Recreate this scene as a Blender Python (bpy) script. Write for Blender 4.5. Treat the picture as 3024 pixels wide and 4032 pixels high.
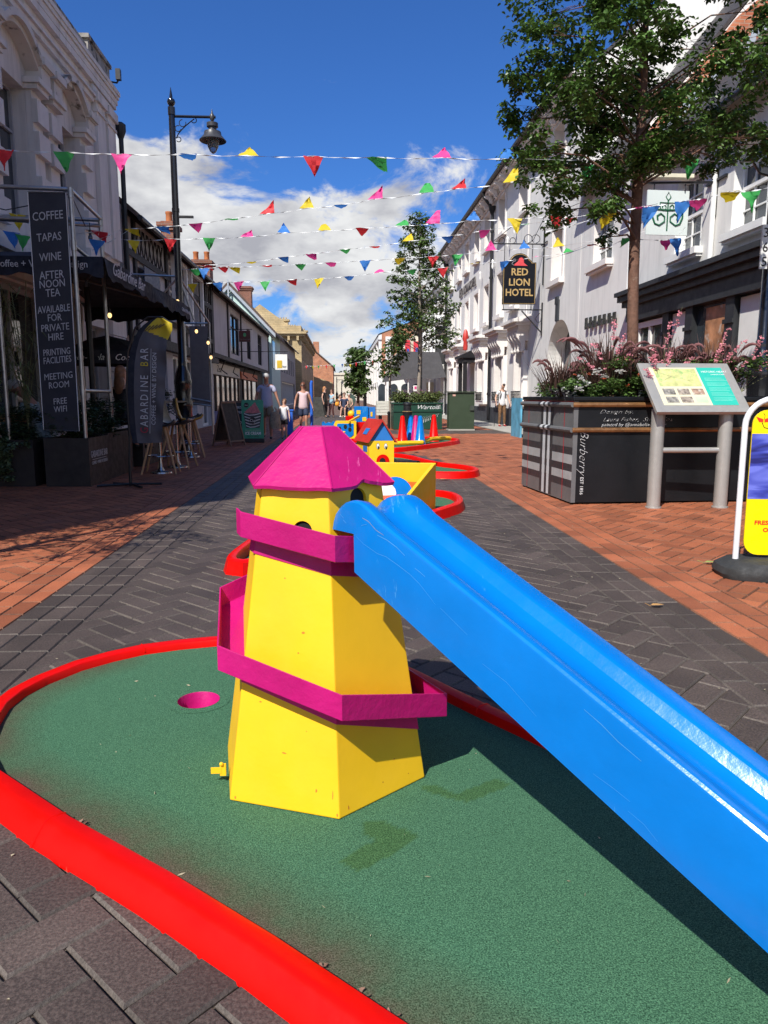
import bpy, bmesh, math, random
from mathutils import Vector, Matrix
import numpy as np
R = math.radians
for o in list(bpy.data.objects): bpy.data.objects.remove(o)
scene = bpy.context.scene
col = scene.collection
random.seed(7)

# ------------------------------------------------ camera
CAM_H = 1.15
cd = bpy.data.cameras.new('camera'); cam = bpy.data.objects.new('camera', cd); col.objects.link(cam)
cd.sensor_fit = 'VERTICAL'; cd.sensor_height = 36.0; cd.sensor_width = 27.0; cd.lens = 36.0*2912/4032
cd.clip_start = 0.05; cd.clip_end = 4000
cam.location = (0, 0, CAM_H)
cam.rotation_euler = (R(90-8.9), 0, R(-3.34))
scene.camera = cam
scene.render.resolution_x = 768; scene.render.resolution_y = 1024

# ------------------------------------------------ sky and sun
SUN = Vector((-.47, -.81, 1.0)).normalized()          # towards the sun
elev = math.asin(SUN.z); azim = math.atan2(SUN.x, SUN.y)
w = bpy.data.worlds.new('World'); scene.world = w; w.use_nodes = True
nt = w.node_tree; N = nt.nodes; L = nt.links; N.clear()
def nd(t, **k):
    n = N.new(t)
    for a, v in k.items(): setattr(n, a, v)
    return n
sky = nd('ShaderNodeTexSky', sky_type='NISHITA', sun_disc=False)
sky.sun_elevation = elev; sky.sun_rotation = azim; sky.air_density = 1.0; sky.dust_density = .6; sky.ozone_density = 2.5
tint = nd('ShaderNodeMix', data_type='RGBA', blend_type='MULTIPLY'); tint.inputs[0].default_value = 1
L.new(sky.outputs[0], tint.inputs[6]); tint.inputs[7].default_value = (.36, .74, 1.36, 1)
tc = nd('ShaderNodeTexCoord')
sep = nd('ShaderNodeSeparateXYZ'); L.new(tc.outputs['Generated'], sep.inputs[0])
mp = nd('ShaderNodeMapping'); mp.inputs['Scale'].default_value = (5.0, 5.0, 8.2); mp.inputs['Location'].default_value = (3.3, 1.7, .45)
L.new(tc.outputs['Generated'], mp.inputs[0])
n1 = nd('ShaderNodeTexNoise'); n1.inputs['Scale'].default_value = 1.5; n1.inputs['Detail'].default_value = 9; n1.inputs['Roughness'].default_value = .61; n1.inputs['Distortion'].default_value = .35
L.new(mp.outputs[0], n1.inputs['Vector'])
def mth(op, a, b=None, c=None, clamp=False):
    n = nd('ShaderNodeMath', operation=op, use_clamp=clamp)
    for i, v in enumerate((a, b, c)):
        if v is None: continue
        if isinstance(v, (int, float)): n.inputs[i].default_value = v
        else: L.new(v, n.inputs[i])
    return n.outputs[0]
hi = nd('ShaderNodeMapRange', interpolation_type='SMOOTHSTEP'); L.new(sep.outputs[2], hi.inputs[0])
hi.inputs[1].default_value = .22; hi.inputs[2].default_value = .37; hi.inputs[3].default_value = .108; hi.inputs[4].default_value = -.24
bk_fill = nd('ShaderNodeMapRange', interpolation_type='SMOOTHSTEP'); L.new(sep.outputs[1], bk_fill.inputs[0]); bk_fill.inputs[1].default_value = .45; bk_fill.inputs[2].default_value = -.1; bk_fill.inputs[3].default_value = 0; bk_fill.inputs[4].default_value = .17  # extra white cloud behind the camera, added as neutral fill light
lf = nd('ShaderNodeMapRange', interpolation_type='SMOOTHSTEP'); L.new(sep.outputs[0], lf.inputs[0]); lf.inputs[1].default_value = -.05; lf.inputs[2].default_value = -.34; lf.inputs[3].default_value = 0; lf.inputs[4].default_value = .17
lf2 = nd('ShaderNodeMapRange', interpolation_type='SMOOTHSTEP'); L.new(sep.outputs[2], lf2.inputs[0]); lf2.inputs[1].default_value = .42; lf2.inputs[2].default_value = .30
cov = mth('ADD', mth('ADD', mth('ADD', n1.outputs[0], hi.outputs[0]), bk_fill.outputs[0]), mth('MULTIPLY', lf.outputs[0], lf2.outputs[0]))
cr = nd('ShaderNodeMapRange', interpolation_type='SMOOTHSTEP'); L.new(cov, cr.inputs[0])
cr.inputs[1].default_value = .495; cr.inputs[2].default_value = .63
# light and grey parts of the clouds
mp2 = nd('ShaderNodeMapping'); mp2.inputs['Scale'].default_value = (5.0, 5.0, 10.5); mp2.inputs['Location'].default_value = (3.35, 1.7, .72)
L.new(tc.outputs['Generated'], mp2.inputs[0])
n2 = nd('ShaderNodeTexNoise'); n2.inputs['Scale'].default_value = 1.9; n2.inputs['Detail'].default_value = 8; n2.inputs['Roughness'].default_value = .55
L.new(mp2.outputs[0], n2.inputs['Vector'])
cc = nd('ShaderNodeValToRGB'); L.new(n2.outputs[0], cc.inputs[0])
cc.color_ramp.elements[0].position = .33; cc.color_ramp.elements[0].color = (.50, .51, .57, 1)
cc.color_ramp.elements[1].position = .60; cc.color_ramp.elements[1].color = (.98, .99, 1.0, 1)
bg1 = nd('ShaderNodeBackground'); bg1.inputs[1].default_value = .08; L.new(tint.outputs[2], bg1.inputs[0])
bg2 = nd('ShaderNodeBackground'); bg2.inputs[1].default_value = .68; L.new(cc.outputs[0], bg2.inputs[0])
mx = nd('ShaderNodeMixShader'); L.new(cr.outputs[0], mx.inputs[0]); L.new(bg1.outputs[0], mx.inputs[1]); L.new(bg2.outputs[0], mx.inputs[2])
wo = nd('ShaderNodeOutputWorld'); L.new(mx.outputs[0], wo.inputs[0])
sl = bpy.data.lights.new('sun', 'SUN'); sl.energy = 5.0; sl.angle = R(.5); sl.color = (1, .955, .87)
so = bpy.data.objects.new('sun', sl); col.objects.link(so)
so.rotation_euler = SUN.to_track_quat('Z', 'Y').to_euler(); so.location = (0, 0, 30)
scene.view_settings.view_transform = 'Standard'; scene.view_settings.look = 'None'
scene.view_settings.exposure = 0.35; scene.view_settings.gamma = 1

# ------------------------------------------------ materials
MATS = {}
def mat(name, c, rough=.6, var=.12, scale=6., bump=0., bscale=60., metal=0., coat=0., stain=None, scratch=None, spec=.5, island=0., transl=0., alpha=1, emit=None, streak=None):
    """procedural paint, plaster, metal, cloth, leaf"""
    if name in MATS: return MATS[name]
    m = bpy.data.materials.new(name); m.use_nodes = True; MATS[name] = m
    nt = m.node_tree; n = nt.nodes; l = nt.links
    p = n['Principled BSDF']; c = tuple(c)+(1,) if len(c) == 3 else c
    tcn = n.new('ShaderNodeTexCoord')
    def noise(s, d=4, r=.6):
        q = n.new('ShaderNodeTexNoise'); q.inputs['Scale'].default_value = s; q.inputs['Detail'].default_value = d; q.inputs['Roughness'].default_value = r
        l.new(tcn.outputs['Object'], q.inputs['Vector']); return q.outputs[0]
    def mul(colr, fac, lo, hi):
        mr = n.new('ShaderNodeMapRange'); l.new(fac, mr.inputs[0]); mr.inputs[1].default_value = .3; mr.inputs[2].default_value = .7; mr.inputs[3].default_value = lo; mr.inputs[4].default_value = hi
        v = n.new('ShaderNodeVectorMath'); v.operation = 'SCALE'; l.new(mr.outputs[0], v.inputs['Scale'])
        if isinstance(colr, tuple): v.inputs[0].default_value = colr[:3]
        else: l.new(colr, v.inputs[0])
        return v.outputs[0]
    cur = mul(c, noise(scale), 1-var, 1+var)
    if island:
        g = n.new('ShaderNodeNewGeometry')
        mr = n.new('ShaderNodeMapRange'); l.new(g.outputs['Random Per Island'], mr.inputs[0]); mr.inputs[3].default_value = 1-island; mr.inputs[4].default_value = 1+island
        v = n.new('ShaderNodeVectorMath'); v.operation = 'SCALE'; l.new(cur, v.inputs[0]); l.new(mr.outputs[0], v.inputs['Scale']); cur = v.outputs[0]
    if stain:      # (colour, threshold, scale)
        q = noise(stain[2], 6, .65)
        mr = n.new('ShaderNodeMapRange'); l.new(q, mr.inputs[0]); mr.inputs[1].default_value = stain[1]; mr.inputs[2].default_value = stain[1]+.09
        x = n.new('ShaderNodeMix'); x.data_type = 'RGBA'; l.new(mr.outputs[0], x.inputs[0]); l.new(cur, x.inputs[6]); x.inputs[7].default_value = tuple(stain[0])+(1,); cur = x.outputs[2]
    if streak:     # rain streaks running down: (colour, amount)
        mps = n.new('ShaderNodeMapping'); mps.inputs['Scale'].default_value = (2.6, 2.6, .22); l.new(tcn.outputs['Object'], mps.inputs[0])
        qs = n.new('ShaderNodeTexNoise'); qs.inputs['Scale'].default_value = 1.7; qs.inputs['Detail'].default_value = 7; qs.inputs['Roughness'].default_value = .65; l.new(mps.outputs[0], qs.inputs['Vector'])
        mr = n.new('ShaderNodeMapRange'); l.new(qs.outputs[0], mr.inputs[0]); mr.inputs[1].default_value = .5; mr.inputs[2].default_value = .72; mr.inputs[4].default_value = streak[1]
        x = n.new('ShaderNodeMix'); x.data_type = 'RGBA'; l.new(mr.outputs[0], x.inputs[0]); l.new(cur, x.inputs[6]); x.inputs[7].default_value = tuple(streak[0])+(1,); cur = x.outputs[2]
    if scratch:    # thin worn lines: (colour, amount)
        mpn = n.new('ShaderNodeMapping'); mpn.inputs['Rotation'].default_value = (.5, .6, .9); mpn.inputs['Scale'].default_value = (34, 5, 5)
        l.new(tcn.outputs['Object'], mpn.inputs[0])
        q = n.new('ShaderNodeTexNoise'); q.inputs['Scale'].default_value = 1.6; q.inputs['Detail'].default_value = 5; q.inputs['Roughness'].default_value = .7; l.new(mpn.outputs[0], q.inputs['Vector'])
        q2 = noise(2.2, 2)
        ad = n.new('ShaderNodeMath'); ad.operation = 'ADD'; l.new(q.outputs[0], ad.inputs[0]); l.new(q2, ad.inputs[1])
        mr = n.new('ShaderNodeMapRange'); l.new(ad.outputs[0], mr.inputs[0]); mr.inputs[1].default_value = scratch[1]; mr.inputs[2].default_value = scratch[1]+.06
        x = n.new('ShaderNodeMix'); x.data_type = 'RGBA'; l.new(mr.outputs[0], x.inputs[0]); l.new(cur, x.inputs[6]); x.inputs[7].default_value = tuple(scratch[0])+(1,); cur = x.outputs[2]
    l.new(cur, p.inputs['Base Color'])
    rr = n.new('ShaderNodeMapRange'); l.new(noise(scale*2.3), rr.inputs[0]); rr.inputs[1].default_value = .3; rr.inputs[2].default_value = .7
    rr.inputs[3].default_value = max(.02, rough*.8); rr.inputs[4].default_value = min(1, rough*1.2); l.new(rr.outputs[0], p.inputs['Roughness'])
    p.inputs['Metallic'].default_value = metal; p.inputs['Coat Weight'].default_value = coat; p.inputs['Coat Roughness'].default_value = .12
    p.inputs['Specular IOR Level'].default_value = spec
    if bump:
        b = n.new('ShaderNodeBump'); b.inputs['Strength'].default_value = min(1, bump); b.inputs['Distance'].default_value = .01*max(1, bump)
        l.new(noise(bscale, 5), b.inputs['Height']); l.new(b.outputs[0], p.inputs['Normal'])
    if emit: p.inputs['Emission Color'].default_value = tuple(emit[:3])+(1,); p.inputs['Emission Strength'].default_value = emit[3]
    if transl:
        t = n.new('ShaderNodeBsdfTranslucent'); l.new(cur, t.inputs[0]); ms = n.new('ShaderNodeMixShader'); ms.inputs[0].default_value = transl
        o = n['Material Output']; l.new(p.outputs[0], ms.inputs[1]); l.new(t.outputs[0], ms.inputs[2]); l.new(ms.outputs[0], o.inputs[0])
    if alpha < 1: p.inputs['Transmission Weight'].default_value = 1-alpha; p.inputs['IOR'].default_value = 1.2
    return m
def setc(m, **k):
    return m

yellow = mat('yellow_paint', (.84, .50, .010), .48, .05, 4, .05, 60, stain=((.72, .30, .03), .735, 14))
magenta = mat('magenta_paint', (.45, .006, .14), .45, .12, 6, .25, 40, scratch=((.70, .12, .34), 1.31), spec=.35)
bluep = mat('blue_gloss', (.001, .165, .55), .20, .08, 5, .10, 22, coat=.0, scratch=((.05, .27, .62), 1.235), spec=.42)
redp = mat('red_gloss', (.64, .0025, .001), .42, .10, 5, .1, 25, coat=.04, stain=((.60, .045, .03), .69, 11), scratch=((.70, .05, .03), 1.27), spec=.16)
deepblue = mat('blue_paint', (.02, .16, .50), .45, .1, 6, .1)
black = mat('black_paint', (.012, .012, .014), .45, .2, 6, .08)
dark = mat('dark_inside', (.006, .006, .006), .9)
blackgloss = mat('black_gloss', (.010, .010, .012), .16, .15, 5, .05, coat=.6)
white = mat('white_paint', (.78, .78, .76), .45, .05, 4, .05)
render_w = mat('grey_white_render', (.72, .705, .675), .85, .05, 1.2, .2, 45, stain=((.56, .56, .54), .68, 1.1), streak=((.42, .42, .40), .45))
trim_w = mat('cream_white_trim', (.72, .68, .65), .7, .05, 3, .12, 40)
stucco = mat('old_white_stucco', (.70, .66, .62), .85, .06, 2.0, .25, 30, stain=((.40, .37, .32), .66, 2.4), streak=((.34, .32, .29), .55))
glass = mat('window_glass', (.035, .045, .055), .06, .2, 2, 0, spec=.9)
glass_blue = mat('sky_window_glass', (.05, .09, .13), .05, .3, 1.5, 0, spec=1.)
brick_red = None
steel = mat('galvanised_steel', (.42, .42, .42), .35, .15, 12, .1, metal=.9)
silver = mat('silver_paint', (.42, .41, .385), .38, .05, 10, .05, metal=.45)
darkwood = mat('dark_stained_wood', (.022, .017, .015), .6, .3, 5, .2, 30)
wood = mat('beech_wood', (.42, .24, .12), .5, .15, 10, .1)
navy = mat('navy_canvas', (.010, .012, .022), .8, .2, 5, .4, 12)
greycanvas = mat('grey_canvas', (.075, .075, .082), .85, .12, 3, .4, 10)
slate = mat('slate_tiles', (.045, .04, .04), .7, .35, 9, .6, 22)
terracotta = mat('terracotta_pot', (.50, .17, .06), .7, .15, 8, .2)
skin = mat('skin', (.56, .33, .24), .5, .06, 10)
skin_t = mat('tanned_skin', (.44, .22, .15), .5, .08, 10)
leaf_tree = mat('street_tree_leaves', (.075, .142, .026), .42, .35, 2.2, 0, island=.5, transl=.24)
leaf_dark = mat('shrub_leaves', (.030, .055, .018), .5, .3, 3, 0, island=.5, transl=.2)
leaf_bed = mat('bedding_leaves', (.075, .135, .030), .5, .35, 4, 0, island=.55, transl=.25)
bark = mat('brown_bark', (.14, .07, .045), .85, .3, 14, .8, 40, stain=((.22, .15, .11), .62, 12))

# ------------------------------------------------ mesh building
def tag(o, label=None, cat=None, group=None, kind=None):
    if label: o['label'] = label
    if cat: o['category'] = cat
    if group: o['group'] = group
    if kind: o['kind'] = kind
    return o
def thing(name, label, cat, loc=(0, 0, 0), group=None):
    o = bpy.data.objects.new(name, None); col.objects.link(o); o.location = loc; o.empty_display_size = .2
    return tag(o, label, cat, group)
def link(name, me, mats, parent=None, smooth=False):
    o = bpy.data.objects.new(name, me); col.objects.link(o)
    for m in (mats if isinstance(mats, (list, tuple)) else [mats]): me.materials.append(m)
    if parent is not None:
        o.parent = parent
        if parent.type == 'EMPTY': o.matrix_parent_inverse = Matrix.Translation(-parent.location)
    if smooth:
        me.polygons.foreach_set('use_smooth', [True]*len(me.polygons))
    return o
class MB:
    def __init__(s, T=None): s.v = []; s.f = []; s.m = []; s.T = T
    def av(s, p):
        p = Vector(p)
        if s.T: p = s.T @ p
        s.v.append(tuple(p)); return len(s.v)-1
    def face(s, pts, m=0):
        s.f.append([s.av(p) for p in pts]); s.m.append(m)
    def idx(s, ids, m=0): s.f.append(list(ids)); s.m.append(m)
    def box(s, x0, y0, z0, x1, y1, z1, m=0):
        if x0 > x1: x0, x1 = x1, x0
        if y0 > y1: y0, y1 = y1, y0
        if z0 > z1: z0, z1 = z1, z0
        i = [s.av(p) for p in ((x0,y0,z0),(x1,y0,z0),(x1,y1,z0),(x0,y1,z0),(x0,y0,z1),(x1,y0,z1),(x1,y1,z1),(x0,y1,z1))]
        for q in ((0,3,2,1),(4,5,6,7),(0,1,5,4),(1,2,6,5),(2,3,7,6),(3,0,4,7)): s.idx([i[k] for k in q], m)
        return s
    def bar(s, a, b, w, h, m=0, up=(0,0,1)):
        a = Vector(a); b = Vector(b); d = (b-a).normalized(); u = Vector(up)
        if abs(d.dot(u)) > .98: u = Vector((0, 1, 0))
        x = d.cross(u).normalized(); y = x.cross(d).normalized()
        i = [s.av(p+x*sx*w/2+y*sy*h/2) for p in (a, b) for sx, sy in ((-1,-1),(1,-1),(1,1),(-1,1))]
        for q in ((0,3,2,1),(4,5,6,7),(0,1,5,4),(1,2,6,5),(2,3,7,6),(3,0,4,7)): s.idx([i[k] for k in q], m)
        return s
    def tube(s, pts, r, n=8, m=0, cap=True, closed=False):
        pts = [Vector(p) for p in pts]; k = len(pts); rr = r if isinstance(r, (list, tuple)) else [r]*k
        rings = []; prevx = None
        for j, p in enumerate(pts):
            if closed: d = pts[(j+1) % k]-pts[j-1]
            elif j == 0: d = pts[1]-p
            elif j == k-1: d = p-pts[-2]
            else: d = (pts[j+1]-p).normalized()+(p-pts[j-1]).normalized()
            d = d.normalized() if d.length > 1e-9 else Vector((0, 0, 1))
            if prevx is None:
                x = d.orthogonal().normalized()
                u = Vector((0, 0, 1)) if abs(d.z) < .9 else Vector((1, 0, 0)); x = d.cross(u).normalized()
            else:
                x = prevx-d*prevx.dot(d); x = x.normalized() if x.length > 1e-6 else d.orthogonal().normalized()
            prevx = x; y = d.cross(x)
            rings.append([s.av(p+x*math.cos(2*math.pi*t/n)*rr[j]+y*math.sin(2*math.pi*t/n)*rr[j]) for t in range(n)])
        for j in range(k if closed else k-1):
            A = rings[j]; B = rings[(j+1) % k]
            for t in range(n): s.idx((A[t], A[(t+1) % n], B[(t+1) % n], B[t]), m)
        if cap and not closed: s.idx(rings[0][::-1], m); s.idx(rings[-1], m)
        return s
    def lathe(s, prof, c=(0,0,0), n=16, m=0, axis='z', cap=True):
        rings = []
        for (r, z) in prof:
            ring = []
            for t in range(n):
                a = 2*math.pi*t/n; q = (r*math.cos(a), r*math.sin(a), z)
                if axis == 'x': q = (z, q[0], q[1])
                if axis == 'y': q = (q[0], z, q[1])
                ring.append(s.av((c[0]+q[0], c[1]+q[1], c[2]+q[2])))
            rings.append(ring)
        for A, B in zip(rings, rings[1:]):
            for t in range(n): s.idx((A[t], A[(t+1) % n], B[(t+1) % n], B[t]), m)
        if cap: s.idx(rings[0][::-1], m)
        s.idx(rings[-1], m)
        return s
    def prism(s, poly, a, b, fn, m=0):
        """poly: 2D outline, fn(u, v, w) -> 3D; extruded from w=a to w=b"""
        A = [s.av(fn(u, v, a)) for u, v in poly]; B = [s.av(fn(u, v, b)) for u, v in poly]; n = len(poly)
        s.idx(A[::-1], m); s.idx(B, m)
        for t in range(n): s.idx((A[t], A[(t+1) % n], B[(t+1) % n], B[t]), m)
        return s
    def ball(s, c, r, n=10, m=0, sc=(1,1,1)):
        k = n//2+1; rings = []
        for j in range(1, k):
            ph = math.pi*j/k
            rings.append([s.av((c[0]+r*sc[0]*math.sin(ph)*math.cos(2*math.pi*t/n), c[1]+r*sc[1]*math.sin(ph)*math.sin(2*math.pi*t/n), c[2]+r*sc[2]*math.cos(ph))) for t in range(n)])
        top = s.av((c[0], c[1], c[2]+r*sc[2])); bot = s.av((c[0], c[1], c[2]-r*sc[2]))
        for t in range(n):
            s.idx((top, rings[0][t], rings[0][(t+1) % n]), m); s.idx((bot, rings[-1][(t+1) % n], rings[-1][t]), m)
        for A, B in zip(rings, rings[1:]):
            for t in range(n): s.idx((A[t], B[t], B[(t+1) % n], A[(t+1) % n]), m)
        return s
    def build(s, name, mats, parent=None, smooth=False, bevel=0, fix=True):
        me = bpy.data.meshes.new(name); me.from_pydata(s.v, [], s.f)
        me.polygons.foreach_set('material_index', s.m); me.update()
        if fix and len(s.f) < 20000:
            bm = bmesh.new(); bm.from_mesh(me); bmesh.ops.recalc_face_normals(bm, faces=bm.faces)
            if bevel: bmesh.ops.bevel(bm, geom=[e for e in bm.edges if e.is_manifold and e.calc_face_angle(0) > .6], offset=bevel, segments=2, affect='EDGES', profile=.6)
            bm.to_mesh(me); bm.free()
        o = link(name, me, mats, parent)
        if smooth:
            me.polygons.foreach_set('use_smooth', [True]*len(me.polygons))
            if hasattr(me, 'set_sharp_from_angle'): me.set_sharp_from_angle(angle=R(38))
        return o
def frame(o, ux, uy):
    """matrix whose x is ux, y is uy, z their cross, at o"""
    ux = Vector(ux).normalized(); uy = Vector(uy).normalized(); uz = ux.cross(uy).normalized()
    m = Matrix.Identity(4)
    for r in range(3): m[r][0] = ux[r]; m[r][1] = uy[r]; m[r][2] = uz[r]; m[r][3] = o[r]
    return m
def text(s, size, T, m, parent, name='lettering', ext=.002, shear=0, sx=1., align='CENTER', off=0., spacing=1., lh=1.):
    c = bpy.data.curves.new('t', 'FONT'); c.body = s; c.size = size; c.extrude = ext; c.shear = shear; c.align_x = align; c.align_y = 'CENTER'; c.offset = off
    c.space_character = spacing; c.space_line = lh; c.resolution_u = 2
    o = bpy.data.objects.new('t', c); col.objects.link(o)
    dg = bpy.context.evaluated_depsgraph_get(); me = bpy.data.meshes.new_from_object(o.evaluated_get(dg))
    bpy.data.objects.remove(o); bpy.data.curves.remove(c)
    me.transform(T @ Matrix.Diagonal((sx, 1, 1, 1))); me.name = name
    me.materials.clear()
    return link(name, me, m, parent)
def sweep(path, prof, name, m, parent=None, closed=True, smooth=True):
    """closed path in plan; prof = list of (outward offset, z)"""
    b = MB(); n = len(path); rings = []
    for j in range(n):
        p = Vector(path[j]); a = Vector(path[j-1]) if closed or j else p; c = Vector(path[(j+1) % n]) if closed or j < n-1 else p
        d1 = (p-a); d2 = (c-p); d1 = d1.normalized() if d1.length > 1e-8 else d2.normalized(); d2 = d2.normalized() if d2.length > 1e-8 else d1
        nn = Vector((d1.y+d2.y, -(d1.x+d2.x))).normalized(); k = 1/max(.5, nn.dot(Vector((d1.y, -d1.x))))
        rings.append([b.av((p.x+nn.x*o*k, p.y+nn.y*o*k, z)) for o, z in prof])
    k = len(prof)
    for j in range(n if closed else n-1):
        A = rings[j]; B = rings[(j+1) % n]
        for t in range(k-1): b.idx((A[t], A[t+1], B[t+1], B[t]))
    if not closed: b.idx(rings[0]); b.idx(rings[-1])
    return b.build(name, m, parent, smooth=smooth)
def smooth_loop(pts, it=2):
    for _ in range(it):
        q = []
        for j in range(len(pts)):
            a = pts[j]; b = pts[(j+1) % len(pts)]
            q += [(a[0]*.75+b[0]*.25, a[1]*.75+b[1]*.25), (a[0]*.25+b[0]*.75, a[1]*.25+b[1]*.75)]
        pts = q
    return pts
def inside(p, poly):
    x, y = p; c = False; n = len(poly)
    for i in range(n):
        x1, y1 = poly[i]; x2, y2 = poly[i-1]
        if (y1 > y) != (y2 > y) and x < (x2-x1)*(y-y1)/(y2-y1)+x1: c = not c
    return c
def segdist(p, a, b):
    ax, ay = a; bx, by = b; dx, dy = bx-ax, by-ay; t = max(0, min(1, ((p[0]-ax)*dx+(p[1]-ay)*dy)/max(1e-9, dx*dx+dy*dy)))
    return math.hypot(p[0]-ax-t*dx, p[1]-ay-t*dy)

# ================================================ ground and paving
def brick_mat(name, c, var, speck, rough):
    m = bpy.data.materials.new(name); m.use_nodes = True; nt = m.node_tree; n = nt.nodes; l = nt.links; p = n['Principled BSDF']
    t = n.new('ShaderNodeTexCoord'); g = n.new('ShaderNodeNewGeometry')
    rmp = n.new('ShaderNodeMapRange'); l.new(g.outputs['Random Per Island'], rmp.inputs[0]); rmp.inputs[3].default_value = 1-var; rmp.inputs[4].default_value = 1+var
    q = n.new('ShaderNodeTexNoise'); q.inputs['Scale'].default_value = 2.5; q.inputs['Detail'].default_value = 6; l.new(t.outputs['Object'], q.inputs['Vector'])
    r2 = n.new('ShaderNodeMapRange'); l.new(q.outputs[0], r2.inputs[0]); r2.inputs[1].default_value = .3; r2.inputs[2].default_value = .7; r2.inputs[3].default_value = .8; r2.inputs[4].default_value = 1.2
    f = n.new('ShaderNodeTexNoise'); f.inputs['Scale'].default_value = 130; f.inputs['Detail'].default_value = 4; f.inputs['Roughness'].default_value = .75; l.new(t.outputs['Object'], f.inputs['Vector'])
    r3 = n.new('ShaderNodeMapRange'); l.new(f.outputs[0], r3.inputs[0]); r3.inputs[1].default_value = .4; r3.inputs[2].default_value = .68; r3.inputs[3].default_value = 1-speck*.6; r3.inputs[4].default_value = 1+speck*1.5
    a = n.new('ShaderNodeMath'); a.operation = 'MULTIPLY'; l.new(rmp.outputs[0], a.inputs[0]); l.new(r2.outputs[0], a.inputs[1])
    b = n.new('ShaderNodeMath'); b.operation = 'MULTIPLY'; l.new(a.outputs[0], b.inputs[0]); l.new(r3.outputs[0], b.inputs[1])
    v = n.new('ShaderNodeVectorMath'); v.operation = 'SCALE'; v.inputs[0].default_value = c; l.new(b.outputs[0], v.inputs['Scale'])
    # grey dust over the brick in patches
    d = n.new('ShaderNodeMapRange'); l.new(q.outputs[0], d.inputs[0]); d.inputs[1].default_value = .55; d.inputs[2].default_value = .75; d.inputs[4].default_value = .18
    x = n.new('ShaderNodeMix'); x.data_type = 'RGBA'; l.new(d.outputs[0], x.inputs[0]); l.new(v.outputs[0], x.inputs[6]); x.inputs[7].default_value = (.15, .115, .095, 1)
    l.new(x.outputs[2], p.inputs['Base Color']); p.inputs['Roughness'].default_value = rough
    bm_ = n.new('ShaderNodeBump'); bm_.inputs['Strength'].default_value = .7; bm_.inputs['Distance'].default_value = .0025; l.new(f.outputs[0], bm_.inputs['Height']); l.new(bm_.outputs[0], p.inputs['Normal'])
    return m
pav_grey = brick_mat('dark_grey_paver', (.062, .046, .039), .22, .6, .62)
pav_red = brick_mat('red_clay_paver', (.31, .092, .038), .26, .25, .7)
joint = mat('jointing_sand', (.075, .060, .042), .95, .3, 20, .5, 90)
concrete = mat('pale_concrete', (.36, .34, .30), .85, .1, 2, .3, 60)

g = MB(); NG = 24
GX = [-1500, -60, -.66, -.42, 60, 1500]; GY = [-1500, -60, 2.55, 2.78, 60, 1500]
for i in range(5):
    for j in range(5):
        if i == 2 and j == 2: continue        # room for the cup of the first course
        g.face([(GX[i], GY[j], -.0125), (GX[i+1], GY[j], -.0125), (GX[i+1], GY[j+1], -.0125), (GX[i], GY[j+1], -.0125)])
tag(g.build('ground', joint, fix=False), kind='structure')

def clipx(poly, lo, hi):
    for s, lim in ((1, lo), (-1, hi)):
        out = []
        for k in range(len(poly)):
            a = poly[k]; b = poly[(k+1) % len(poly)]
            ia = s*(a[0]-lim) >= 0; ib = s*(b[0]-lim) >= 0
            if ia: out.append(a)
            if ia != ib:
                t = (lim-a[0])/(b[0]-a[0]); out.append((lim, a[1]+t*(b[1]-a[1])))
        poly = out
        if len(poly) < 3: return []
    return poly
BW = .12
pv = []; pf = []; pm_ = []
def area(p): return .5*sum(p[k][0]*p[(k+1) % len(p)][1]-p[(k+1) % len(p)][0]*p[k][1] for k in range(len(p)))
def add_brick(poly, m):
    if len(poly) < 3 or abs(area(poly)) < .0012: return
    if math.hypot(poly[0][0]+.54, poly[0][1]-2.665) < .36: return
    if area(poly) < 0: poly = poly[::-1]
    n = len(poly); rings = []
    dz = random.gauss(0, .0008); tx = random.gauss(0, .006); ty = random.gauss(0, .006)
    cx = sum(p[0] for p in poly)/n; cy = sum(p[1] for p in poly)/n
    for off, z in ((.0022, -.0124), (.0022, -.0085), (.0078, 0)):
        ring = []
        for k in range(n):
            a = Vector(poly[k-1]); b = Vector(poly[k]); c = Vector(poly[(k+1) % n])
            d1 = b-a; d2 = c-b
            if d1.length < 1e-6 or d2.length < 1e-6: q = b
            else:
                d1.normalize(); d2.normalize(); n1 = Vector((-d1.y, d1.x)); n2 = Vector((-d2.y, d2.x)); h = n1+n2
                if h.length < .3: return
                h.normalize(); q = b+h*(off/max(.5, h.dot(n1)))
            ring.append(len(pv)); zz = z+(dz+tx*(q.x-cx)+ty*(q.y-cy) if z > -.009 else 0)
            pv.append((q.x, q.y, zz))
        rings.append(ring)
    for A, B in zip(rings, rings[1:]):
        for k in range(n): pf.append((A[k], A[(k+1) % n], B[(k+1) % n], B[k])); pm_.append(m if B is not rings[-1] else m+2)
    pf.append(tuple(rings[-1])); pm_.append(m)
def xb(y):
    P = [(11, 1.9), (12.2, 1.92), (14, 1.7), (15.5, 1.18), (17, .92), (23, .8), (60, .8)]
    for (a, b), (c, d) in zip(P, P[1:]):
        if y < c: return b+(d-b)*max(0, (y-a))/(c-a)
    return .8
YM = 46.
zones = [(-5.3, -2.06, 1), (-1.34, 1.54, 0), (2.26, 6.62, 1)]
ct = math.cos(R(45)); st = math.sin(R(45)); stain_on = True
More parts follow.
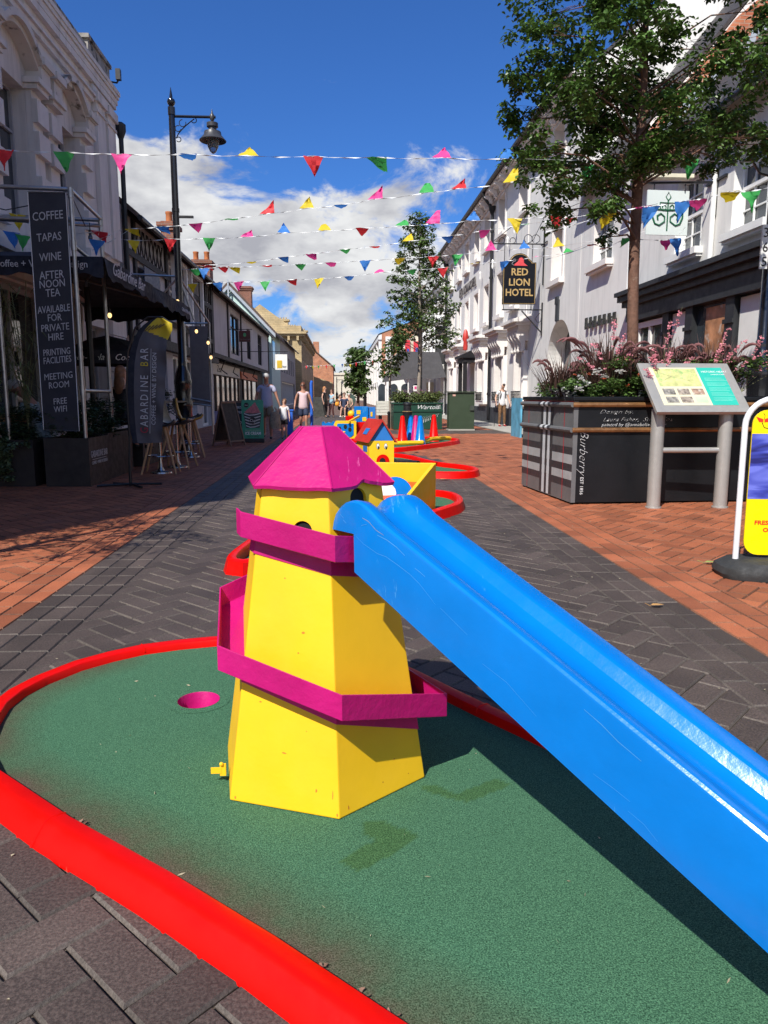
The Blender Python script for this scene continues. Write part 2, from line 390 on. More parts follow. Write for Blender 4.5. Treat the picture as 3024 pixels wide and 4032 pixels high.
for (lo, hi, zm) in zones:
    big = lo > -2 and hi < 2
    for i in range(-80, 420):
        for j in range(-420, 420):
            cls = (i-j) % 4
            if cls == 0: q = [(i, j), (i+2, j), (i+2, j+1), (i, j+1)]
            elif cls == 3: q = [(i, j), (i+1, j), (i+1, j+2), (i, j+2)]
            else: continue
            cx = sum(p[0] for p in q)/4*BW; cy = sum(p[1] for p in q)/4*BW
            X_ = ct*cx-st*cy; Y_ = st*cx+ct*cy
            if Y_ < .45 or Y_ > YM or abs(X_) > 1.1+Y_*.62 or X_ < lo-.2 or X_ > 6.8: continue
            H2 = hi
            if big and Y_ > 11: H2 = 6.62
            elif lo > 2 and Y_ > 11: continue
            if X_ > H2+.2: continue
            if X_ > 5.3 and Y_ > 19: continue
            poly = clipx([(ct*a*BW-st*b*BW, st*a*BW+ct*b*BW) for a, b in q], lo, H2)
            m = zm
            if big: m = 1 if (X_ > xb(Y_) and Y_ > 11 and not 22.8 < Y_ < 25.4) else 0
            add_brick(poly, m)
for lo, hi, m in ((-2.06, -1.70, 1), (-1.70, -1.34, 0), (1.54, 1.90, 0), (1.90, 2.26, 1)):
    for k in range(3):
        y = .3+random.random()*.2+(.12 if k % 2 else 0)
        while y < (YM if lo < 0 else 11.05):
            x0 = lo+k*BW
            if abs(x0) < 1.1+y*.62: add_brick([(x0, y), (x0+BW, y), (x0+BW, y+.24), (x0, y+.24)], m)
            y += .24
me = bpy.data.meshes.new('paving'); me.from_pydata(pv, [], pf); me.polygons.foreach_set('material_index', pm_); me.update()
tag(link('paving', me, [pav_grey, pav_red, brick_mat('worn_grey_arris', (.085, .070, .060), .3, .4, .8), brick_mat('worn_red_arris', (.17, .070, .036), .3, .4, .8)]), kind='structure')
sl_ = MB()
for i in range(46):
    for k in range(3):
        y = 19+i*.62; x = 5.35+k*.42
        sl_.box(x+.004, y+.004, -.03, x+.416, y+.616, .004+random.random()*.003)
tag(sl_.build('pavement', concrete), kind='structure')
far_g = MB(); far_g.face([(-12, 46, -.004), (12, 46, -.004), (12, 400, -.004), (-12, 400, -.004)])
tag(far_g.build('road', mat('worn_far_paving', (.14, .085, .065), .85, .15, 1.2, .3, 20), fix=False), kind='structure')

# ================================================ crazy golf courses
def turf_mat():
    m = bpy.data.materials.new('green_turf'); m.use_nodes = True; nt = m.node_tree; n = nt.nodes; l = nt.links; p = n['Principled BSDF']
    t = n.new('ShaderNodeTexCoord')
    def noi(s, d=3, r=.7):
        q = n.new('ShaderNodeTexNoise'); q.inputs['Scale'].default_value = s; q.inputs['Detail'].default_value = d; q.inputs['Roughness'].default_value = r; l.new(t.outputs['Object'], q.inputs['Vector']); return q.outputs[0]
    f = noi(300, 3); rp = n.new('ShaderNodeValToRGB'); l.new(f, rp.inputs[0])
    e = rp.color_ramp.elements; e[0].position = .33; e[0].color = (.010, .040, .019, 1); e[1].position = .68; e[1].color = (.118, .275, .148, 1)
    x = e.new(.5); x.color = (.050, .140, .078, 1)
    at = n.new('ShaderNodeVertexColor'); at.layer_name = 'wear_tint'; sp = n.new('ShaderNodeSeparateColor'); l.new(at.outputs[0], sp.inputs[0])
    big = noi(3.5, 5); mr = n.new('ShaderNodeMapRange'); l.new(big, mr.inputs[0]); mr.inputs[1].default_value = .3; mr.inputs[2].default_value = .7; mr.inputs[3].default_value = .5; mr.inputs[4].default_value = 1.35
    mm = n.new('ShaderNodeMath'); mm.operation = 'MULTIPLY'; mm.use_clamp = True; l.new(sp.outputs[0], mm.inputs[0]); l.new(mr.outputs[0], mm.inputs[1])
    m1 = n.new('ShaderNodeMix'); m1.data_type = 'RGBA'; m1.blend_type = 'MIX'; l.new(mm.outputs[0], m1.inputs[0]); l.new(rp.outputs[0], m1.inputs[6])
    r2 = n.new('ShaderNodeValToRGB'); l.new(f, r2.inputs[0]); e = r2.color_ramp.elements; e[0].position = .36; e[0].color = (.022, .032, .008, 1); e[1].position = .66; e[1].color = (.12, .125, .075, 1); l.new(r2.outputs[0], m1.inputs[7])
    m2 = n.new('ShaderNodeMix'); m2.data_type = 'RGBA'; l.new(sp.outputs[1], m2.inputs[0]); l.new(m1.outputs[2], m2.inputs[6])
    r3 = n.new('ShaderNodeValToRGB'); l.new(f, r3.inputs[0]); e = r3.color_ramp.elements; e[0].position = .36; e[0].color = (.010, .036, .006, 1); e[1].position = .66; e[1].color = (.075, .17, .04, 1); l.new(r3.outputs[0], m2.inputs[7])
    m3 = n.new('ShaderNodeMix'); m3.data_type = 'RGBA'; e3 = n.new('ShaderNodeMath'); e3.operation = 'POWER'; e3.inputs[1].default_value = 3.2; e3.use_clamp = True; l.new(mm.outputs[0], e3.inputs[0]); l.new(e3.outputs[0], m3.inputs[0]); l.new(m2.outputs[2], m3.inputs[6]); r4_ = n.new('ShaderNodeValToRGB'); l.new(f, r4_.inputs[0]); e = r4_.color_ramp.elements; e[0].position = .34; e[0].color = (.035, .028, .018, 1); e[1].position = .68; e[1].color = (.17, .135, .10, 1); l.new(r4_.outputs[0], m3.inputs[7])
    l.new(m3.outputs[2], p.inputs['Base Color']); p.inputs['Roughness'].default_value = .95; p.inputs['Specular IOR Level'].default_value = .2
    b = n.new('ShaderNodeBump'); b.inputs['Strength'].default_value = 1; b.inputs['Distance'].default_value = .0028; l.new(f, b.inputs['Height']); l.new(b.outputs[0], p.inputs['Normal'])
    return m
turf = turf_mat()
RIM = [(.098, -.004), (.097, .004), (.062, .050), (.052, .0565), (.040, .0575), (.016, .057), (.006, .054), (.001, .046), (-.002, .015)]
def course(label, loop, name='mini_golf_course', step=.1, wear_tint=None, holes=(), z=.024, marks=(), rimprof=RIM, group='red-rimmed mini golf courses'):
    c = (sum(p[0] for p in loop)/len(loop), sum(p[1] for p in loop)/len(loop))
    root = thing(name, label, 'mini golf course', (c[0], c[1], 0), group)
    sweep(loop, rimprof, 'rim', redp, root)
    xs = [p[0] for p in loop]; ys = [p[1] for p in loop]
    ids = {}; b = MB(); colr = []
    nx = int((max(xs)-min(xs))/step)+2; ny = int((max(ys)-min(ys))/step)+2
    ins = {}
    for i in range(nx+1):
        for j in range(ny+1): ins[i, j] = inside((min(xs)-step/2+i*step, min(ys)-step/2+j*step), loop)
    def vid(i, j):
        if (i, j) in ids: return ids[i, j]
        x = min(xs)-step/2+i*step; y = min(ys)-step/2+j*step
        if not ins[i, j]:          # pull rim-side points under the rim
            best = min(((segdist((x, y), loop[k-1], loop[k]), k) for k in range(len(loop))))
            a = Vector(loop[best[1]-1]); e = Vector(loop[best[1]]); d = e-a; t = max(0, min(1, (Vector((x, y))-a).dot(d)/max(1e-9, d.dot(d)))); q = a+d*t
            dd = (Vector((x, y))-q); q = q+(dd.normalized()*.012 if dd.length > 1e-6 else dd); x, y = q.x, q.y
        ids[i, j] = b.av((x, y, z)); r_ = g_ = 0
        if wear_tint: r_ = wear_tint(x, y)
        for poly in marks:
            if inside((x, y), poly): g_ = .62  # olive V-shaped tint, kept in the green channel beside the edge wear
        colr.append((r_, g_, 0, 1)); return ids[i, j]
    for i in range(nx):
        for j in range(ny):
            if any(ins[q] for q in ((i, j), (i+1, j), (i+1, j+1), (i, j+1))):
                x = min(xs)+i*step; y = min(ys)+j*step
                if any(math.hypot(x-h[0], y-h[1]) < h[2] for h in holes): continue
                b.idx((vid(i, j), vid(i+1, j), vid(i+1, j+1), vid(i, j+1)))
    o = b.build('turf', turf, root, fix=False)
    ca = o.data.color_attributes.new('wear_tint', 'FLOAT_COLOR', 'POINT')
    ca.data.foreach_set('color', [v for c4 in colr for v in c4])
    return root
front = [(1.22, .02), (.95, .36), (.62, .70), (.33, .955), (.064, 1.196), (-.143, 1.385), (-.403, 1.606), (-.722, 1.857), (-.74, 1.873)]
leftarc = [(-1.024, 2.126), (-1.10, 2.24), (-1.155, 2.37), (-1.19, 2.50), (-1.212, 2.62), (-1.205, 2.73), (-1.165, 2.85), (-1.08, 3.0), (-.98, 3.10), (-.87, 3.18), (-.73, 3.235), (-.584, 3.27), (-.40, 3.285), (-.22, 3.25), (-.05, 3.16), (.12, 3.0), (.25, 2.82), (.38, 2.61), (.472, 2.467), (.59, 2.297), (.80, 1.99), (1.05, 1.62), (1.35, 1.15), (1.58, .75), (1.66, .40), (1.58, .12), (1.42, -.02)]
loop0 = (front+leftarc)[::-1]
if area(loop0) < 0: loop0 = loop0[::-1]
def wear0(x, y):
    d = min(segdist((x, y), front[k], front[k+1]) for k in range(len(front)-1))
    d = min(d, segdist((x, y), (-.74, 1.873), (-1.024, 2.126))+.02)
    d3 = min(segdist((x, y), leftarc[k], leftarc[k+1]) for k in range(8))+.05
    return max(0, min(1, 1.0-min(d, d3)/.22))
marks = [[(-.155, 2.01), (-.02, 1.90), (.165, 1.985), (.22, 1.93), (.10, 1.845), (.0, 1.78), (-.01, 1.72)]]
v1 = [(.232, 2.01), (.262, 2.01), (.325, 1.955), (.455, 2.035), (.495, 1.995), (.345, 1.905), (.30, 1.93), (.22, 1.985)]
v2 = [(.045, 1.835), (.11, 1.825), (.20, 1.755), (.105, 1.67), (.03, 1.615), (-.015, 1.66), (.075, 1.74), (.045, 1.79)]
c0 = course('large red-rimmed turf course in front, under the yellow tower and blue slide', loop0, step=.0125, wear_tint=wear0, holes=[(-.54, 2.665, .082)], marks=[v1, v2], group=None)
# the joint between two lengths of rim
def rim_joint(px, py):
    k = min(range(len(loop0)), key=lambda i: math.hypot(loop0[i][0]-px, loop0[i][1]-py)); a = Vector(loop0[k-1]); c_ = Vector(loop0[(k+1) % len(loop0)]); d = (c_-a).normalized(); nn = Vector((d.y, -d.x)); p = Vector(loop0[k])
    b = MB()
    for s_, w_ in ((0, .0035),): b.tube([(p.x+nn.x*o, p.y+nn.y*o, z) for o, z in ((.100, .001), (.063, .050), (.052, .057), (.016, .0575), (.004, .052), (.0, .035))], w_, 6)
    b.build('rim_joint', redp, c0, smooth=True)
for q in ((-.74, 1.873), (.33, .955), (-.87, 3.18), (.472, 2.467), (.80, 1.99)): rim_joint(*q)
cg_ = MB()
for (x, y, s_) in ((-.70, 1.86, .03), (.02, 1.255, .04), (.07, 1.21, .05), (-.05, 1.32, .02)):      # torn turf edge
    for t in range(6): a_ = random.random()*6; cg_.face([(x+s_*.3*t*.25, y-s_*.25*t*.25, .027), (x+s_*.3*t*.25+.012*math.cos(a_), y-s_*.25*t*.25+.012*math.sin(a_), .034), (x+s_*.3*t*.25+.014*math.cos(a_+1), y-s_*.25*t*.25+.014*math.sin(a_+1), .028)])
cg_.build('torn_turf_edge', mat('frayed_backing', (.25, .14, .10), .9, .3, 30), c0, fix=False)
# the hole: a magenta cup set in the turf with a collar of turf round it
hb = MB(); hb.lathe([(.0775, .0265), (.076, .024), (.073, -.03), (.066, -.045), (.02, -.05), (.001, -.05)], (-.54, 2.665, 0), 40, cap=False); cup = hb.build('cup', magenta, c0, smooth=True)
nb = MB(); n_ = 48; ins_ = []; out_ = []
for t in range(n_):
    a = 2*math.pi*t/n_; ins_.append(nb.av((-.54+.077*math.cos(a), 2.665+.077*math.sin(a), .0255))); out_.append(nb.av((-.54+.118*math.cos(a), 2.665+.118*math.sin(a), .0255)))
for t in range(n_): nb.idx((ins_[t], out_[t], out_[(t+1) % n_], ins_[(t+1) % n_]))
tc_ = nb.build('turf_collar', turf, c0)
ca = tc_.data.color_attributes.new('wear_tint', 'FLOAT_COLOR', 'POINT'); ca.data.foreach_set('color', [0, 0, 0, 1]*len(tc_.data.vertices))

# ------------------------------------------------ helter skelter tower
TX, TY = -.067, 2.164; TA = R(-80.5)
def tc3(k, r, z): return (TX+r*math.cos(TA+k*math.pi/3), TY+r*math.sin(TA+k*math.pi/3), z)
def rbody(z): return .329-(.329-.197)*(z-.026)/(.89-.026)
tower = thing('helter_skelter_tower', 'yellow six-sided tower with magenta roof and spiral ledge on the green turf', 'mini golf obstacle', (TX, TY, .024))
tb = MB(); rings = []
for z in (.026, .25, .45, .65, .915):
    rings.append([tb.av(tc3(k, rbody(z), z)) for k in range(6)])
for A, B in zip(rings, rings[1:]):
    for k in range(6): tb.idx((A[k], A[(k+1) % 6], B[(k+1) % 6], B[k]))
tb.idx(rings[0][::-1]); tb.idx(rings[-1])
body = tb.build('body', yellow, tower, bevel=.0035)
def face_frame(k):
    a = Vector(tc3(k, rbody(.026), .026)); b = Vector(tc3(k+1, rbody(.026), .026)); t = Vector(tc3(k, rbody(.9), .9)); t2 = Vector(tc3(k+1, rbody(.9), .9))
    ex = (b-a).normalized(); up = ((t+t2)/2-(a+b)/2).normalized()
    return frame((a+b)/2, ex, up)
def arch(w, h, x0=0, y0=0, n=10):
    return [(x0-w/2, y0), (x0+w/2, y0)]+[(x0+w/2*math.cos(math.pi*t/n), y0+h-w/2+w/2*math.sin(math.pi*t/n)) for t in range(n+1)]
def cut(obj, poly, T, d0, d1, name, parent, m):
    c = MB(T); c.prism(poly, .02, -d1, lambda u, v, w: (u, v, w)); co = c.build('cutter', dark)
    md = obj.modifiers.new('b', 'BOOLEAN'); md.operation = 'DIFFERENCE'; md.object = co; md.solver = 'EXACT'
    dg = bpy.context.evaluated_depsgraph_get(); nm = bpy.data.meshes.new_from_object(obj.evaluated_get(dg))
    obj.modifiers.remove(md); nm.materials.clear(); nm.materials.append(m); 
    for p in nm.polygons: p.material_index = 0
    obj.data = nm; bpy.data.objects.remove(co)
    k = MB(T); s = .97; cx = sum(p[0] for p in poly)/len(poly); cy = sum(p[1] for p in poly)/len(poly)
    k.prism([(cx+(u-cx)*s, cy+(v-cy)*s) for u, v in poly], -d0, -d1+.001, lambda u, v, w: (u, v, w)); return k.build(name, dark, parent)
bpy.context.view_layer.update()
kz = 1/math.sqrt(1-((rbody(.026)-rbody(.9))*.866/.885)**2)   # height to slope length, roughly 1
cut(body, arch(.058, .078, .005, .803), face_frame(0), .010, .05, 'doorway', tower, yellow)
cut(body, arch(.058, .075, .027, .722), face_frame(-1), .008, .04, 'window', tower, yellow)
# roof
rf = MB(); er = .229; zt = 1.064; ze = .909
RX, RY = -.064, 2.164
def rc(k, r, z): return (RX+r*math.cos(TA+.01+k*math.pi/3), RY+r*math.sin(TA+.01+k*math.pi/3), z)
top = [rc(k, .056, zt) for k in range(6)]
for k in range(6):
    n = 16; ea = Vector(rc(k, er, ze)); eb = Vector(rc(k+1, er, ze)); ta = Vector(top[k]); tb2 = Vector(top[(k+1) % 6]); prev = None
    for t in range(n+1):
        u = t/n; e = ea.lerp(eb, u); tt = ta.lerp(tb2, u)
        lift = 0
        if k == 0: lift = .10*math.exp(-((u-.56)/.13)**2)+.02*math.sin(u*19)*(u > .6)
        elif k == -1 % 6: lift = .012*math.sin(u*9)
        e = e.lerp(tt, max(0, lift)); lip = Vector((e.x-(e.x-RX)*.012, e.y-(e.y-RY)*.012, e.z-.009)); inn = Vector((e.x-(e.x-RX)*.05, e.y-(e.y-RY)*.05, e.z-.009))
        ti = tt+Vector((0, 0, -.008)); cur = [rf.av(p) for p in (tt, e, lip, inn, ti)]
        if prev:
            for q in range(4): rf.idx((prev[q], prev[q+1], cur[q+1], cur[q]))
        prev = cur
rf.idx([rf.av(p) for p in top])
ro = rf.build('roof', magenta, tower)
rb = MB()
for k in range(6): rb.tube([rc(k, .057, zt-.001), rc(k, .14, ze+(zt-ze)*.515), rc(k, er-.001, ze)], .0028, 5)
rb.build('roof_rib', magenta, tower, smooth=True)
# spiral chute
lk = [(-1.12, .848, .262), (-1, .842, .268), (0, .797, .302), (1, .750, .302), (2, .705, .306), (3, .645, .318), (4, .558, .338), (5, .485, .352), (6, .402, .388), (7, .297, .394), (8, .262, .335), (8.35, .255, .33)]
lb = MB(); prev = None; hh = .070
for k, z, r in lk:
    rr = rbody(z-hh)*.985
    if k != int(k): rr *= .93
    pts = [tc3(k, rr, z-hh+.012), tc3(k, r-.006, z-hh+.010), tc3(k, r-.005, z), tc3(k, r, z), tc3(k, r, z-hh), tc3(k, r-.012, z-hh-.003), tc3(k, rbody(z-hh)+.004, z-hh-.006), tc3(k, rbody(z-hh-.05)+.004, z-hh-.052), tc3(k, rr*.97, z-hh-.052)]
    cur = [lb.av(p) for p in pts]
    if prev:
        for q in range(len(pts)): lb.idx((prev[q], prev[(q+1) % len(pts)], cur[(q+1) % len(pts)], cur[q]))
    else: lb.idx(cur[::-1])
    prev = cur
lb.idx(prev)
lb.build('spiral_ledge', magenta, tower, bevel=.0015)
ht = MB(); ht.box(-.388, 2.046, .058, -.358, 2.050, .076); ht.box(-.362, 2.047, .05, -.345, 2.056, .085); ht.ball((-.357, 2.045, .088), .006, 8)
ht.build('latch', yellow, tower)

# ------------------------------------------------ blue slide
A0 = Vector((.032, 1.888, .696)); U = Vector((.605, -.796, 0)).normalized(); NV = Vector((.796, .605, 0)).normalized(); SLP = -.4057
slide = thing('slide', 'long glossy blue double-lipped slide running from the yellow tower down onto the turf', 'slide', (.9, .75, .024))
ss = [-.092, -.088, -.078, -.062, -.04, -.015, -.001, .001, .02, .045, .07, .1]+[.15+.1*i for i in range(18)]
def topz(s):
    base = A0.z+SLP*s+.188
    P = [(-.092, .806), (-.088, .826), (-.078, .846), (-.062, .862), (-.04, .875), (-.015, .883), (.0, .885), (.02, .884), (.045, .875), (.07, .862), (.1, .846)]
    if s >= .1: return base
    for (a, b), (c, d) in zip(P, P[1:]):
        if s <= c: return b+(d-b)*(s-a)/(c-a)
def botz(s): return .797 if s < 0 else max(.025, A0.z+SLP*s)
PR = [(0, None), (0, -.014), (.0015, -.006), (.006, -.001), (.012, 0), (.036, -.005), (.042, -.008), (.047, -.013), (.058, -.025), (.074, -.033), (.092, -.035), (.110, -.033), (.126, -.025), (.138, -.010), (.143, -.003), (.148, -.0005), (.154, 0), (.190, -.001), (.199, -.003), (.205, -.008), (.208, -.016), (.208, None)]
sb = MB(); prev = None
for s in ss:
    tz = topz(s); bz = botz(s); cur = []
    for o, dz in PR:
        z = bz if dz is None else max(bz, tz+dz)
        if dz is not None and .05 < o < .134 and s < .1: z = max(z, min(tz-.002, .832)) if s < .05 else z
        p = A0+U*s+NV*o; cur.append(sb.av((p.x, p.y, z)))
    cur += [sb.av((*(A0+U*s+NV*.204).xy, bz)), sb.av((*(A0+U*s+NV*.004).xy, bz))]
    inner = [sb.av((*(A0+U*s+NV*.204).xy, max(bz, tz-.062))), sb.av((*(A0+U*s+NV*.004).xy, max(bz, tz-.062)))]
    ring = cur[:-2]+[cur[-2], inner[0], inner[1], cur[-1]]
    if prev:
        for q in range(len(ring)): sb.idx((prev[q], prev[(q+1) % len(ring)], ring[(q+1) % len(ring)], ring[q]))
    else: sb.idx(ring[::-1])
    prev = ring
sb.idx(prev)
so_ = sb.build('chute', bluep, slide, fix=True)
so_.data.polygons.foreach_set('use_smooth', [True]*len(so_.data.polygons)); so_.data.set_sharp_from_angle(angle=R(24))

# worn lines on the slide's near side, chips on the tower
sw = mat('worn_blue', (.045, .25, .58), .4, .1, 30); chip = mat('orange_undercoat', (.55, .16, .02), .6, .3, 30); gchip = mat('bare_grey', (.22, .26, .30), .6, .3, 40)
def scr(lst, w_, m, name='scratch'):
    q = MB(); prev = None
    for i, (s_, h_) in enumerate(lst):
        z_ = A0.z+SLP*s_+h_; ww = w_*(.4+.6*math.sin(math.pi*(i+.5)/len(lst)))
        p_ = A0+U*s_-NV*.0006; cur = (q.av((p_.x, p_.y, z_+ww)), q.av((p_.x, p_.y, z_-ww)))
        if prev: q.idx((prev[0], prev[1], cur[1], cur[0]))
        prev = cur
    q.build(name, m, slide, fix=False)
for l_, w_ in (([(.009, .1), (.04, .097), (.095, .103), (.128, .114), (.168, .118), (.214, .121), (.248, .118), (.285, .107), (.303, .101)], .0007), ([(.32, .103), (.372, .098), (.405, .095)], .0006), ([(.233, .146), (.251, .147), (.268, .146)], .0010), ([(.095, .150), (.132, .158), (.168, .160), (.197, .156)], .0014),
               ([(-.045, .114), (-.032, .112)], .0012), ([(.031, .140), (.053, .155)], .0008), ([(-.057, .123), (-.043, .12)], .001), ([(.712, .148), (.751, .147), (.788, .141), (.836, .141)], .0012), ([(.738, .037), (.782, .044), (.818, .047)], .0005), ([(.815, .026), (.848, .028), (.876, .019)], .0005), ([(.45, .06), (.52, .066), (.6, .05)], .0005)):
    scr(l_, w_, sw)
scr([(.035, .162), (.06, .166), (.09, .160), (.12, .163)], .0009, gchip, 'paint_chip')
Tf = face_frame(-1); rnc = random.Random(2)
for e_, z_, a_, b_ in ((-.004, .182, .008, .003), (.095, .093, .003, .009), (.143, .087, .0018, .016), (.041, .516, .006, .004), (-.080, .314, .004, .003), (.028, .46, .003, .003), (-.148, .036, .004, .006), (.158, .037, .003, .007), (.10, .30, .003, .002), (-.02, .66, .003, .002), (.06, .25, .002, .002)):
    q = MB(Tf); q.face([(e_+a_*math.cos(t)*rnc.uniform(.5, 1), (z_-.026)*1.0065+b_*math.sin(t)*rnc.uniform(.5, 1), .0005) for t in [i*.785 for i in range(8)]]); q.build('paint_chip', chip, tower, fix=False)
Tg = face_frame(0)
for e_, z_, a_, b_ in ((.05, .12, .003, .003), (.10, .06, .002, .002), (.0, .07, .002, .003), (-.13, .045, .002, .008)):
    q = MB(Tg); q.face([(e_+a_*math.cos(t), (z_-.026)*1.0065+b_*math.sin(t)*rnc.uniform(.5, 1), .0005) for t in [i*.785 for i in range(8)]]); q.build('paint_chip', chip, tower, fix=False)

# ================================================ buildings
def brickwall(name, c1, c2, mortar, sc=4.2):
    m = bpy.data.materials.new(name); m.use_nodes = True; nt = m.node_tree; n = nt.nodes; l = nt.links; p = n['Principled BSDF']
    t = n.new('ShaderNodeTexCoord'); s = n.new('ShaderNodeSeparateXYZ'); l.new(t.outputs['Object'], s.inputs[0])
    a = n.new('ShaderNodeMath'); a.operation = 'ADD'; l.new(s.outputs[0], a.inputs[0]); l.new(s.outputs[1], a.inputs[1])
    cb = n.new('ShaderNodeCombineXYZ'); l.new(a.outputs[0], cb.inputs[0]); l.new(s.outputs[2], cb.inputs[1])
    b = n.new('ShaderNodeTexBrick'); l.new(cb.outputs[0], b.inputs[0]); b.inputs['Scale'].default_value = sc; b.inputs['Color1'].default_value = c1+(1,); b.inputs['Color2'].default_value = c2+(1,); b.inputs['Mortar'].default_value = mortar+(1,)
    b.inputs['Mortar Size'].default_value = .03; b.inputs['Brick Width'].default_value = .9; b.inputs['Row Height'].default_value = .32; b.offset = .5
    q = n.new('ShaderNodeTexNoise'); q.inputs['Scale'].default_value = 1.3; q.inputs['Detail'].default_value = 6; l.new(t.outputs['Object'], q.inputs['Vector'])
    mr = n.new('ShaderNodeMapRange'); l.new(q.outputs[0], mr.inputs[0]); mr.inputs[1].default_value = .3; mr.inputs[2].default_value = .7; mr.inputs[3].default_value = .75; mr.inputs[4].default_value = 1.2
    v = n.new('ShaderNodeVectorMath'); v.operation = 'SCALE'; l.new(b.outputs[0], v.inputs[0]); l.new(mr.outputs[0], v.inputs['Scale']); l.new(v.outputs[0], p.inputs['Base Color'])
    p.inputs['Roughness'].default_value = .85
    bb = n.new('ShaderNodeBump'); bb.inputs['Strength'].default_value = .5; bb.inputs['Distance'].default_value = .01; bb.invert = True; l.new(b.outputs['Fac'], bb.inputs['Height']); l.new(bb.outputs[0], p.inputs['Normal'])
    return m
brick_red = brickwall('red_brick', (.42, .12, .06), (.50, .17, .08), (.42, .30, .22))
brick_orange = brickwall('orange_brick', (.48, .18, .08), (.36, .13, .07), (.4, .3, .22), 3)
brick_dark = brickwall('brown_brick', (.20, .075, .05), (.26, .10, .06), (.25, .19, .15))
stone = brickwall('buff_stone', (.46, .35, .19), (.50, .39, .22), (.36, .28, .16), 1.6)
cream = mat('cream_render', (.62, .57, .46), .85, .07, 1.3, .2, 30, stain=((.45, .38, .27), .6, 1.2), streak=((.38, .32, .24), .5))
mint = mat('mint_render', (.50, .66, .62), .85, .05, 1.5, .2, 30)
grey_w = mat('grey_white_plaster', (.50, .49, .50), .85, .08, 1.5, .25, 25, stain=((.36, .35, .35), .66, 2), streak=((.30, .29, .28), .5))
timber = mat('blackened_timber', (.016, .014, .014), .7, .3, 6, .3, 30)
lead = mat('grey_lead', (.36, .40, .45), .5, .1, 5, .1)
charcoal = mat('charcoal_plinth', (.035, .04, .048), .7, .2, 3, .2, 30)
gold = mat('gold_lettering', (.50, .34, .14), .4, .1, 10, 0, metal=.2)
rooftile = mat('brown_roof_tiles', (.10, .065, .05), .8, .35, 7, .8, 16)
warm = mat('warm_shop_interior', (.10, .075, .05), .6, .5, 1.6)

def UV(side, x0):
    s = -1 if side > 0 else 1          # outward direction in x
    return lambda u, d, z: (x0+s*d, u, z)
def fbox(b, P, u0, u1, d0, d1, z0, z1, m=0):
    a = P(u0, d0, z0); c = P(u1, d1, z1); b.box(a[0], a[1], a[2], c[0], c[1], c[2], m)
def facade(name, label, cat, side, x0, u0, u1, ze, ops, m, depth=7, reveal=.2, group=None, jamb=None, z0=0, roofm=None, rise=3.2, ridge=None, over=.35, winm=None, gutter=True):
    root = thing(name, label, cat, (x0, (u0+u1)/2, 0), group)
    P = UV(side, x0); b = MB()
    us = sorted(set([u0, u1]+[v for o in ops for v in (o[0], o[1])])); zs = sorted(set([z0, ze]+[v for o in ops for v in (o[2], o[3])]))
    for a, c in zip(us, us[1:]):
        for e, f in zip(zs, zs[1:]):
            um = (a+c)/2; zm = (e+f)/2
            if any(o[0] < um < o[1] and o[2] < zm < o[3] for o in ops): continue
            b.face([P(a, 0, e), P(c, 0, e), P(c, 0, f), P(a, 0, f)])
    for o in ops:
        r = reveal if len(o) < 6 else o[5]
        for q in ([(o[0], 0, o[2]), (o[0], -r, o[2]), (o[0], -r, o[3]), (o[0], 0, o[3])], [(o[1], 0, o[2]), (o[1], -r, o[2]), (o[1], -r, o[3]), (o[1], 0, o[3])],
                  [(o[0], 0, o[3]), (o[1], 0, o[3]), (o[1], -r, o[3]), (o[0], -r, o[3])], [(o[0], 0, o[2]), (o[1], 0, o[2]), (o[1], -r, o[2]), (o[0], -r, o[2])]):
            b.face([P(*w) for w in q], 1)
    # end walls with their gables, back wall
    rg = ridge if ridge else depth*.5
    for u in (u0, u1):
        b.face([P(u, 0, z0), P(u, -depth, z0), P(u, -depth, ze), P(u, -rg, ze+rise), P(u, 0, ze)])
    b.face([P(u0, -depth, z0), P(u1, -depth, z0), P(u1, -depth, ze), P(u0, -depth, ze)])
    b.build('wall', [m, jamb or m], root, fix=False)
    if roofm:
        rf = MB(); k = rise/rg; e = .004
        for (d0, z_0, d1, z_1) in ((over, ze-over*k, -rg, ze+rise), (-rg, ze+rise, -depth-over, ze-over*rise/max(.1, depth-rg))):
            for h in (.03, .15):
                rf.face([P(u0+e, d0, z_0+h), P(u1-e, d0, z_0+h), P(u1-e, d1, z_1+h), P(u0+e, d1, z_1+h)])
            rf.face([P(u0+e, d0, z_0+.03), P(u1-e, d0, z_0+.03), P(u1-e, d0, z_0+.15), P(u0+e, d0, z_0+.15)])
            for u in (u0+e, u1-e): rf.face([P(u, d0, z_0+.03), P(u, d0, z_0+.15), P(u, d1, z_1+.15), P(u, d1, z_1+.03)])
        rf.build('roof', roofm, root, fix=False)
        if gutter:
            gt = MB(); gt.tube([P(u0+.02, over+.05, ze-over*k+.03), P(u1-.02, over+.05, ze-over*k+.03)], .065, 8); gt.build('gutter', black, root, smooth=True)
    for o in ops:
        kind = o[4] if len(o) > 4 else 'sash'
        if kind: window(P, root, o[0], o[1], o[2], o[3], o[5] if len(o) > 5 else reveal, kind, winm or white)
    return root, P
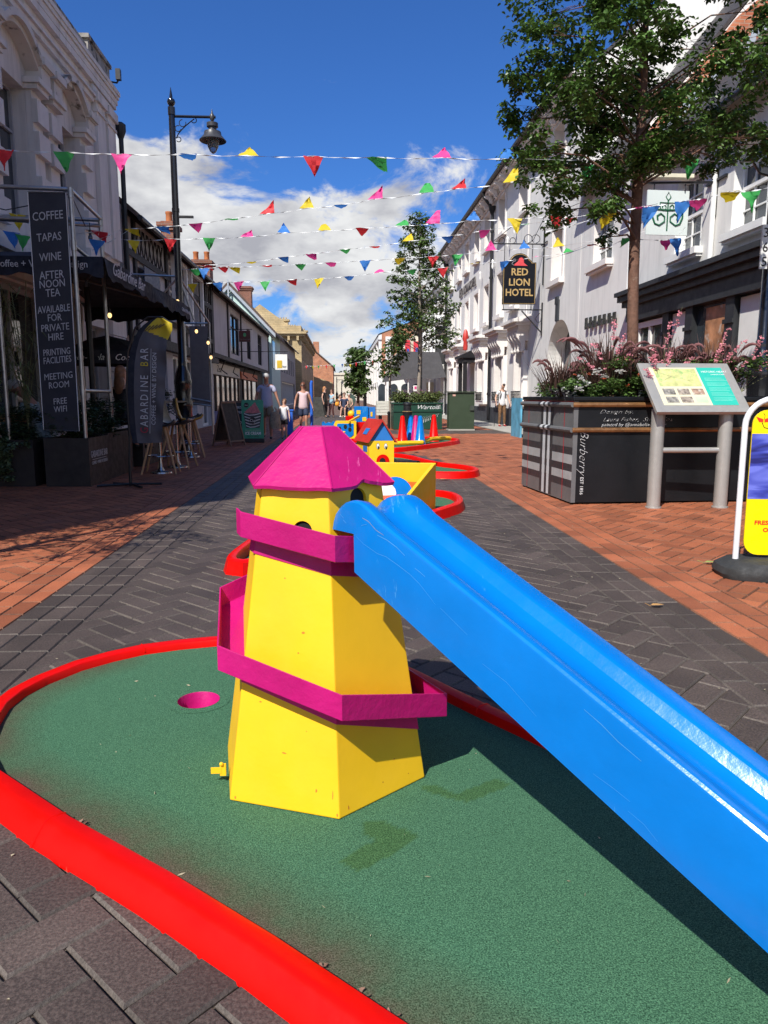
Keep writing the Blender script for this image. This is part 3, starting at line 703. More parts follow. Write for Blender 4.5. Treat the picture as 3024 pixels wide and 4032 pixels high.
def window(P, root, a, c, e, f, r, kind, m):
    w = MB(); t = .055; d1 = -r+.05; d0 = -r+.0
    if kind == 'shop': t = .09
    for q in ((a+.001, a+t, e+.001, f-.001), (c-t, c-.001, e+.001, f-.001), (a+t, c-t, e+.001, e+t), (a+t, c-t, f-t, f-.001)): fbox(w, P, q[0], q[1], d0, d1, q[2], q[3])
    gl = .03
    if kind == 'sash':
        zm = (e+f)/2; fbox(w, P, a+t, c-t, d0+.005, d1+.012, zm-.03, zm+.03)
        nx = max(1, round((c-a)/.42)); 
        for i in range(1, nx): u = a+(c-a)*i/nx; fbox(w, P, u-.012, u+.012, d0+.01, d1-.01, e+t, f-t)
        for zz in (e+(zm-e)/2, zm+(f-zm)/2): fbox(w, P, a+t, c-t, d0+.012, d1-.012, zz-.012, zz+.012)
    elif kind == 'casement':
        u = (a+c)/2; fbox(w, P, u-.03, u+.03, d0+.005, d1+.01, e+t, f-t); zt = e+(f-e)*.68; fbox(w, P, a+t, u-.03, d0+.005, d1, zt-.02, zt+.02); fbox(w, P, u+.03, c-t, d0+.005, d1, zt-.02, zt+.02)
    elif kind == 'shop':
        n = max(1, round((c-a)/1.3))
        for i in range(1, n): u = a+(c-a)*i/n; fbox(w, P, u-.04, u+.04, d0+.005, d1+.01, e+t, f-t)
    elif kind == 'dark':
        pass
    o = w.build('window', m, root)
    g_ = MB(); fbox(g_, P, a+.01, c-.01, d0-.02, d0+.002 if kind == 'dark' else d0+.004, e+.01, f-.01); g_.build('pane', glass, o)
    return o
def sills(P, root, ops, m, d=.14, h=.12, name='sill', ext=.1):
    for o in ops:
        b = MB(); fbox(b, P, o[0]-ext, o[1]+ext, .003, d, o[2]-h, o[2]-.002); fbox(b, P, o[0]-ext+.03, o[1]+ext-.03, .003, d-.05, o[2]-h-.05, o[2]-h-.001); b.build(name, m, root)

# ---- hotel, right: three storeys
XR = 6.6
w3 = [(22.5, 23.6, 7.7, 9.12), (26.75, 27.95, 7.65, 9.1), (30.35, 31.55, 7.62, 9.1), (33.35, 34.5, 7.6, 9.05), (35.85, 37.0, 7.55, 8.95), (38.7, 39.85, 7.5, 8.9), (41.1, 42.25, 7.45, 8.8), (44.0, 45.1, 7.4, 8.75)]
w2 = [(22.35, 23.45, 4.62, 6.2), (27.9, 29.1, 4.5, 6.15), (30.5, 31.6, 4.45, 6.12), (33.3, 34.45, 4.4, 6.05), (35.85, 37.0, 4.35, 6.0), (38.5, 39.6, 4.35, 5.95), (41.2, 42.3, 4.35, 5.95), (43.5, 44.5, 4.35, 5.9)]
bays = [(26.2, 27.7), (29.5, 31.3), (33.4, 35.1), (39.3, 40.8), (42.6, 44.1)]
w1 = [(a+.25, c-.25, 1.12, 3.05) for a, c in bays]
arch_o = [(21.25, 23.75, .02, 3.42, 'dark', .55)]
door = [(36.7, 37.9, .02, 2.7, 'dark', .45)]
hotel, PH = facade('hotel_building', 'three-storey grey and white hotel with long black gutter behind the hanging hotel sign', 'building', 1, XR, 20.72, 47.6, 9.6, w3+w2+w1+door+arch_o, render_w, depth=6.4, reveal=.32, jamb=trim_w, roofm=slate, rise=2.4, ridge=2.7, over=.001, gutter=False)
for o in w3+w2:   # raised surrounds
    b = MB(); t = .13; d = .05
    for q in ((o[0]-t, o[0]-.001, o[2]-.001, o[3]+t), (o[1]+.001, o[1]+t, o[2]-.001, o[3]+t), (o[0]-.0005, o[1]+.0005, o[3]+.001, o[3]+t-.002)): fbox(b, PH, q[0], q[1], .003, d, q[2], q[3])
    fbox(b, PH, o[0]-t-.04, o[1]+t+.04, .003, .17, o[2]-.15, o[2]-.004); b.build('window_surround', trim_w, hotel)
cb_ = MB()
fbox(cb_, PH, 20.6, 47.6, .003, .10, 9.22, 9.28); fbox(cb_, PH, 20.6, 47.6, .003, .46, 9.52, 9.64); fbox(cb_, PH, 20.6, 47.6, .003, .36, 9.44, 9.517); fbox(cb_, PH, 20.6, 47.6, .003, .14, 9.34, 9.438)
cb_.build('cornice', trim_w, hotel)
k = 21.1
while k < 47:
    b = MB(); b.prism([(0, 9.12), (.10, 9.14), (.13, 9.22), (.17, 9.28), (.30, 9.34), (.34, 9.38), (.33, 9.438), (0, 9.438)], k, k+.16, lambda u, v, w_: PH(w_, u+.162 if u > .01 else .161, v)); b.build('eaves_bracket', trim_w, hotel); k += 1.02
gt = MB(); gt.tube([PH(20.6, .53, 9.66), PH(47.6, .53, 9.66)], .085, 8); gt.build('gutter', black, hotel, smooth=True)
for u, h in ((32.45, 9.2), (46.2, 9.2)):
    b = MB(); b.tube([PH(u, .53, 9.6), PH(u, .5, 9.4), PH(u, .16, 9.0), PH(u, .12, 8.8), PH(u, .12, .1)], .065, 8); b.lathe([(.05, 8.7), (.14, 8.92), (.16, 9.05), (.05, 9.07)], (PH(u, .14, 0)[0], u, 0), 10)
    for zz in (1.2, 3.2, 6.1, 8): b.lathe([(.088, zz), (.088, zz+.09)], (PH(u, .12, 0)[0], u, 0), 10)
    b.build('downpipe', black, hotel, smooth=True)
b = MB(); fbox(b, PH, 23.8, 36.6, .003, .05, 0, .68); fbox(b, PH, 38, 47.6, .003, .05, 0, .68); b.build('plinth', charcoal, hotel)
b = MB(); fbox(b, PH, 26.55, 26.66, .003, .03, .7, 9.2); b.build('quoin_strip', trim_w, hotel)
for (a, c) in bays:     # ground-floor window bays with carved brackets
    b = MB()
    for u in (a, c-.26): fbox(b, PH, u, u+.26, .003, .16, .95, 2.75); fbox(b, PH, u+.05, u+.21, .162, .19, 1.05, 2.6)
    fbox(b, PH, a, c, .003, .12, 3.08, 3.45); fbox(b, PH, a-.1, c+.1, .003, .20, .80, .95)
    bay = b.build('window_bay', trim_w, hotel)
    b = MB(); fbox(b, PH, a-.32, c+.32, .003, .62, 3.70, 3.80); fbox(b, PH, a-.24, c+.24, .003, .52, 3.60, 3.698); fbox(b, PH, a-.1, c+.1, .003, .4, 3.45, 3.598); b.prism([(0, 3.802), (.58, 3.802), (.1, 3.95), (0, 3.95)], a-.3, c+.3, lambda u, v, w_: PH(w_, u+.003, v)); b.build('bay_cornice', trim_w, bay)
    n = 5 if c-a > 1.6 else 4
    for i in range(n):
        u = a+.0+(c-a-.12)*i/(n-1)
        b = MB(); b.prism([(.12, 2.78), (.2, 2.72), (.26, 2.80), (.25, 2.9), (.3, 3.05), (.42, 3.2), (.44, 3.32), (.4, 3.448), (.122, 3.448)], u, u+.12, lambda p, q, w_: PH(w_, p, q)); b.ball(PH(u+.06, .22, 2.76), .075, 8, 0, (1, .9, 1)); b.build('scroll_bracket', trim_w, bay)
    b = MB(); u = a+.1
    while u < c-.05:
        b.tube([PH(u, .24, .96), PH(u, .24, 1.28)], .012, 5); b.ball(PH(u, .24, 1.31), .028, 6); u += .13
    b.bar(PH(a+.06, .24, 1.0), PH(c-.06, .24, 1.0), .02, .02); b.bar(PH(a+.06, .24, 1.2), PH(c-.06, .24, 1.2), .02, .02)
    b.build('iron_railing', black, bay)
b = MB(); fbox(b, PH, 36.35, 38.25, .003, .75, 3.0, 3.12); fbox(b, PH, 36.45, 38.15, .003, .62, 2.78, 2.998); b.prism([(0, 3.122), (.72, 3.122), (.1, 3.4), (0, 3.4)], 36.4, 38.2, lambda u, v, w_: PH(w_, u+.003, v))
for u in (36.5, 37.92): fbox(b, PH, u, u+.18, .4, .58, 0, 2.778)
b.build('porch', black, hotel)
text('RED LION HOTEL', .62, frame(PH(38.95, .055, 6.62), (0, -1, 0), (0, 0, 1)), mat('dark_lettering', (.10, .09, .09), .6), hotel, 'wall_lettering', .02, sx=1.02)
for u, z in ((29.3, 6.9), (28.2, 7.15), (32.1, 6.55), (34.9, 6.5)):
    b = MB(); b.lathe([(.01, z-.1), (.05, z), (.03, z+.14), (.06, z+.22), (.01, z+.3)], (PH(u, .14, 0)[0], u, 0), 8); b.build('wall_light', white, hotel, smooth=True)
b = MB(); fbox(b, PH, 38.85, 39.0, .003, .04, 1.5, 2.0); b.build('menu_board', black, hotel)
b = MB(); n = 14; cx_ = 22.5; rr = 1.25; zc = 2.17
for s in (-1, 1):
    for i in range(n):
        a0 = math.pi/2*i/n; a1 = math.pi/2*(i+1)/n
        for dd in (.002,):
            b.face([PH(cx_+s*rr*math.cos(a0), dd-.002, zc+rr*math.sin(a0)), PH(cx_+s*rr*math.cos(a1), dd-.002, zc+rr*math.sin(a1)), PH(cx_+s*rr, dd-.002, zc+rr*math.sin(a1)), PH(cx_+s*rr, dd-.002, zc+rr*math.sin(a0))])
            b.face([PH(cx_+s*rr*math.cos(a0), 0, zc+rr*math.sin(a0)), PH(cx_+s*rr*math.cos(a1), 0, zc+rr*math.sin(a1)), PH(cx_+s*rr*math.cos(a1), -.53, zc+rr*math.sin(a1)), PH(cx_+s*rr*math.cos(a0), -.53, zc+rr*math.sin(a0))])
b.build('arch', render_w, hotel, fix=False)
b = MB(); fbox(b, PH, 22.55, 22.85, .003, .05, 3.40, 4.02); fbox(b, PH, 22.62, 22.9, .003, .06, 3.9, 4.12); b.build('dark_slot', charcoal, hotel)
# red mascot figure replaced by a plain red ornament above the porch
b = MB(); b.lathe([(.10, 3.40), (.12, 3.55), (.10, 3.8), (.16, 3.95), (.13, 4.15), (.10, 4.3), (.04, 4.4)], (PH(0, .40, 0)[0], 37.1, 0), 8)
tag(b.build('carved_ornament', mat('red_wood', (.5, .04, .03), .5), smooth=True), 'red carved figure standing on the black hotel porch', 'ornament')

# ---- lower rendered house with the arch, next to the hotel
wl1 = [(18.3, 19.7, 4.45, 5.95)]
r1, P1 = facade('narrow_house', 'narrow white rendered house with metal wall letters between hotel and dark shopfront', 'building', 1, XR+.004, 17.2, 20.70, 6.75, wl1, render_w, depth=7, jamb=trim_w, roofm=slate, rise=4.3, ridge=3.5, over=.3)
sills(P1, r1, wl1, trim_w, .2, .14)
b = MB(); fbox(b, P1, 17.3, 20.6, .003, .04, 0, 2.0); b.build('brown_panel', mat('brown_board', (.16, .10, .06), .7, .2, 2), r1)
b = MB(); u = 19.9
for i in range(7):
    hgt = .3-.012*i; fbox(b, P1, u-.18, u, .06, .09, 2.9, 2.9+hgt)
    if i % 2: fbox(b, P1, u-.28, u-.181, .06, .09, 2.9+hgt*.45, 2.9+hgt*.62)
    u -= .34
b.build('wall_letters', mat('polished_letters', (.10, .10, .10), .2, .1, 5, metal=.7), r1)
# red brick gable rising above the slate roof
b = MB(); b.prism([(-.01, 6.6), (2.1, 9.3), (3.2, 10.2), (5.5, 10.2), (5.5, 6.6)], 17.0, 17.19, lambda u, v, w_: (XR+u, w_, v)); 
for i in range(26):
    u = .1+i*.12
    b.box(XR+u, 16.985, 6.42+1.03*u-.1, XR+u+.118, 16.999, 6.42+1.03*u+.14, 1)
b.build('brick_gable', [brick_red, lead], r1)

# ---- near right house with the dark shopfront
wl0 = [(13.75, 14.85, 3.85, 5.25), (11.55, 12.7, 3.85, 5.25), (8.2, 9.3, 3.85, 5.25)]
r0, P0 = facade('shop_house', 'white house with black shopfront cornice and slate roof at right edge', 'building', 1, XR, 5, 17.18, 6.1, wl0, render_w, depth=9, jamb=white, roofm=slate, rise=4.6, ridge=4.5, over=.32)
sills(P0, r0, wl0, white, .16, .12)
b = MB(); fbox(b, P0, 5, 16.9, .003, .42, 3.34, 3.43); fbox(b, P0, 5, 16.86, .003, .36, 3.22, 3.338); fbox(b, P0, 5, 16.8, .003, .27, 3.10, 3.218); fbox(b, P0, 5, 16.7, .003, .2, 2.78, 3.098); b.build('shop_cornice', mat('satin_black', (.022, .024, .028), .5, .2, 3), r0)
for u in (16.35, 14.62, 13.62, 12.15, 9.6):
    b = MB(); fbox(b, P0, u, u+.28, .003, .14, 0, 2.778); fbox(b, P0, u-.02, u+.30, .1405, .17, 2.35, 2.42); b.build('shop_pilaster', mat('satin_black', (.022, .024, .028)), r0)
b = MB(); fbox(b, P0, 5.1, 16.3, .003, .03, 0, 2.775); sf = b.build('shop_window', glass, r0)
b = MB(); fbox(b, P0, 13.9, 14.6, .031, .06, .6, 2.74); fbox(b, P0, 11.2, 12.1, .031, .06, .4, 2.74); fbox(b, P0, 14.95, 16.3, .031, .06, 0, .5)
for u in (14.95, 15.6, 16.2): fbox(b, P0, u, u+.1, .031, .08, .5, 2.7)
fbox(b, P0, 14.95, 16.3, .0811, .1, 2.6, 2.72); b.build('white_panel', white, sf)
b = MB(); fbox(b, P0, 12.5, 13.25, .031, .06, 1.75, 2.7); b.build('food_poster', mat('food_poster', (.42, .20, .10), .5, .55, 3.2, stain=((.5, .42, .36), .56, 5)), sf)
for u in (13.25, 17.0): 
    b = MB(); b.tube([P0(u, .06, 6.2), P0(u, .06, 3.5)], .045, 8); b.build('white_downpipe', white, r0, smooth=True)

# ---- white building beyond the hotel, then brick-and-white row in the distance
w5 = [(48.6+i*2.1, 49.7+i*2.1, z, z+1.6) for i in range(6) for z in (2.9, 5.5)]
r3, P3 = facade('far_white_building', 'white building with tall pilasters just beyond the hotel', 'building', 1, XR, 47.62, 62, 8.3, w5, white, depth=8, roofm=slate, rise=2.2, over=.3)
b = MB()
fbox(b, P3, 47.65, 62, .003, .3, 7.9, 8.2); b.build('cornice', white, r3)
for i in range(7): b = MB(); fbox(b, P3, 47.9+i*2.1, 48.3+i*2.1, .003, .15, 0, 7.9); b.build('pilaster', white, r3)
w6 = [(85+i*4, 87.2+i*4, z, z+1.6) for i in range(12) for z in (3.0, 5.5)]
r4, P4 = facade('brick_terrace', 'distant red brick and white row on the right side of the street', 'building', 1, 4.6, 83, 134, 7.9, w6, brick_orange, depth=14, roofm=slate, rise=2.6, over=.3)
b = MB(); 
for i in range(9): fbox(b, P4, 83.2+i*6, 84.6+i*6, .003, .3, 0, 7.7)
fbox(b, P4, 83.05, 134, .003, .25, 2.3, 2.8); fbox(b, P4, 83.05, 134, .003, .35, 7.3, 7.85); b.build('white_panel', white, r4)
b = MB(); b.box(5.0, 82.7, 0, 5.8, 82.99, 7.6); b.box(9.2, 82.7, 0, 10, 82.99, 7.6); b.box(5.81, 82.8, 2.2, 9.19, 82.99, 3.2); b.build('end_pier', white, r4)
b = MB()
for z in (3.6, 5.6): b.box(6.4, 82.9, z, 8.4, 82.99, z+1.4)
b.build('end_window', glass, r4)
# cream gable and grey canvas canopy
cg = thing('cream_gable_house', 'cream gabled house with red banners above the grey canopy', 'building', (6.5, 62, 0))
b = MB(); b.prism([(4.3, 0), (9.5, 0), (9.5, 6.4), (8.0, 7.8), (6.4, 6.4), (4.3, 4.0)], 62.05, 70, lambda u, v, w_: (u, w_, v)); b.build('wall', cream, cg)
b = MB(); b.box(5.35, 61.9, 4.25, 5.75, 62.04, 5.7); b.box(6.05, 61.9, 4.2, 6.5, 62.04, 5.6); b.build('red_banner', mat('red_cloth', (.6, .03, .05), .7), cg)
b = MB(); b.box(5.5, 61.85, 4.4, 5.68, 61.89, 5.0); b.box(6.2, 61.85, 4.6, 6.4, 61.89, 5.1); b.build('blue_banner', mat('blue_cloth', (.03, .06, .35), .7), cg)
ca_ = thing('street_canopy', 'big dark grey canvas canopy with scalloped edge in front of white shopfront', 'canopy', (5, 46, 0))
b = MB()
pts = [(2.75, 2.0), (2.95, 2.25), (3.3, 3.05), (3.75, 3.85), (6.1, 3.85), (6.5, 2.45)]
b.prism([(2.55, 1.98), (2.75, 2.42), (3.3, 3.1), (3.72, 3.86), (6.05, 3.82), (6.52, 2.3), (5.6, 2.2), (4.6, 2.24), (3.6, 2.12)], 46, 46.12, lambda u, v, w_: (u, w_, v)); b.prism([(3.72, 3.86), (6.05, 3.82), (6.05, 3.7), (3.72, 3.74)], 46.12, 52, lambda u, v, w_: (u, w_, v)); b.build('canvas', greycanvas, ca_)
b = MB()
for x in (2.8, 4.2, 5.5, 6.45): b.tube([(x, 46.2, 0), (x, 46.2, 2.3)], .045, 6)
b.build('post', white, ca_)
ws = thing('white_shopfront', 'white shopfront with arched windows under the grey canopy', 'shopfront', (4.6, 52, 0))
b = MB(); b.box(2.6, 52, 0, 6.58, 52.3, 2.45); b.build('wall', white, ws)
for x in (2.9, 3.7, 4.5, 5.3):
    b = MB(); b.prism(arch(.55, 1.4, x, .6), 51.95, 51.99, lambda u, v, w_: (u, w_, v)); b.build('window', glass, ws)
b = MB(); b.box(6.0, 51.93, 0, 6.5, 51.99, 2.1); b.build('door', mat('cream_door', (.62, .55, .36), .6), ws)

# ================================================ left side
XL = -5.1
# ---- near classical white building
wL = [(7.3, 8.6, 3.95, 6.1, 'sash'), (9.65, 10.95, 3.95, 6.1, 'sash'), (12.0, 13.3, 3.95, 6.1, 'casement'), (14.4, 15.6, 3.95, 6.1, 'casement')]
gL = [(2.6, 8.6, .3, 2.92, 'shop'), (8.8, 11.3, .3, 2.92, 'shop'), (11.5, 13.7, .3, 2.92, 'shop'), (14.2, 15.4, 1.0, 2.95, 'sash'), (16.0, 16.9, .02, 2.6, 'dark')]
l1, Q1 = facade('classical_building', 'white classical building with arched window hoods and heavy cornice at left', 'building', -1, XL, 2.0, 18.24, 7.98, wL+gL, stucco, depth=8, reveal=.26, winm=mat('grey_window_frame', (.40, .40, .41), .5))
b = MB()
fbox(b, Q1, 1.95, 18.46, .003, .15, 7.88, 7.97); fbox(b, Q1, 1.95, 18.42, .003, .13, 7.80, 7.878); fbox(b, Q1, 1.95, 18.4, .003, .10, 7.68, 7.798); fbox(b, Q1, 2, 18.3, .003, .09, 7.55, 7.678); fbox(b, Q1, 2, 16.75, .003, .07, 7.16, 7.26); fbox(b, Q1, 2, 16.75, .003, .12, 7.262, 7.31); b.build('cornice', stucco, l1)
b = MB(); fbox(b, Q1, 2.0, 16.8, -.4, -.06, 7.992, 8.2); fbox(b, Q1, 2.0, 16.78, -.42, -.03, 8.202, 8.28); fbox(b, Q1, 16.85, 18.3, -.45, -.02, 7.993, 8.42); fbox(b, Q1, 16.8, 18.35, -.48, .02, 8.422, 8.5); b.build('parapet', mat('dirty_parapet_stone', (.30, .28, .25), .9, .3, 3, .4, 20, stain=((.04, .04, .035), .5, 4)), l1)
b = MB(); b.tube([(XL+.10, 17.9, 8.0), (XL+.24, 17.9, 7.98), (XL+.28, 17.9, 8.04)], .02, 6); b.box(XL+.23, 17.85, 8.04, XL+.33, 17.96, 8.26); b.build('floodlight', black, l1)
b = MB()
for u in (16.8, 17.55): fbox(b, Q1, u, u+.55, .003, .10, 4.2, 7.2); fbox(b, Q1, u-.05, u+.6, .003, .16, 7.2, 7.38); fbox(b, Q1, u-.02, u+.57, .003, .13, 7.0, 7.05)
fbox(b, Q1, 16.75, 18.2, .003, .06, 7.40, 7.53); b.build('pilaster', stucco, l1)
for o in wL:
    b = MB()
    for s, (a, c) in ((0, (o[0]-.42, o[0]-.001)), (1, (o[1]+.001, o[1]+.42))):
        fbox(b, Q1, a, c, .003, .10, 3.6, 6.1)
        for i, z in enumerate((3.7, 4.4, 5.1, 5.6)):
            h_ = .36; fbox(b, Q1, a-(.06 if s == 0 else 0), c+(.06 if s else 0), .101, .19, z, z+h_)
        fbox(b, Q1, a-.04, c+.04, .003, .22, 6.102, 6.18); fbox(b, Q1, a-.08, c+.08, .003, .27, 6.182, 6.27)
    fbox(b, Q1, o[0]-.4, o[1]+.4, .003, .12, 3.42, 3.58)
    b.build('window_surround', stucco, l1)
    b = MB(); cx_ = (o[0]+o[1])/2; n = 18
    def pr(t):
        x = (t-.5)*2; W = (o[1]-o[0])/2+.48
        if abs(x) > .62: return (cx_+x*W, 6.42)
        return (cx_+x*W, 6.42+.36*math.cos(x/.62*math.pi/2)**.8)
    for (dd0, dd1, z0_, z1_) in ((.003, .30, .06, .17), (.003, .22, -.02, .059)):
        up_ = [pr(t/n) for t in range(n+1)]
        poly = [(u, z+z1_) for u, z in up_]+[(u, z+z0_) for u, z in up_[::-1]]
        for t in range(n):
            q = [up_[t], up_[t+1]]
            b.prism([(q[0][0], q[0][1]+z0_), (q[1][0], q[1][1]+z0_), (q[1][0], q[1][1]+z1_), (q[0][0], q[0][1]+z1_)], dd0, dd1, lambda u, v, w_: Q1(u, w_, v))
    for a in (cx_-(o[1]-o[0])/2-.5, cx_+(o[1]-o[0])/2+.06): fbox(b, Q1, a, a+.44, .003, .34, 6.50, 6.62); fbox(b, Q1, a+.03, a+.41, .003, .26, 6.28, 6.49)
    b.build('window_hood', mat('weathered_stucco', (.64, .60, .55), .85, .06, 2.0, .25, 30, stain=((.16, .14, .11), .57, 3.2)), l1)
b = MB(); fbox(b, Q1, 2, 18.2, .003, .42, 3.22, 3.34); fbox(b, Q1, 2, 18.2, .003, .3, 3.10, 3.218); fbox(b, Q1, 2, 18.2, .003, .15, 2.96, 3.098); b.build('ground_floor_cornice', stucco, l1)
b = MB()
for i in range(7): fbox(b, Q1, 17.1, 18.15-(.08 if i % 2 else 0), .003, .1, .1+i*.40, .48+i*.40)
b.build('quoin', stucco, l1)
for u, z in ((13.95, 5.7), (13.95, 5.25)):
    b = MB(); fbox(b, Q1, u, u+.05, .003, .02, z, z+.22); b.build('vent', black, l1)
b = MB(); b.tube([Q1(18.45, .12, 7.35), Q1(18.45, .12, 0)], .055, 8); b.lathe([(.06, 7.0), (.12, 7.15), (.12, 7.3), (.07, 7.34)], (Q1(0, .12, 0)[0], 18.45, 0), 8)
b.build('downpipe', black, l1, smooth=True)

# ---- timber-framed house
wT = [(23.4, 25.0, 3.6, 5.15, 'sash'), (26.0, 27.8, 3.6, 5.2, 'sash'), (19.6, 20.7, 3.5, 4.4, 'casement'), (21.2, 22.2, 3.5, 4.4, 'casement'), (19.2, 22.6, .5, 2.4, 'shop'), (23.4, 27, .5, 2.4, 'shop'), (28, 30, .02, 2.4, 'shop')]
l2, Q2 = facade('timber_framed_house', 'black and white timber-framed house with pale sash windows behind the lamp post', 'building', -1, XL, 18.55, 30.6, 5.6, wT, grey_w, depth=8, roofm=rooftile, rise=3.4, over=.38)
b = MB()
for u in (18.6, 19.35, 22.75, 25.35, 28.1, 29.1, 30.35): fbox(b, Q2, u, u+.2, .003, .07, 2.6, 5.5)
for z in (2.6, 3.2, 4.5, 5.42): fbox(b, Q2, 18.58, 30.55, .071, .09, z, z+.16)
u = 19.7
while u < 22.6:
    for s in (-1, 1): b.bar(Q2(u-.16*s, .04, 4.68), Q2(u+.16*s, .04, 5.33), .03, .03)
    u += .42
for u in (28.5, 28.8, 29.5, 29.9): b.bar(Q2(u, .05, 3.4), Q2(u+.1, .05, 4.5), .05, .05); b.bar(Q2(u, .05, 4.7), Q2(u-.08, .05, 5.33), .05, .05)
b.build('timber_frame', timber, l2)
for a, c in ((23.3, 25.1), (25.9, 27.9)):
    b = MB()
    for q in ((a-.08, a+.08, 3.45, 5.3), (c-.08, c+.08, 3.45, 5.3), (a+.081, c-.081, 5.18, 5.3)): fbox(b, Q2, q[0], q[1], .092, .2, q[2], q[3])
    fbox(b, Q2, a-.14, c+.14, .093, .26, 3.36, 3.449); b.build('window_surround', white, l2)
b = MB(); fbox(b, Q2, 18.7, 30.5, .003, .22, 2.45, 2.6); fbox(b, Q2, 27.9, 30.5, .22, .26, 2.42, 2.62); b.build('fascia', timber, l2)
def chimney(name, label, x, y, w, z0, z1, pots, m=brick_red):
    r = thing(name, label, 'chimney', (x, y, z0), 'chimneys above the left-hand roofs')
    b = MB(); b.box(x-w/2, y-.4, z0, x+w/2, y+.4, z1-.3); b.box(x-w/2-.06, y-.46, z1-.3, x+w/2+.06, y+.46, z1-.18); b.box(x-w/2-.12, y-.52, z1-.18, x+w/2+.12, y+.52, z1-.05); b.box(x-w/2, y-.4, z1-.05, x+w/2, y+.4, z1); b.build('stack', m, r)
    for p in pots:
        b = MB(); b.lathe([(.115, z1), (.11, z1+.3), (.125, z1+.32), (.125, z1+.38), (.09, z1+.385), (.085, z1+.2)], (x+p, y, 0), 12); b.build('chimney_pot', terracotta, r, smooth=True)
chimney('chimney', 'brick chimney with one orange pot just left of the lamp post', -5.85, 27.2, .42, 5.7, 7.05, (0,), brick_dark)
chimney('chimney', 'brick chimney with two orange pots right of the lamp post', -6.0, 34.1, .80, 5.6, 7.0, (-.25, .22), brick_dark)
chimney('chimney', 'small dark brick chimney behind the mint gable', -6.9, 56.8, .9, 7.2, 9.1, (), brick_dark)

# ---- jettied house
wJ = [(35.9, 38.8, 3.15, 5.0, 'casement'), (42.0, 43.8, 3.2, 4.85, 'casement'), (47.5, 49.8, 3.1, 5.0, 'casement')]
l3, Q3 = facade('jettied_house', 'long white house with overhanging black-edged upper floor behind the ice cream sign', 'building', -1, XL, 30.62, 54.2, 5.5, wJ, grey_w, depth=8, z0=2.85, roofm=rooftile, rise=3.2, over=.3, winm=timber, reveal=.1)
b = MB()
for u in (30.64, 34.8, 39.3, 53.9): fbox(b, Q3, u, u+.24, .003, .06, 2.9, 5.4)
fbox(b, Q3, 30.64, 54.15, -.02, .07, 2.72, 2.9); fbox(b, Q3, 30.64, 54.15, .003, .1, 5.3, 5.45)
b.build('timber_frame', timber, l3)
b = MB(); wx = XL-.45; b.box(wx-6, 30.64, 0, wx, 54.15, 2.8); b.build('lower_wall', timber, l3)
b = MB(); b.box(wx+.002, 32.0, 2.1, wx+.12, 41.2, 2.62); b.box(wx+.002, 42, 2.1, wx+.1, 50, 2.5, 1); b.build('fascia_sign', [mat('ivory_board', (.52, .50, .44), .6), mat('orange_board', (.5, .1, .03), .6)], l3)
text('Zest', .42, frame((wx+.125, 34.2, 2.35), (0, 1, 0), (0, 0, 1)), black, l3, 'fascia_lettering', .01, shear=.3, sx=1.6)
b = MB(); b.box(wx+.003, 32.1, .35, wx+.03, 41.1, 2.05); b.box(wx+.003, 43, .3, wx+.03, 50, 2.05); sw_ = b.build('shop_window', glass, l3)
b = MB()
for u in (32.0, 33.5, 35, 36.5, 38, 39.6, 41, 43, 45, 47, 49.9):
    b = MB(); b.box(wx+.004, u, .1, wx+.09, u+.14, 2.08); b.build('shop_mullion', mat('bronze_frame', (.12, .08, .05), .5), sw_)
b = MB(); b.box(wx+.005, 32, 0, wx+.2, 41.1, .5); b.build('stallriser', mat('royal_blue_board', (.01, .03, .22), .6), sw_)
b = MB()
for u in (33.2, 36.8, 40.5, 45):
    b = MB(); b.tube([(wx+.05, u, 2.75), (wx+.5, u+.1, 2.65), (wx+.35, u+.2, 2.3), (wx+.6, u+.25, 2.1)], .03, 6); b.build('swan_neck_lamp', black, l3)

# ---- mint gable
l4 = thing('mint_gabled_house', 'mint green rendered house with tall sunlit gable on the left', 'building', (-5.1, 60, 0))
b = MB(); b.prism([(-4.95, 0), (-4.95, 5.85), (-7.85, 8.95), (-10.75, 5.85), (-10.75, 0)], 55, 63, lambda u, v, w_: (u, w_, v)); b.build('wall', mint, l4)
b = MB()
for s in (-1, 1): b.prism([(-7.85, 8.98), (-7.85+s*3.3, 8.98-s*s*3.53), (-7.85+s*3.3, 9.16-3.53), (-7.85, 9.2)], 54.7, 63, lambda u, v, w_: (u, w_, v))
b.build('roof', rooftile, l4)
b = MB()
for s in (-1, 1): b.prism([(-7.85, 8.7), (-7.85+s*3.25, 8.7-3.4), (-7.85+s*3.25, 8.96-3.4), (-7.85, 8.96)], 54.64, 54.69, lambda u, v, w_: (u, w_, v))
b.box(-7.9, 54.6, 7.9, -7.8, 54.63, 9.3); b.build('bargeboard', lead, l4)
b = MB(); b.box(-4.94, 55.5, 3.2, -4.9, 57.5, 5.2); b.build('window', glass, l4)

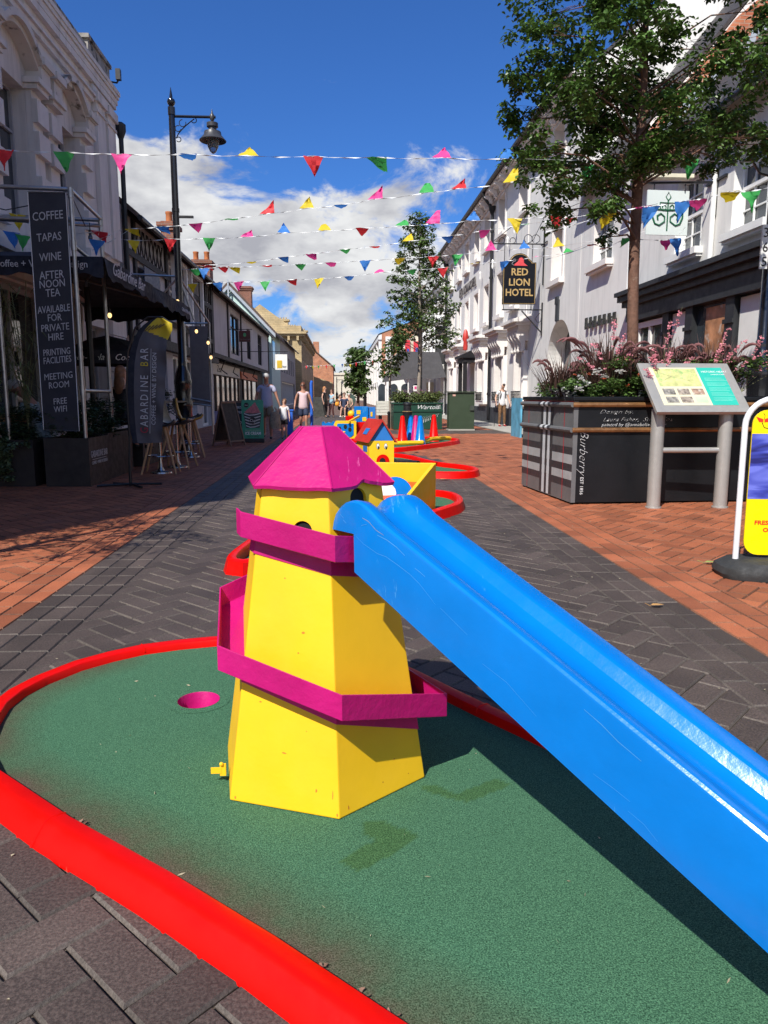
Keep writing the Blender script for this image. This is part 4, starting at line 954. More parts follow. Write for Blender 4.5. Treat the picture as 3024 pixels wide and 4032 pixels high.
# ---- dark-windowed building, Victorian stone building, far brick
w7 = [(64+i*3, 65.6+i*3, z, z+1.5) for i in range(6) for z in (3.2,)]
l5, Q5 = facade('dark_front_house', 'narrow white-fronted house with dark windows beyond the mint gable', 'building', -1, -4.95, 63.02, 84, 6.0, w7+[(64, 82, .3, 2.4, 'shop')], mat('grey_front', (.30, .29, .29), .8), depth=8, roofm=slate, rise=3, over=.3)
w8 = [(87+i*3, 88.4+i*3, z, z+1.9) for i in range(11) for z in (1.2, 5.2)]
l6, Q6 = facade('stone_building', 'buff stone Victorian building with bracketed cornice and rows of chimneys', 'building', -1, -4.3, 85, 121, 8.0, w8, stone, depth=9, reveal=.3)
b = MB(); b.box(-13.4, 84.4, 8.0, -3.7, 121, 8.25); b.box(-13.3, 84.6, 7.75, -3.95, 121, 7.998); b.box(-13.2, 84.8, 8.252, -4.3, 120.8, 8.9)
for i in range(9): b.box(-12.8+i, 84.55, 7.3, -12.55+i, 84.99, 7.748)
for i in range(20): b.box(-4.29, 85.4+i*1.7, 7.3, -3.95, 85.65+i*1.7, 7.748)
b.build('cornice', stone, l6)
for i, (x, y, w_, h) in enumerate(((-6.9, 88, 1.9, 9.7), (-5.7, 93, 1.1, 9.35), (-5.0, 99, 1.4, 9.0+.4))):
    b = MB(); b.box(x-w_/2, y, 8.0, x+w_/2, y+1.2, h); b.box(x-w_/2-.15, y-.15, h, x+w_/2+.15, y+1.35, h+.2); n = int(w_/.3)
    for q in range(n): b.lathe([(.09, h+.2), (.09, h+.45)], (x-w_/2+.15+q*.3, y+.5, 0), 6)
    b.build('chimney', stone, l6)
b = MB(); b.box(-7.0, 84.9, 2, -6.2, 84.98, 4.2); b.box(-5.6, 84.9, 2, -5.1, 84.98, 4.2); b.build('side_window', glass, l6)
l7 = thing('far_brick_house', 'orange brick gabled house with chimney at the far end of the left side', 'building', (-3, 130, 0))
b = MB(); b.prism([(-1.2, 0), (-1.2, 6.0), (-4.3, 8.6), (-8, 6.2), (-8, 0)], 130, 150, lambda u, v, w_: (u, w_, v)); b.build('wall', brick_orange, l7)
b = MB(); b.box(-4.6, 130.4, 8, -3.6, 132, 10.4); b.build('chimney', brick_orange, l7)
b = MB(); b.prism([(-.9, 5.85), (-4.3, 8.75), (-4.3, 9.0), (-.9, 6.1)], 129.8, 150, lambda u, v, w_: (u, w_, v)); b.build('roof', rooftile, l7)
b = MB(); b.prism([(-1.3, 0), (-1.3, 3.4), (-4.4, 4.4), (-4.4, 0)], 125, 129.9, lambda u, v, w_: (u, w_, v)); tag(b.build('stone_house', stone), 'low grey-buff stone house in front of the far brick gable', 'building')
# pale building closing the street
b = MB(); b.box(-8, 210, 0, 12, 214, 7); b.box(-8.2, 209.7, 7, 12.2, 214, 7.6); tag(b.build('end_building', cream), 'pale building closing the far end of the street', 'building')
for k, (x, y, h, c_, s) in enumerate(((-9.5, 24, 3.6, slate, 1),)): pass

# ================================================ mini golf courses farther off
def box_part(name, m, parent, *boxes, **k):
    b = MB(k.get('T')); [b.box(*q) for q in boxes]; return b.build(name, m, parent, bevel=k.get('bevel', 0))
RIM2 = [(.10, -.004), (.09, .03), (.075, .085), (.06, .095), (.035, .098), (.015, .095), (.004, .08), (0, .05), (-.003, .015)]
def sc(l): return l if area(l) > 0 else l[::-1]
course('second red-rimmed course holding the yellow trough, right behind the tower', sc(smooth_loop([(-.72, 4.85), (-.60, 4.78), (.2, 5.85), (.9, 6.95), (1.18, 7.38), (1.24, 8.1), (.95, 8.4), (.3, 8.5), (-.3, 7.6), (-.62, 5.6)], 2)), rimprof=RIM2, step=.12)
course('third red-rimmed course with the little yellow face house on it', sc(smooth_loop([(1.0, 10.55), (1.7, 10.32), (1.98, 10.7), (1.95, 11.3), (1.45, 12.0), (1.15, 13.9), (.1, 13.9), (.1, 12.3)], 2)), rimprof=RIM2, step=.15)
c3 = course('fourth red-rimmed course carrying the coloured cones', sc(smooth_loop([(1.0, 15.3), (1.3, 15.5), (2.75, 17.7), (2.95, 18.7), (2.5, 19.6), (1.9, 19.4), (.6, 17.6), (.7, 15.6)], 2)), rimprof=RIM2, step=.2)
course('farthest red-rimmed course below the blue and yellow obstacles', sc(smooth_loop([(-.35, 18.7), (.6, 18.7), (.95, 20.4), (.8, 23.0), (.1, 23.4), (-.55, 22.6), (-.6, 20.2)], 2)), rimprof=RIM2, step=.25)
b = MB(); b.tube([(1.2, 17.1, .07), (1.9, 17.3, .08), (2.2, 18.0, .12), (2.6, 18.4, .12), (2.75, 18.6, .1)], .05, 8); b.tube([(1.2, 17.1, .07), (1.25, 17.7, .07), (1.7, 18.2, .07)], .05, 8); b.build('yellow_edging', yellow, c3, smooth=True)
for x, y, m, nm in ((1.46, 17.5, redp, 'red cone, leftmost on the cone course'), (1.70, 17.95, bluep, 'blue cone just left of the magenta cone'), (1.80, 17.78, magenta, 'magenta cone between two blue cones'), (1.87, 17.42, bluep, 'blue cone just right of the magenta cone'), (2.33, 18.5, redp, 'red cone standing apart at the right of the cone course')):
    b = MB(); b.lathe([(.14, .03), (.13, .04), (.05, .66), (.04, .69), (.001, .70)], (x, y, 0), 20); tag(b.build('golf_cone', m, smooth=True), nm, 'cone', 'cones on the mini golf course')
# yellow trough
tr = thing('trough_obstacle', 'yellow open trough with red inside and blue face disc right of the tower roof', 'mini golf obstacle', (.6, 6.9, 0))
def wallq(b, p, q, z0p, z1p, z0q, z1q, t=.035):
    d = (Vector(q)-Vector(p)).normalized(); n = Vector((-d.y, d.x))*t
    P_ = [(p[0], p[1]), (q[0], q[1]), (q[0]+n.x, q[1]+n.y), (p[0]+n.x, p[1]+n.y)]; z0 = [z0p, z0q, z0q, z0p]; z1 = [z1p, z1q, z1q, z1p]
    i = [b.av((P_[k][0], P_[k][1], z0[k])) for k in range(4)]+[b.av((P_[k][0], P_[k][1], z1[k])) for k in range(4)]
    for f in ((0,3,2,1),(4,5,6,7),(0,1,5,4),(1,2,6,5),(2,3,7,6),(3,0,4,7)): b.idx([i[k] for k in f])
b = MB(); wallq(b, (.92, 7.13), (-.05, 7.22), .03, .51, .03, .52); wallq(b, (.50, 6.12), (.915, 7.10), .03, .24, .03, .51); wallq(b, (-.05, 7.2), (-.4, 6.0), .03, .5, .03, .15)
b.build('trough_wall', yellow, tr, bevel=.006)
b = MB(); b.prism([(.90, 7.08), (-.03, 7.16), (-.38, 6.1), (.48, 6.1)], 0, 1, lambda u, v, w_: (u, v, .03+(.30*(v-6.1) if w_ else 0))); b.build('ramp', mat('orange_red_paint', (.78, .07, .012), .35, .08, 4, .1), tr)
dk = MB(); Td = frame((.50, 6.82, .245), (1, .05, 0), (0, .25, 1)); dk.T = Td; dk.lathe([(.165, -.01), (.165, .01)], n=30); disc = dk.build('face_disc', bluep, tr)
b = MB(Td); b.prism([(-.09+.10*math.cos(t*.4488), .01+.10*math.sin(t*.4488)) for t in range(14)], .0115, .014, lambda u, v, w_: (u, v, w_)); b.build('eye_white', white, disc)
b = MB(Td); b.prism([(.07+.065*math.cos(t*.4488), -.065+.028*math.sin(t*.4488)) for t in range(14)], .0115, .0135, lambda u, v, w_: (u, v, w_)); b.build('mouth', dark, disc)
# face house
hs = thing('face_house', 'little yellow golf house with cartoon eyes, red roof and red mouth', 'mini golf obstacle', (.6, 13, 0))
x0, x1, y0, y1, ez, az = .485, .905, 12.6, 13.35, .40, .76; xm = (x0+x1)/2
b = MB(); b.prism([(x0, .02), (x1, .02), (x1, ez), (x0, ez)], y0, y1, lambda u, v, w_: (u-.20*(w_-y0)/.75, w_, v)); hw = b.build('house_wall', yellow, hs)
b = MB(); b.prism([(x0+.01, ez+.002), (x1-.01, ez+.002), (xm, az-.03)], y0+.005, y1, lambda u, v, w_: (u-.20*(w_-y0)/.75, w_, v)); b.build('gable', deepblue, hs)
b = MB()
for s in (-1, 1): b.prism([(xm, az), (xm+s*.26, ez-.03), (xm+s*.235, ez-.03), (xm, az-.035)], y0-.05, y1+.03, lambda u, v, w_: (u-.20*(w_-y0)/.75, w_, v))
rfh = b.build('roof', mat('worn_red_paint', (.50, .03, .02), .4, .15, 4, .1), hs)
def ell(cx, cz, rx, rz, n=16): return [(cx+rx*math.cos(2*math.pi*t/n), cz+rz*math.sin(2*math.pi*t/n)) for t in range(n)]
for cx in (.633, .765):
    b = MB(); b.prism(ell(cx, .31, .030, .052), y0-.001, y0-.005, lambda u, v, w_: (u, w_, v)); b.build('eye', black, hs)
    b = MB(); b.prism(ell(cx, .31, .024, .045), y0-.0055, y0-.009, lambda u, v, w_: (u, w_, v)); b.build('eye_white', white, hs)
    b = MB(); b.prism(ell(cx+.004, .290, .013, .024), y0-.0095, y0-.013, lambda u, v, w_: (u, w_, v)); b.build('pupil', black, hs)
b = MB(); b.prism(arch(.22, .15, .715, .02), y0-.002, y0-.012, lambda u, v, w_: (u, w_, v)); mo = b.build('mouth', redp, hs)
b = MB(); b.prism(arch(.10, .09, .71, .02), y0-.0125, y0-.015, lambda u, v, w_: (u, w_, v)); b.build('mouth_opening', dark, mo)
b = MB(); b.prism([(12.72, .2), (12.95, .2), (12.95, .3), (12.72, .3)], 0, 1, lambda u, v, w_: (x0-.20*(u-y0)/.75-(.004 if w_ else .001), u, v)); b.build('window', deepblue, hs)
b = MB(); b.prism([(12.85, .5), (13.05, .5), (13.05, .6), (12.85, .6)], 0, 1, lambda u, v, w_: (xm-.245+(v-ez)*.66-.20*(u-y0)/.75-(.012 if w_ else .002), u, v)); b.build('roof_window', deepblue, rfh)
b = MB(); b.tube([(.95, 12.3, .06), (1.25, 11.9, .06)], .06, 10); tag(b.build('pipe', black), 'short black pipe on the turf at the foot of the face house', 'pipe')
# far obstacles
gtx = thing('three_hole_board', 'yellow-framed blue board with three dark holes on the farthest course', 'mini golf obstacle', (.12, 19, 0))
b = MB(); b.prism([(-.22, .08), (.40, .08), (.40, .52), (-.12, .52), (-.17, .44)], 19.0, 19.5, lambda u, v, w_: (u, w_, v)); b.build('board_frame', yellow, gtx)
b = MB(); b.prism([(-.17, .12), (.26, .12), (.33, .18), (.33, .46), (-.08, .46)], 18.985, 18.998, lambda u, v, w_: (u, w_, v)); b.build('board', bluep, gtx)
for x, z, r in ((-.02, .34, .035), (.12, .38, .045), (.235, .31, .045)):
    b = MB(); b.prism(ell(x, z, r, r*1.3), 18.98, 18.984, lambda u, v, w_: (u, w_, v)); b.build('hole', dark, gtx)
b = MB(); b.bar((-.05, 18.6, .12), (.10, 18.9, .26), .05, .03); b.bar((.2, 18.9, .5), (.5, 20.0, .62), .05, .05); b.build('chute', yellow, gtx)
bt = thing('blue_block_tower', 'blue block obstacle with yellow windows on a red stand', 'mini golf obstacle', (.65, 20.8, 0))
box_part('block', bluep, bt, (.38, 20.5, .45, .76, 21.2, .87)); box_part('side_block', deepblue, bt, (.765, 20.55, .46, .96, 21.2, .85)); box_part('stand', redp, bt, (.36, 20.4, .1, .9, 21.3, .445))
for q in ((.44, .66, .55, .77), (.60, .47, .71, .58)): box_part('window', yellow, bt, (q[0], 20.49, q[1], q[2], 20.499, q[3]))
box_part('side_window', yellow, bt, (.83, 20.54, .6, .88, 20.549, .72))
rb_ = thing('red_block', 'red box with yellow dome beside the blue block obstacle', 'mini golf obstacle', (.25, 20.8, 0))
box_part('box', redp, rb_, (.14, 20.7, .1, .36, 21.1, .60)); b = MB(); b.ball((.3, 20.9, .66), .10, 12); b.build('dome', yellow, rb_, smooth=True)
b = MB(); b.prism([(-.5, .1), (-.14, .1), (-.14, .46), (-.2, .49), (-.25, .43), (-.33, .46), (-.4, .42), (-.44, .48), (-.5, .46)], 20, 20.4, lambda u, v, w_: (u, w_, v)); tag(b.build('blue_wall_obstacle', bluep), 'low blue battlement block left of the three-hole board', 'mini golf obstacle')

# ================================================ right side street furniture
pl = thing('tartan_planter', 'big planter painted grey tartan and black with white handwriting, below the near tree', 'planter', (3.4, 8.6, 0))
ex = Vector((.9987, .045, 0)).normalized(); ey = Vector((-.075, .997, 0)).normalized(); O = Vector((2.46, 7.735, 0))
def PL(u, v, z): p = O+ex*u+ey*v; return (p.x, p.y, z)
def pbox(b, u0, u1, v0, v1, z0, z1, m=0):
    i = [b.av(PL(*q)) for q in ((u0,v0,z0),(u1,v0,z0),(u1,v1,z0),(u0,v1,z0),(u0,v0,z1),(u1,v0,z1),(u1,v1,z1),(u0,v1,z1))]
    for q in ((0,3,2,1),(4,5,6,7),(0,1,5,4),(1,2,6,5),(2,3,7,6),(3,0,4,7)): b.idx([i[k] for k in q], m)
plg = mat('tartan_grey', (.125, .125, .128), .5, .1, 5, .1, 30); plb = mat('planter_black', (.008, .009, .011), .40, .25, 3, .15, 14, stain=((.02, .02, .024), .66, 4), spec=.3); 
b = MB(); W_, D_ = 2.25, 1.67
pbox(b, 0, W_, 0, .05, .02, 1.10); pbox(b, W_-.05, W_, .051, D_, .02, 1.10); pbox(b, .05, W_-.051, D_-.05, D_, .02, 1.10); pbox(b, .05, W_-.051, .051, D_-.051, .9, 1.0); b.build('box', plb, pl)
b = MB(); pbox(b, -.003, .045, -.003, D_, .02, 1.10); b.build('tartan_side', plg, pl)
b = MB(); pbox(b, -.02, W_+.01, -.02, .07, 1.101, 1.145); pbox(b, -.02, .07, .071, D_, 1.101, 1.145); pbox(b, .071, W_, D_-.07, D_, 1.101, 1.145); b.build('rim', plb, pl, bevel=.01)
dk_ = mat('tartan_dark', (.030, .030, .034), .5); lt = mat('tartan_white', (.50, .51, .53), .5, .1, 9); rd = mat('tartan_red', (.42, .012, .02), .5)
def stripe(v0, v1, z0, z1, m, lift, par):
    b = MB(); pbox(b, -.003-lift, -.003-lift+.0009, v0, v1, z0, z1); b.build('stripe', m, par)
for z0, z1, m in ((.53, .61, dk_), (.43, .53, mat('tartan_light', (.34, .345, .35), .5)), (.35, .43, dk_), (.26, .35, mat('tartan_light', (.27, .275, .28))), (.18, .26, dk_)): stripe(.0, D_, z0, z1, m, .001, pl)
for a, c, m in ((.60, .68, dk_), (.69, .76, lt), (.775, .83, dk_), (.84, .92, lt), (.93, 1.0, dk_)): stripe(a, c, .03, 1.10, m, .002, pl)
for a in (.25, 1.44): stripe(a, a+.012, .03, 1.10, rd, .003, pl)
stripe(0, D_, 1.085, 1.10, rd, .003, pl)
copper = mat('copper_painted_rail', (.30, .15, .06), .35, .35, 9, .1, metal=.5, stain=((.03, .02, .02), .6, 14))
for z in (1.06, .795):
    b = MB(); b.tube([PL(-.02, -.012, z), PL(W_, -.012, z)], .026, 8); b.build('copper_rail', copper, pl, smooth=True)
    b = MB(); b.tube([PL(-.022, -.02, z), PL(-.022, D_, z)], .027, 8); b.build('grey_rail', plg, pl, smooth=True)
    for a, c, m in ((.60, .68, dk_), (.69, .76, lt), (.775, .83, dk_), (.84, .92, lt), (.93, 1.0, dk_)):
        b = MB(); b.tube([PL(-.022, a, z), PL(-.022, c, z)], .0285, 8); b.build('rail_stripe', m, pl, smooth=True)
chalk = mat('white_chalk', (.62, .62, .62), .8)
FT = lambda u, z: frame(PL(u, -.004, z), ex, (0, 0, 1))
text('Design by.', .060, FT(.46, .985), chalk, pl, 'chalk_writing', .001, shear=.4, sx=1.5, off=-.0022)
text('Laura Fisher,  Steph Cox', .062, FT(.70, .905), chalk, pl, 'chalk_writing', .001, shear=.5, sx=1.25, off=-.0022)
text('painted by @annabelsweetiner', .052, FT(.66, .850), chalk, pl, 'chalk_writing', .001, shear=.3, sx=1.1, off=-.0010)
text('Burberry', .135, frame(PL(.115, -.004, .56), (0, 0, -1), tuple(ex)), chalk, pl, 'painted_writing', .001, shear=.45, sx=.95, off=-.0035)
text('EST 1856', .05, frame(PL(.11, -.004, .20), (0, 0, -1), tuple(ex)), chalk, pl, 'painted_writing', .001)
b = MB(); pbox(b, W_+.02, W_+1.2, .25, 1.6, .02, 1.12); pbox(b, W_+.0, W_+1.22, .22, 1.62, 1.121, 1.15); tag(b.build('black_planter', plb), 'plain black planter box at the far right behind the information board', 'planter')

# information board
ib = thing('information_board', 'silver information board on two posts with map, photos and teal panel', 'sign', (3.6, 7.5, 0))
for x, y in ((3.25, 7.46), (3.955, 7.44)):
    b = MB(); b.tube([(x, y, .0), (x, y, 1.02)], .068, 24); b.lathe([(.082, .0), (.082, .012), (.07, .014)], (x, y, 0), 24); b.build('post', silver, ib, smooth=True)
b = MB(); b.tube([(3.27, 7.45, .60), (3.93, 7.44, .60)], .029, 14); b.build('crossbar', silver, ib, smooth=True)
o_ = Vector((3.155, 7.27, .995)); e1 = Vector((.99, .03, .0)); e2 = Vector((-.03, .50, .50))
PT = frame(o_, e1, e2); LW = e1.length; LH = e2.length
b = MB(PT); b.box(0, 0, -.04, LW, LH, 0); b.build('panel', silver, ib, bevel=.004)
b = MB(PT); b.box(.10, .09, .001, LW-.10, LH-.07, .0022); bd = b.build('printed_board', mat('cream_print', (.62, .58, .42), .35), ib)
b = MB(PT); b.box(LW*.62, .091, .0024, LW-.101, LH-.071, .0034); b.build('teal_panel', mat('teal_print', (.03, .42, .33), .35, .03), ib)
b = MB(PT); b.box(.14, .36, .0024, LW*.60, LH-.09, .0032); mapp = b.build('map', mat('map_print', (.50, .52, .22), .4, .25, 16, stain=((.26, .42, .16), .55, 9)), ib)
b = MB(PT)
for q in (((.16, .42), (.3, .5)), ((.3, .5), (.33, .62)), ((.3, .5), (.48, .44)), ((.48, .44), (.56, .6)), ((.2, .55), (.3, .5)), ((.4, .62), (.41, .46))): b.bar((q[0][0], q[0][1], .0036), (q[1][0], q[1][1], .0036), .008, .0006, up=(0, 1, 0))
b.build('map_roads', mat('road_print', (.62, .60, .48), .4), mapp)
for i in range(6):
    b = MB(PT); x = .15+(i % 3)*.155; z = .24-.115*(i//3); b.box(x, z, .0024, x+.125, z+.085, .0034)
    if i == 5: b.build('small_print', mat('pale_green_print', (.45, .55, .38), .4), ib); continue
    b.build('photo_print', mat('photo_print_%d' % (i % 3), ((.20, .19, .17), (.26, .22, .18), (.30, .20, .15))[i % 3], .4, .7, 26, stain=((.50, .46, .40), .54, 15)), ib)
text('HISTORIC HEART', .036, PT @ Matrix.Translation((LW*.80, LH-.135, .0042)), white, ib, 'board_writing', .0004)
text('LONDON STREET', .020, PT @ Matrix.Translation((LW*.83, LH-.175, .0042)), white, ib, 'board_writing', .0004)
b = MB(PT)
for i in range(19):
    if i % 4 == 3: continue
    b.box(LW*.66, LH-.23-i*.018, .0036, LW*(.66+.19+.05*((i*7) % 3)/2), LH-.2265-i*.018, .0042)
b.build('print_lines', mat('pale_teal_print', (.25, .60, .50), .4), ib)

# swing pavement sign, right edge
sg = thing('pavement_sign', 'yellow and blue pavement sign in a white tube frame at the right edge', 'sign', (2.9, 4.5, 0))
ST = frame((2.555, 4.565, 0), (.985, -.17, 0), (0, 0, 1)); Wd = .66
b = MB(ST); r_ = .17; pts = [(0, .03, 0), (0, 1.135-r_, 0)]+[(r_-r_*math.cos(a), 1.135-r_+r_*math.sin(a), 0) for a in [R(i*12) for i in range(1, 8)]]+[(Wd-r_+r_*math.sin(a), 1.135-r_+r_*math.cos(a), 0) for a in [R(i*12) for i in range(0, 8)]]+[(Wd, .03, 0)]
b.tube(pts, .019, 12); b.build('tube_frame', mat('white_powder_coat', (.74, .74, .76), .3, .04, 6, 0, stain=((.2, .12, .07), .76, 30)), sg, smooth=True)
def rrect(x0, z0, x1, z1, r, n=6):
    o = []
    for cx, cz, a0 in ((x1-r, z0+r, -90), (x1-r, z1-r, 0), (x0+r, z1-r, 90), (x0+r, z0+r, 180)):
        o += [(cx+r*math.cos(R(a0+90*i/n)), cz+r*math.sin(R(a0+90*i/n))) for i in range(n+1)]
    return o
id3 = lambda u, v, w_: (u, v, w_)
b = MB(ST); b.prism(rrect(.045, .135, Wd-.045, 1.065, .09), -.012, .0, id3); b.build('panel', mat('sign_yellow', (.88, .68, .0), .3, .02), sg)
def silk():
    m = mat('blue_satin_print', (.035, .055, .40), .35, .1, 3); nt = m.node_tree; n = nt.nodes; l = nt.links
    t = n.new('ShaderNodeTexCoord'); mp = n.new('ShaderNodeMapping'); mp.inputs['Rotation'].default_value = (0, R(32), 0); mp.inputs['Scale'].default_value = (1.6, 1, 7); l.new(t.outputs['Object'], mp.inputs[0])
    q = n.new('ShaderNodeTexNoise'); q.inputs['Scale'].default_value = 1.5; q.inputs['Detail'].default_value = 2; q.inputs['Distortion'].default_value = 1.2; l.new(mp.outputs[0], q.inputs['Vector'])
    r = n.new('ShaderNodeValToRGB'); l.new(q.outputs[0], r.inputs[0]); e = r.color_ramp.elements; e[0].position = .38; e[0].color = (.016, .018, .14, 1); e[1].position = .62; e[1].color = (.14, .17, .62, 1); x = e.new(.5); x.color = (.045, .06, .38, 1)
    l.new(r.outputs[0], n['Principled BSDF'].inputs['Base Color']); return m
b = MB(ST); b.box(.046, .50, .0008, Wd-.046, .915, .0018); b.build('satin_print', silk(), sg)
b = MB(ST); b.prism(rrect(.20, .385, Wd-.10, .56, .03), .0022, .0030, id3); tg = b.build('tag_border', white, sg)
b = MB(ST); b.prism(rrect(.21, .395, Wd-.11, .55, .025), .0032, .0038, id3); b.build('tag_face', mat('tag_blue', (.02, .06, .42), .35), tg)
text('C', .10, ST @ Matrix.Translation((.255, .505, .0042)), white, tg, 'tag_letter', .0004, shear=.3); 
blk = mat('print_black', (.02, .015, .012), .5); rdl = mat('print_red', (.72, .03, .01), .4)
text('A', .19, ST @ Matrix.Translation((.20, 1.0, .0014)), blk, sg, 'sign_letter', .0006, shear=.35, sx=.9)
for s, x, m in ((1, .085, rdl), (-1, .135, rdl)):
    b = MB(ST); b.prism([(x-.022*s, .022+1.0), (x+.020*s, 1.0+.008), (x+.022*s, .988), (x-.004*s, .99)], .001, .0018, id3); b.build('butterfly_wing', m, sg)
b = MB(ST); b.tube([(.10, .985, .0014), (.115, .955, .0014), (.15, .945, .0014), (.18, .965, .0014)], .0022, 4); b.tube([(.11, 1.0, .0014), (.115, 1.03, .0014), (.105, 1.045, .0014)], .0013, 4); b.build('butterfly_line', blk, sg)
for s_, x, z in (('FRESH MEAL', .10, .345), ('OFF LINE', .155, .298), ('RANGE', .24, .252)):
    text(s_.split()[0]+' '+s_.split()[1][:2] if ' ' in s_ else s_[:1], .037, ST @ Matrix.Translation((x, z, .0014)), rdl, sg, 'sign_writing', .0006, align='LEFT', off=.0012, sx=1.15)
b = MB(ST); b.prism([(.155, 1.135), (.175, 1.12), (.17, 1.06), (.20, 1.06), (.20, 1.045), (.14, 1.045), (.14, 1.06), (.155, 1.08)], -.02, .02, id3); b.build('hanging_clip', black, sg)
b = MB(); n = 20; prof = [(1.0, 0), (1.03, .03), (1.0, .07), (.86, .105), (.5, .115)]
rings = []
for k_, z in prof:
    rings.append([b.av((ST @ Vector((Wd/2, 0, 0))) + Vector((ST[0][0]*.44*k_*math.copysign(abs(math.cos(t))**.55, math.cos(t))-ST[1][0]*-.0*0-(-ST[0][0]*0)+ST[0][2]*.21*k_*math.copysign(abs(math.sin(t))**.6, math.sin(t)), ST[1][0]*.44*k_*math.copysign(abs(math.cos(t))**.55, math.cos(t))+ST[1][2]*.21*k_*math.copysign(abs(math.sin(t))**.6, math.sin(t)), z))) for t in [2*math.pi*i/n for i in range(n)]])
for A, B in zip(rings, rings[1:]):
    for t in range(n): b.idx((A[t], A[(t+1) % n], B[(t+1) % n], B[t]))
b.idx(rings[-1]); b.build('rubber_base', mat('black_rubber', (.028, .029, .029), .75, .3, 14, .3, 60, stain=((.09, .09, .085), .68, 40)), sg, smooth=True)

# fallen leaves
def fallen(x, y, s, a, c, label):
    b = MB(); o = [(0, 0), (.3, .25), (.65, .28), (1, .1), (.8, -.08), (.45, -.22), (.15, -.12)]
    b.face([(x+s*(u*math.cos(a)-v*math.sin(a)), y+s*(u*math.sin(a)+v*math.cos(a)), .006+.03*s*math.sin(u*4+v*3)+.012) for u, v in o]); b.tube([(x, y, .012), (x-.4*s*math.cos(a), y-.4*s*math.sin(a), .03)], .0016, 4)
    tag(b.build('fallen_leaf', c), label, 'leaf', 'fallen leaves on the paving')
fallen(1.69, 3.84, .085, .1, mat('dry_leaf', (.50, .27, .09), .7), 'curled orange leaf on the dark paving beside the blue slide')
fallen(2.50, 4.86, .12, -.05, mat('green_leaf', (.30, .36, .10), .6), 'pale green leaf on the red paving near the pavement sign')
fallen(1.36, 10.1, .14, .2, mat('dry_leaf', (.50, .27, .09)), 'brown leaf in front of the third red-rimmed course')
random.seed(3); b = MB()
for i in range(90):
    x = random.uniform(-.9, .9); y = random.uniform(1.0, 3.1)
    if not inside((x, y), loop0) or inside((x, y), [(-.4, 1.8), (.3, 1.8), (.3, 2.5), (-.4, 2.5)]): continue
    a = random.random()*6; s = random.uniform(.001, .0028); L_ = s*random.choice((1, 1.5, 4))
    b.face([(x+L_*math.cos(a), y+L_*math.sin(a), .028), (x-s*.4*math.sin(a), y+s*.4*math.cos(a), .030), (x-L_*math.cos(a), y-L_*math.sin(a), .028), (x+s*.4*math.sin(a), y-s*.4*math.cos(a), .026)])
for i in range(260):
    x = random.uniform(-1.6, 3.5); y = random.uniform(1.0, 9)
    if inside((x, y), loop0): continue
    a = random.random()*6; s = random.uniform(.002, .006)
    b.face([(x+s*math.cos(a), y+s*math.sin(a), .003), (x-s*math.sin(a), y+s*math.cos(a), .006), (x-s*math.cos(a), y-s*math.sin(a), .003), (x+s*math.sin(a), y-s*math.cos(a), .003)])
tag(b.build('litter', mat('pale_debris', (.42, .36, .24), .8, .4, 30), fix=False), kind='stuff')

# lamp posts
def lamp_post(label, x, y, h, arm=.77, base=True, s=1., side=1, z0=0, group='black lamp posts'):
    r = thing('street_lamp', label, 'street lamp', (x, y, 0), group)
    b = MB(); prof = [(.17*s, 0), (.17*s, .9*s), (.19*s, .95*s), (.19*s, 1.0*s), (.15*s, 1.1*s), (.17*s, 1.35*s), (.18*s, 1.4*s), (.18*s, 1.46*s), (.165*s, 1.5*s), (.165*s, 1.55*s), (.10*s, 1.72*s), (.085*s, 1.78*s), (.09*s, 1.84*s)] if base else [(.09, 0), (.09, 1)]
    prof += [(.078*s, 1.86*s), (.07*s, h*.45), (.06*s, h-.42), (.055*s, h-.32)]; b.lathe(prof, (x, y, 0), 18)
    for zz in (h*.69, h*.47): b.lathe([(.075*s, zz), (.075*s, zz+.07)], (x, y, 0), 14)
    b.build('column', blackgloss, r, smooth=True)
    b = MB(); b.lathe([(.07*s, h-.34), (.07*s, h-.2), (.03*s, h-.19), (.065*s, h-.15), (.08*s, h-.11), (.065*s, h-.06), (.03*s, h-.04), (.03*s, h), (.004, h+.16)], (x, y, 0), 14); b.build('finial', blackgloss, r, smooth=True)
    if arm:
        za = h-.36*s; b = MB(); b.tube([(x, y, za), (x+side*(arm+.07), y, za)], .027*s, 8)
        pts = [(x+side*(.07+.36*t*s), y, za-.40*s+.36*s*(t**.7)) for t in [i/8 for i in range(9)]]; b.tube(pts, .011*s, 5)
        for cx, cz, rr, a0, a1 in ((.20, -.12, .065, 90, 380), (.11, -.22, .055, 60, 350), (.42, -.065, .05, 120, -160), (.115, -.42, .045, 150, -150)):
            b.tube([(x+side*s*(cx+rr*math.cos(R(a0+(a1-a0)*i/9))), y, za+s*(cz+rr*math.sin(R(a0+(a1-a0)*i/9)))) for i in range(10)], .009*s, 5)
        b.build('arm', blackgloss, r, smooth=True)
        lx = x+side*arm; b = MB(); b.lathe([(.005, za+.14), (.018, za+.07), (.045, za+.03), (.045, za-.04), (.02, za-.08), (.03, za-.1), (.11, za-.11), (.11, za-.18), (.075, za-.2), (.08, za-.24), (.16, za-.27), (.17, za-.33), (.26, za-.43), (.255, za-.44), (.13, za-.36), (.02, za-.35)], (lx, y, 0), 20); lh_ = b.build('lantern', mat('lantern_grey', (.05, .05, .055), .4, .2, 6), r, smooth=True)
        b = MB(); b.lathe([(.125, za-.36), (.125, za-.45), (.10, za-.55), (.06, za-.63), (.02, za-.665), (.001, za-.67)], (lx, y, 0), 18); b.build('glass_bowl', mat('lamp_glass', (.55, .60, .62), .12, .1, 5, alpha=.25), lh_, smooth=True)
    return r
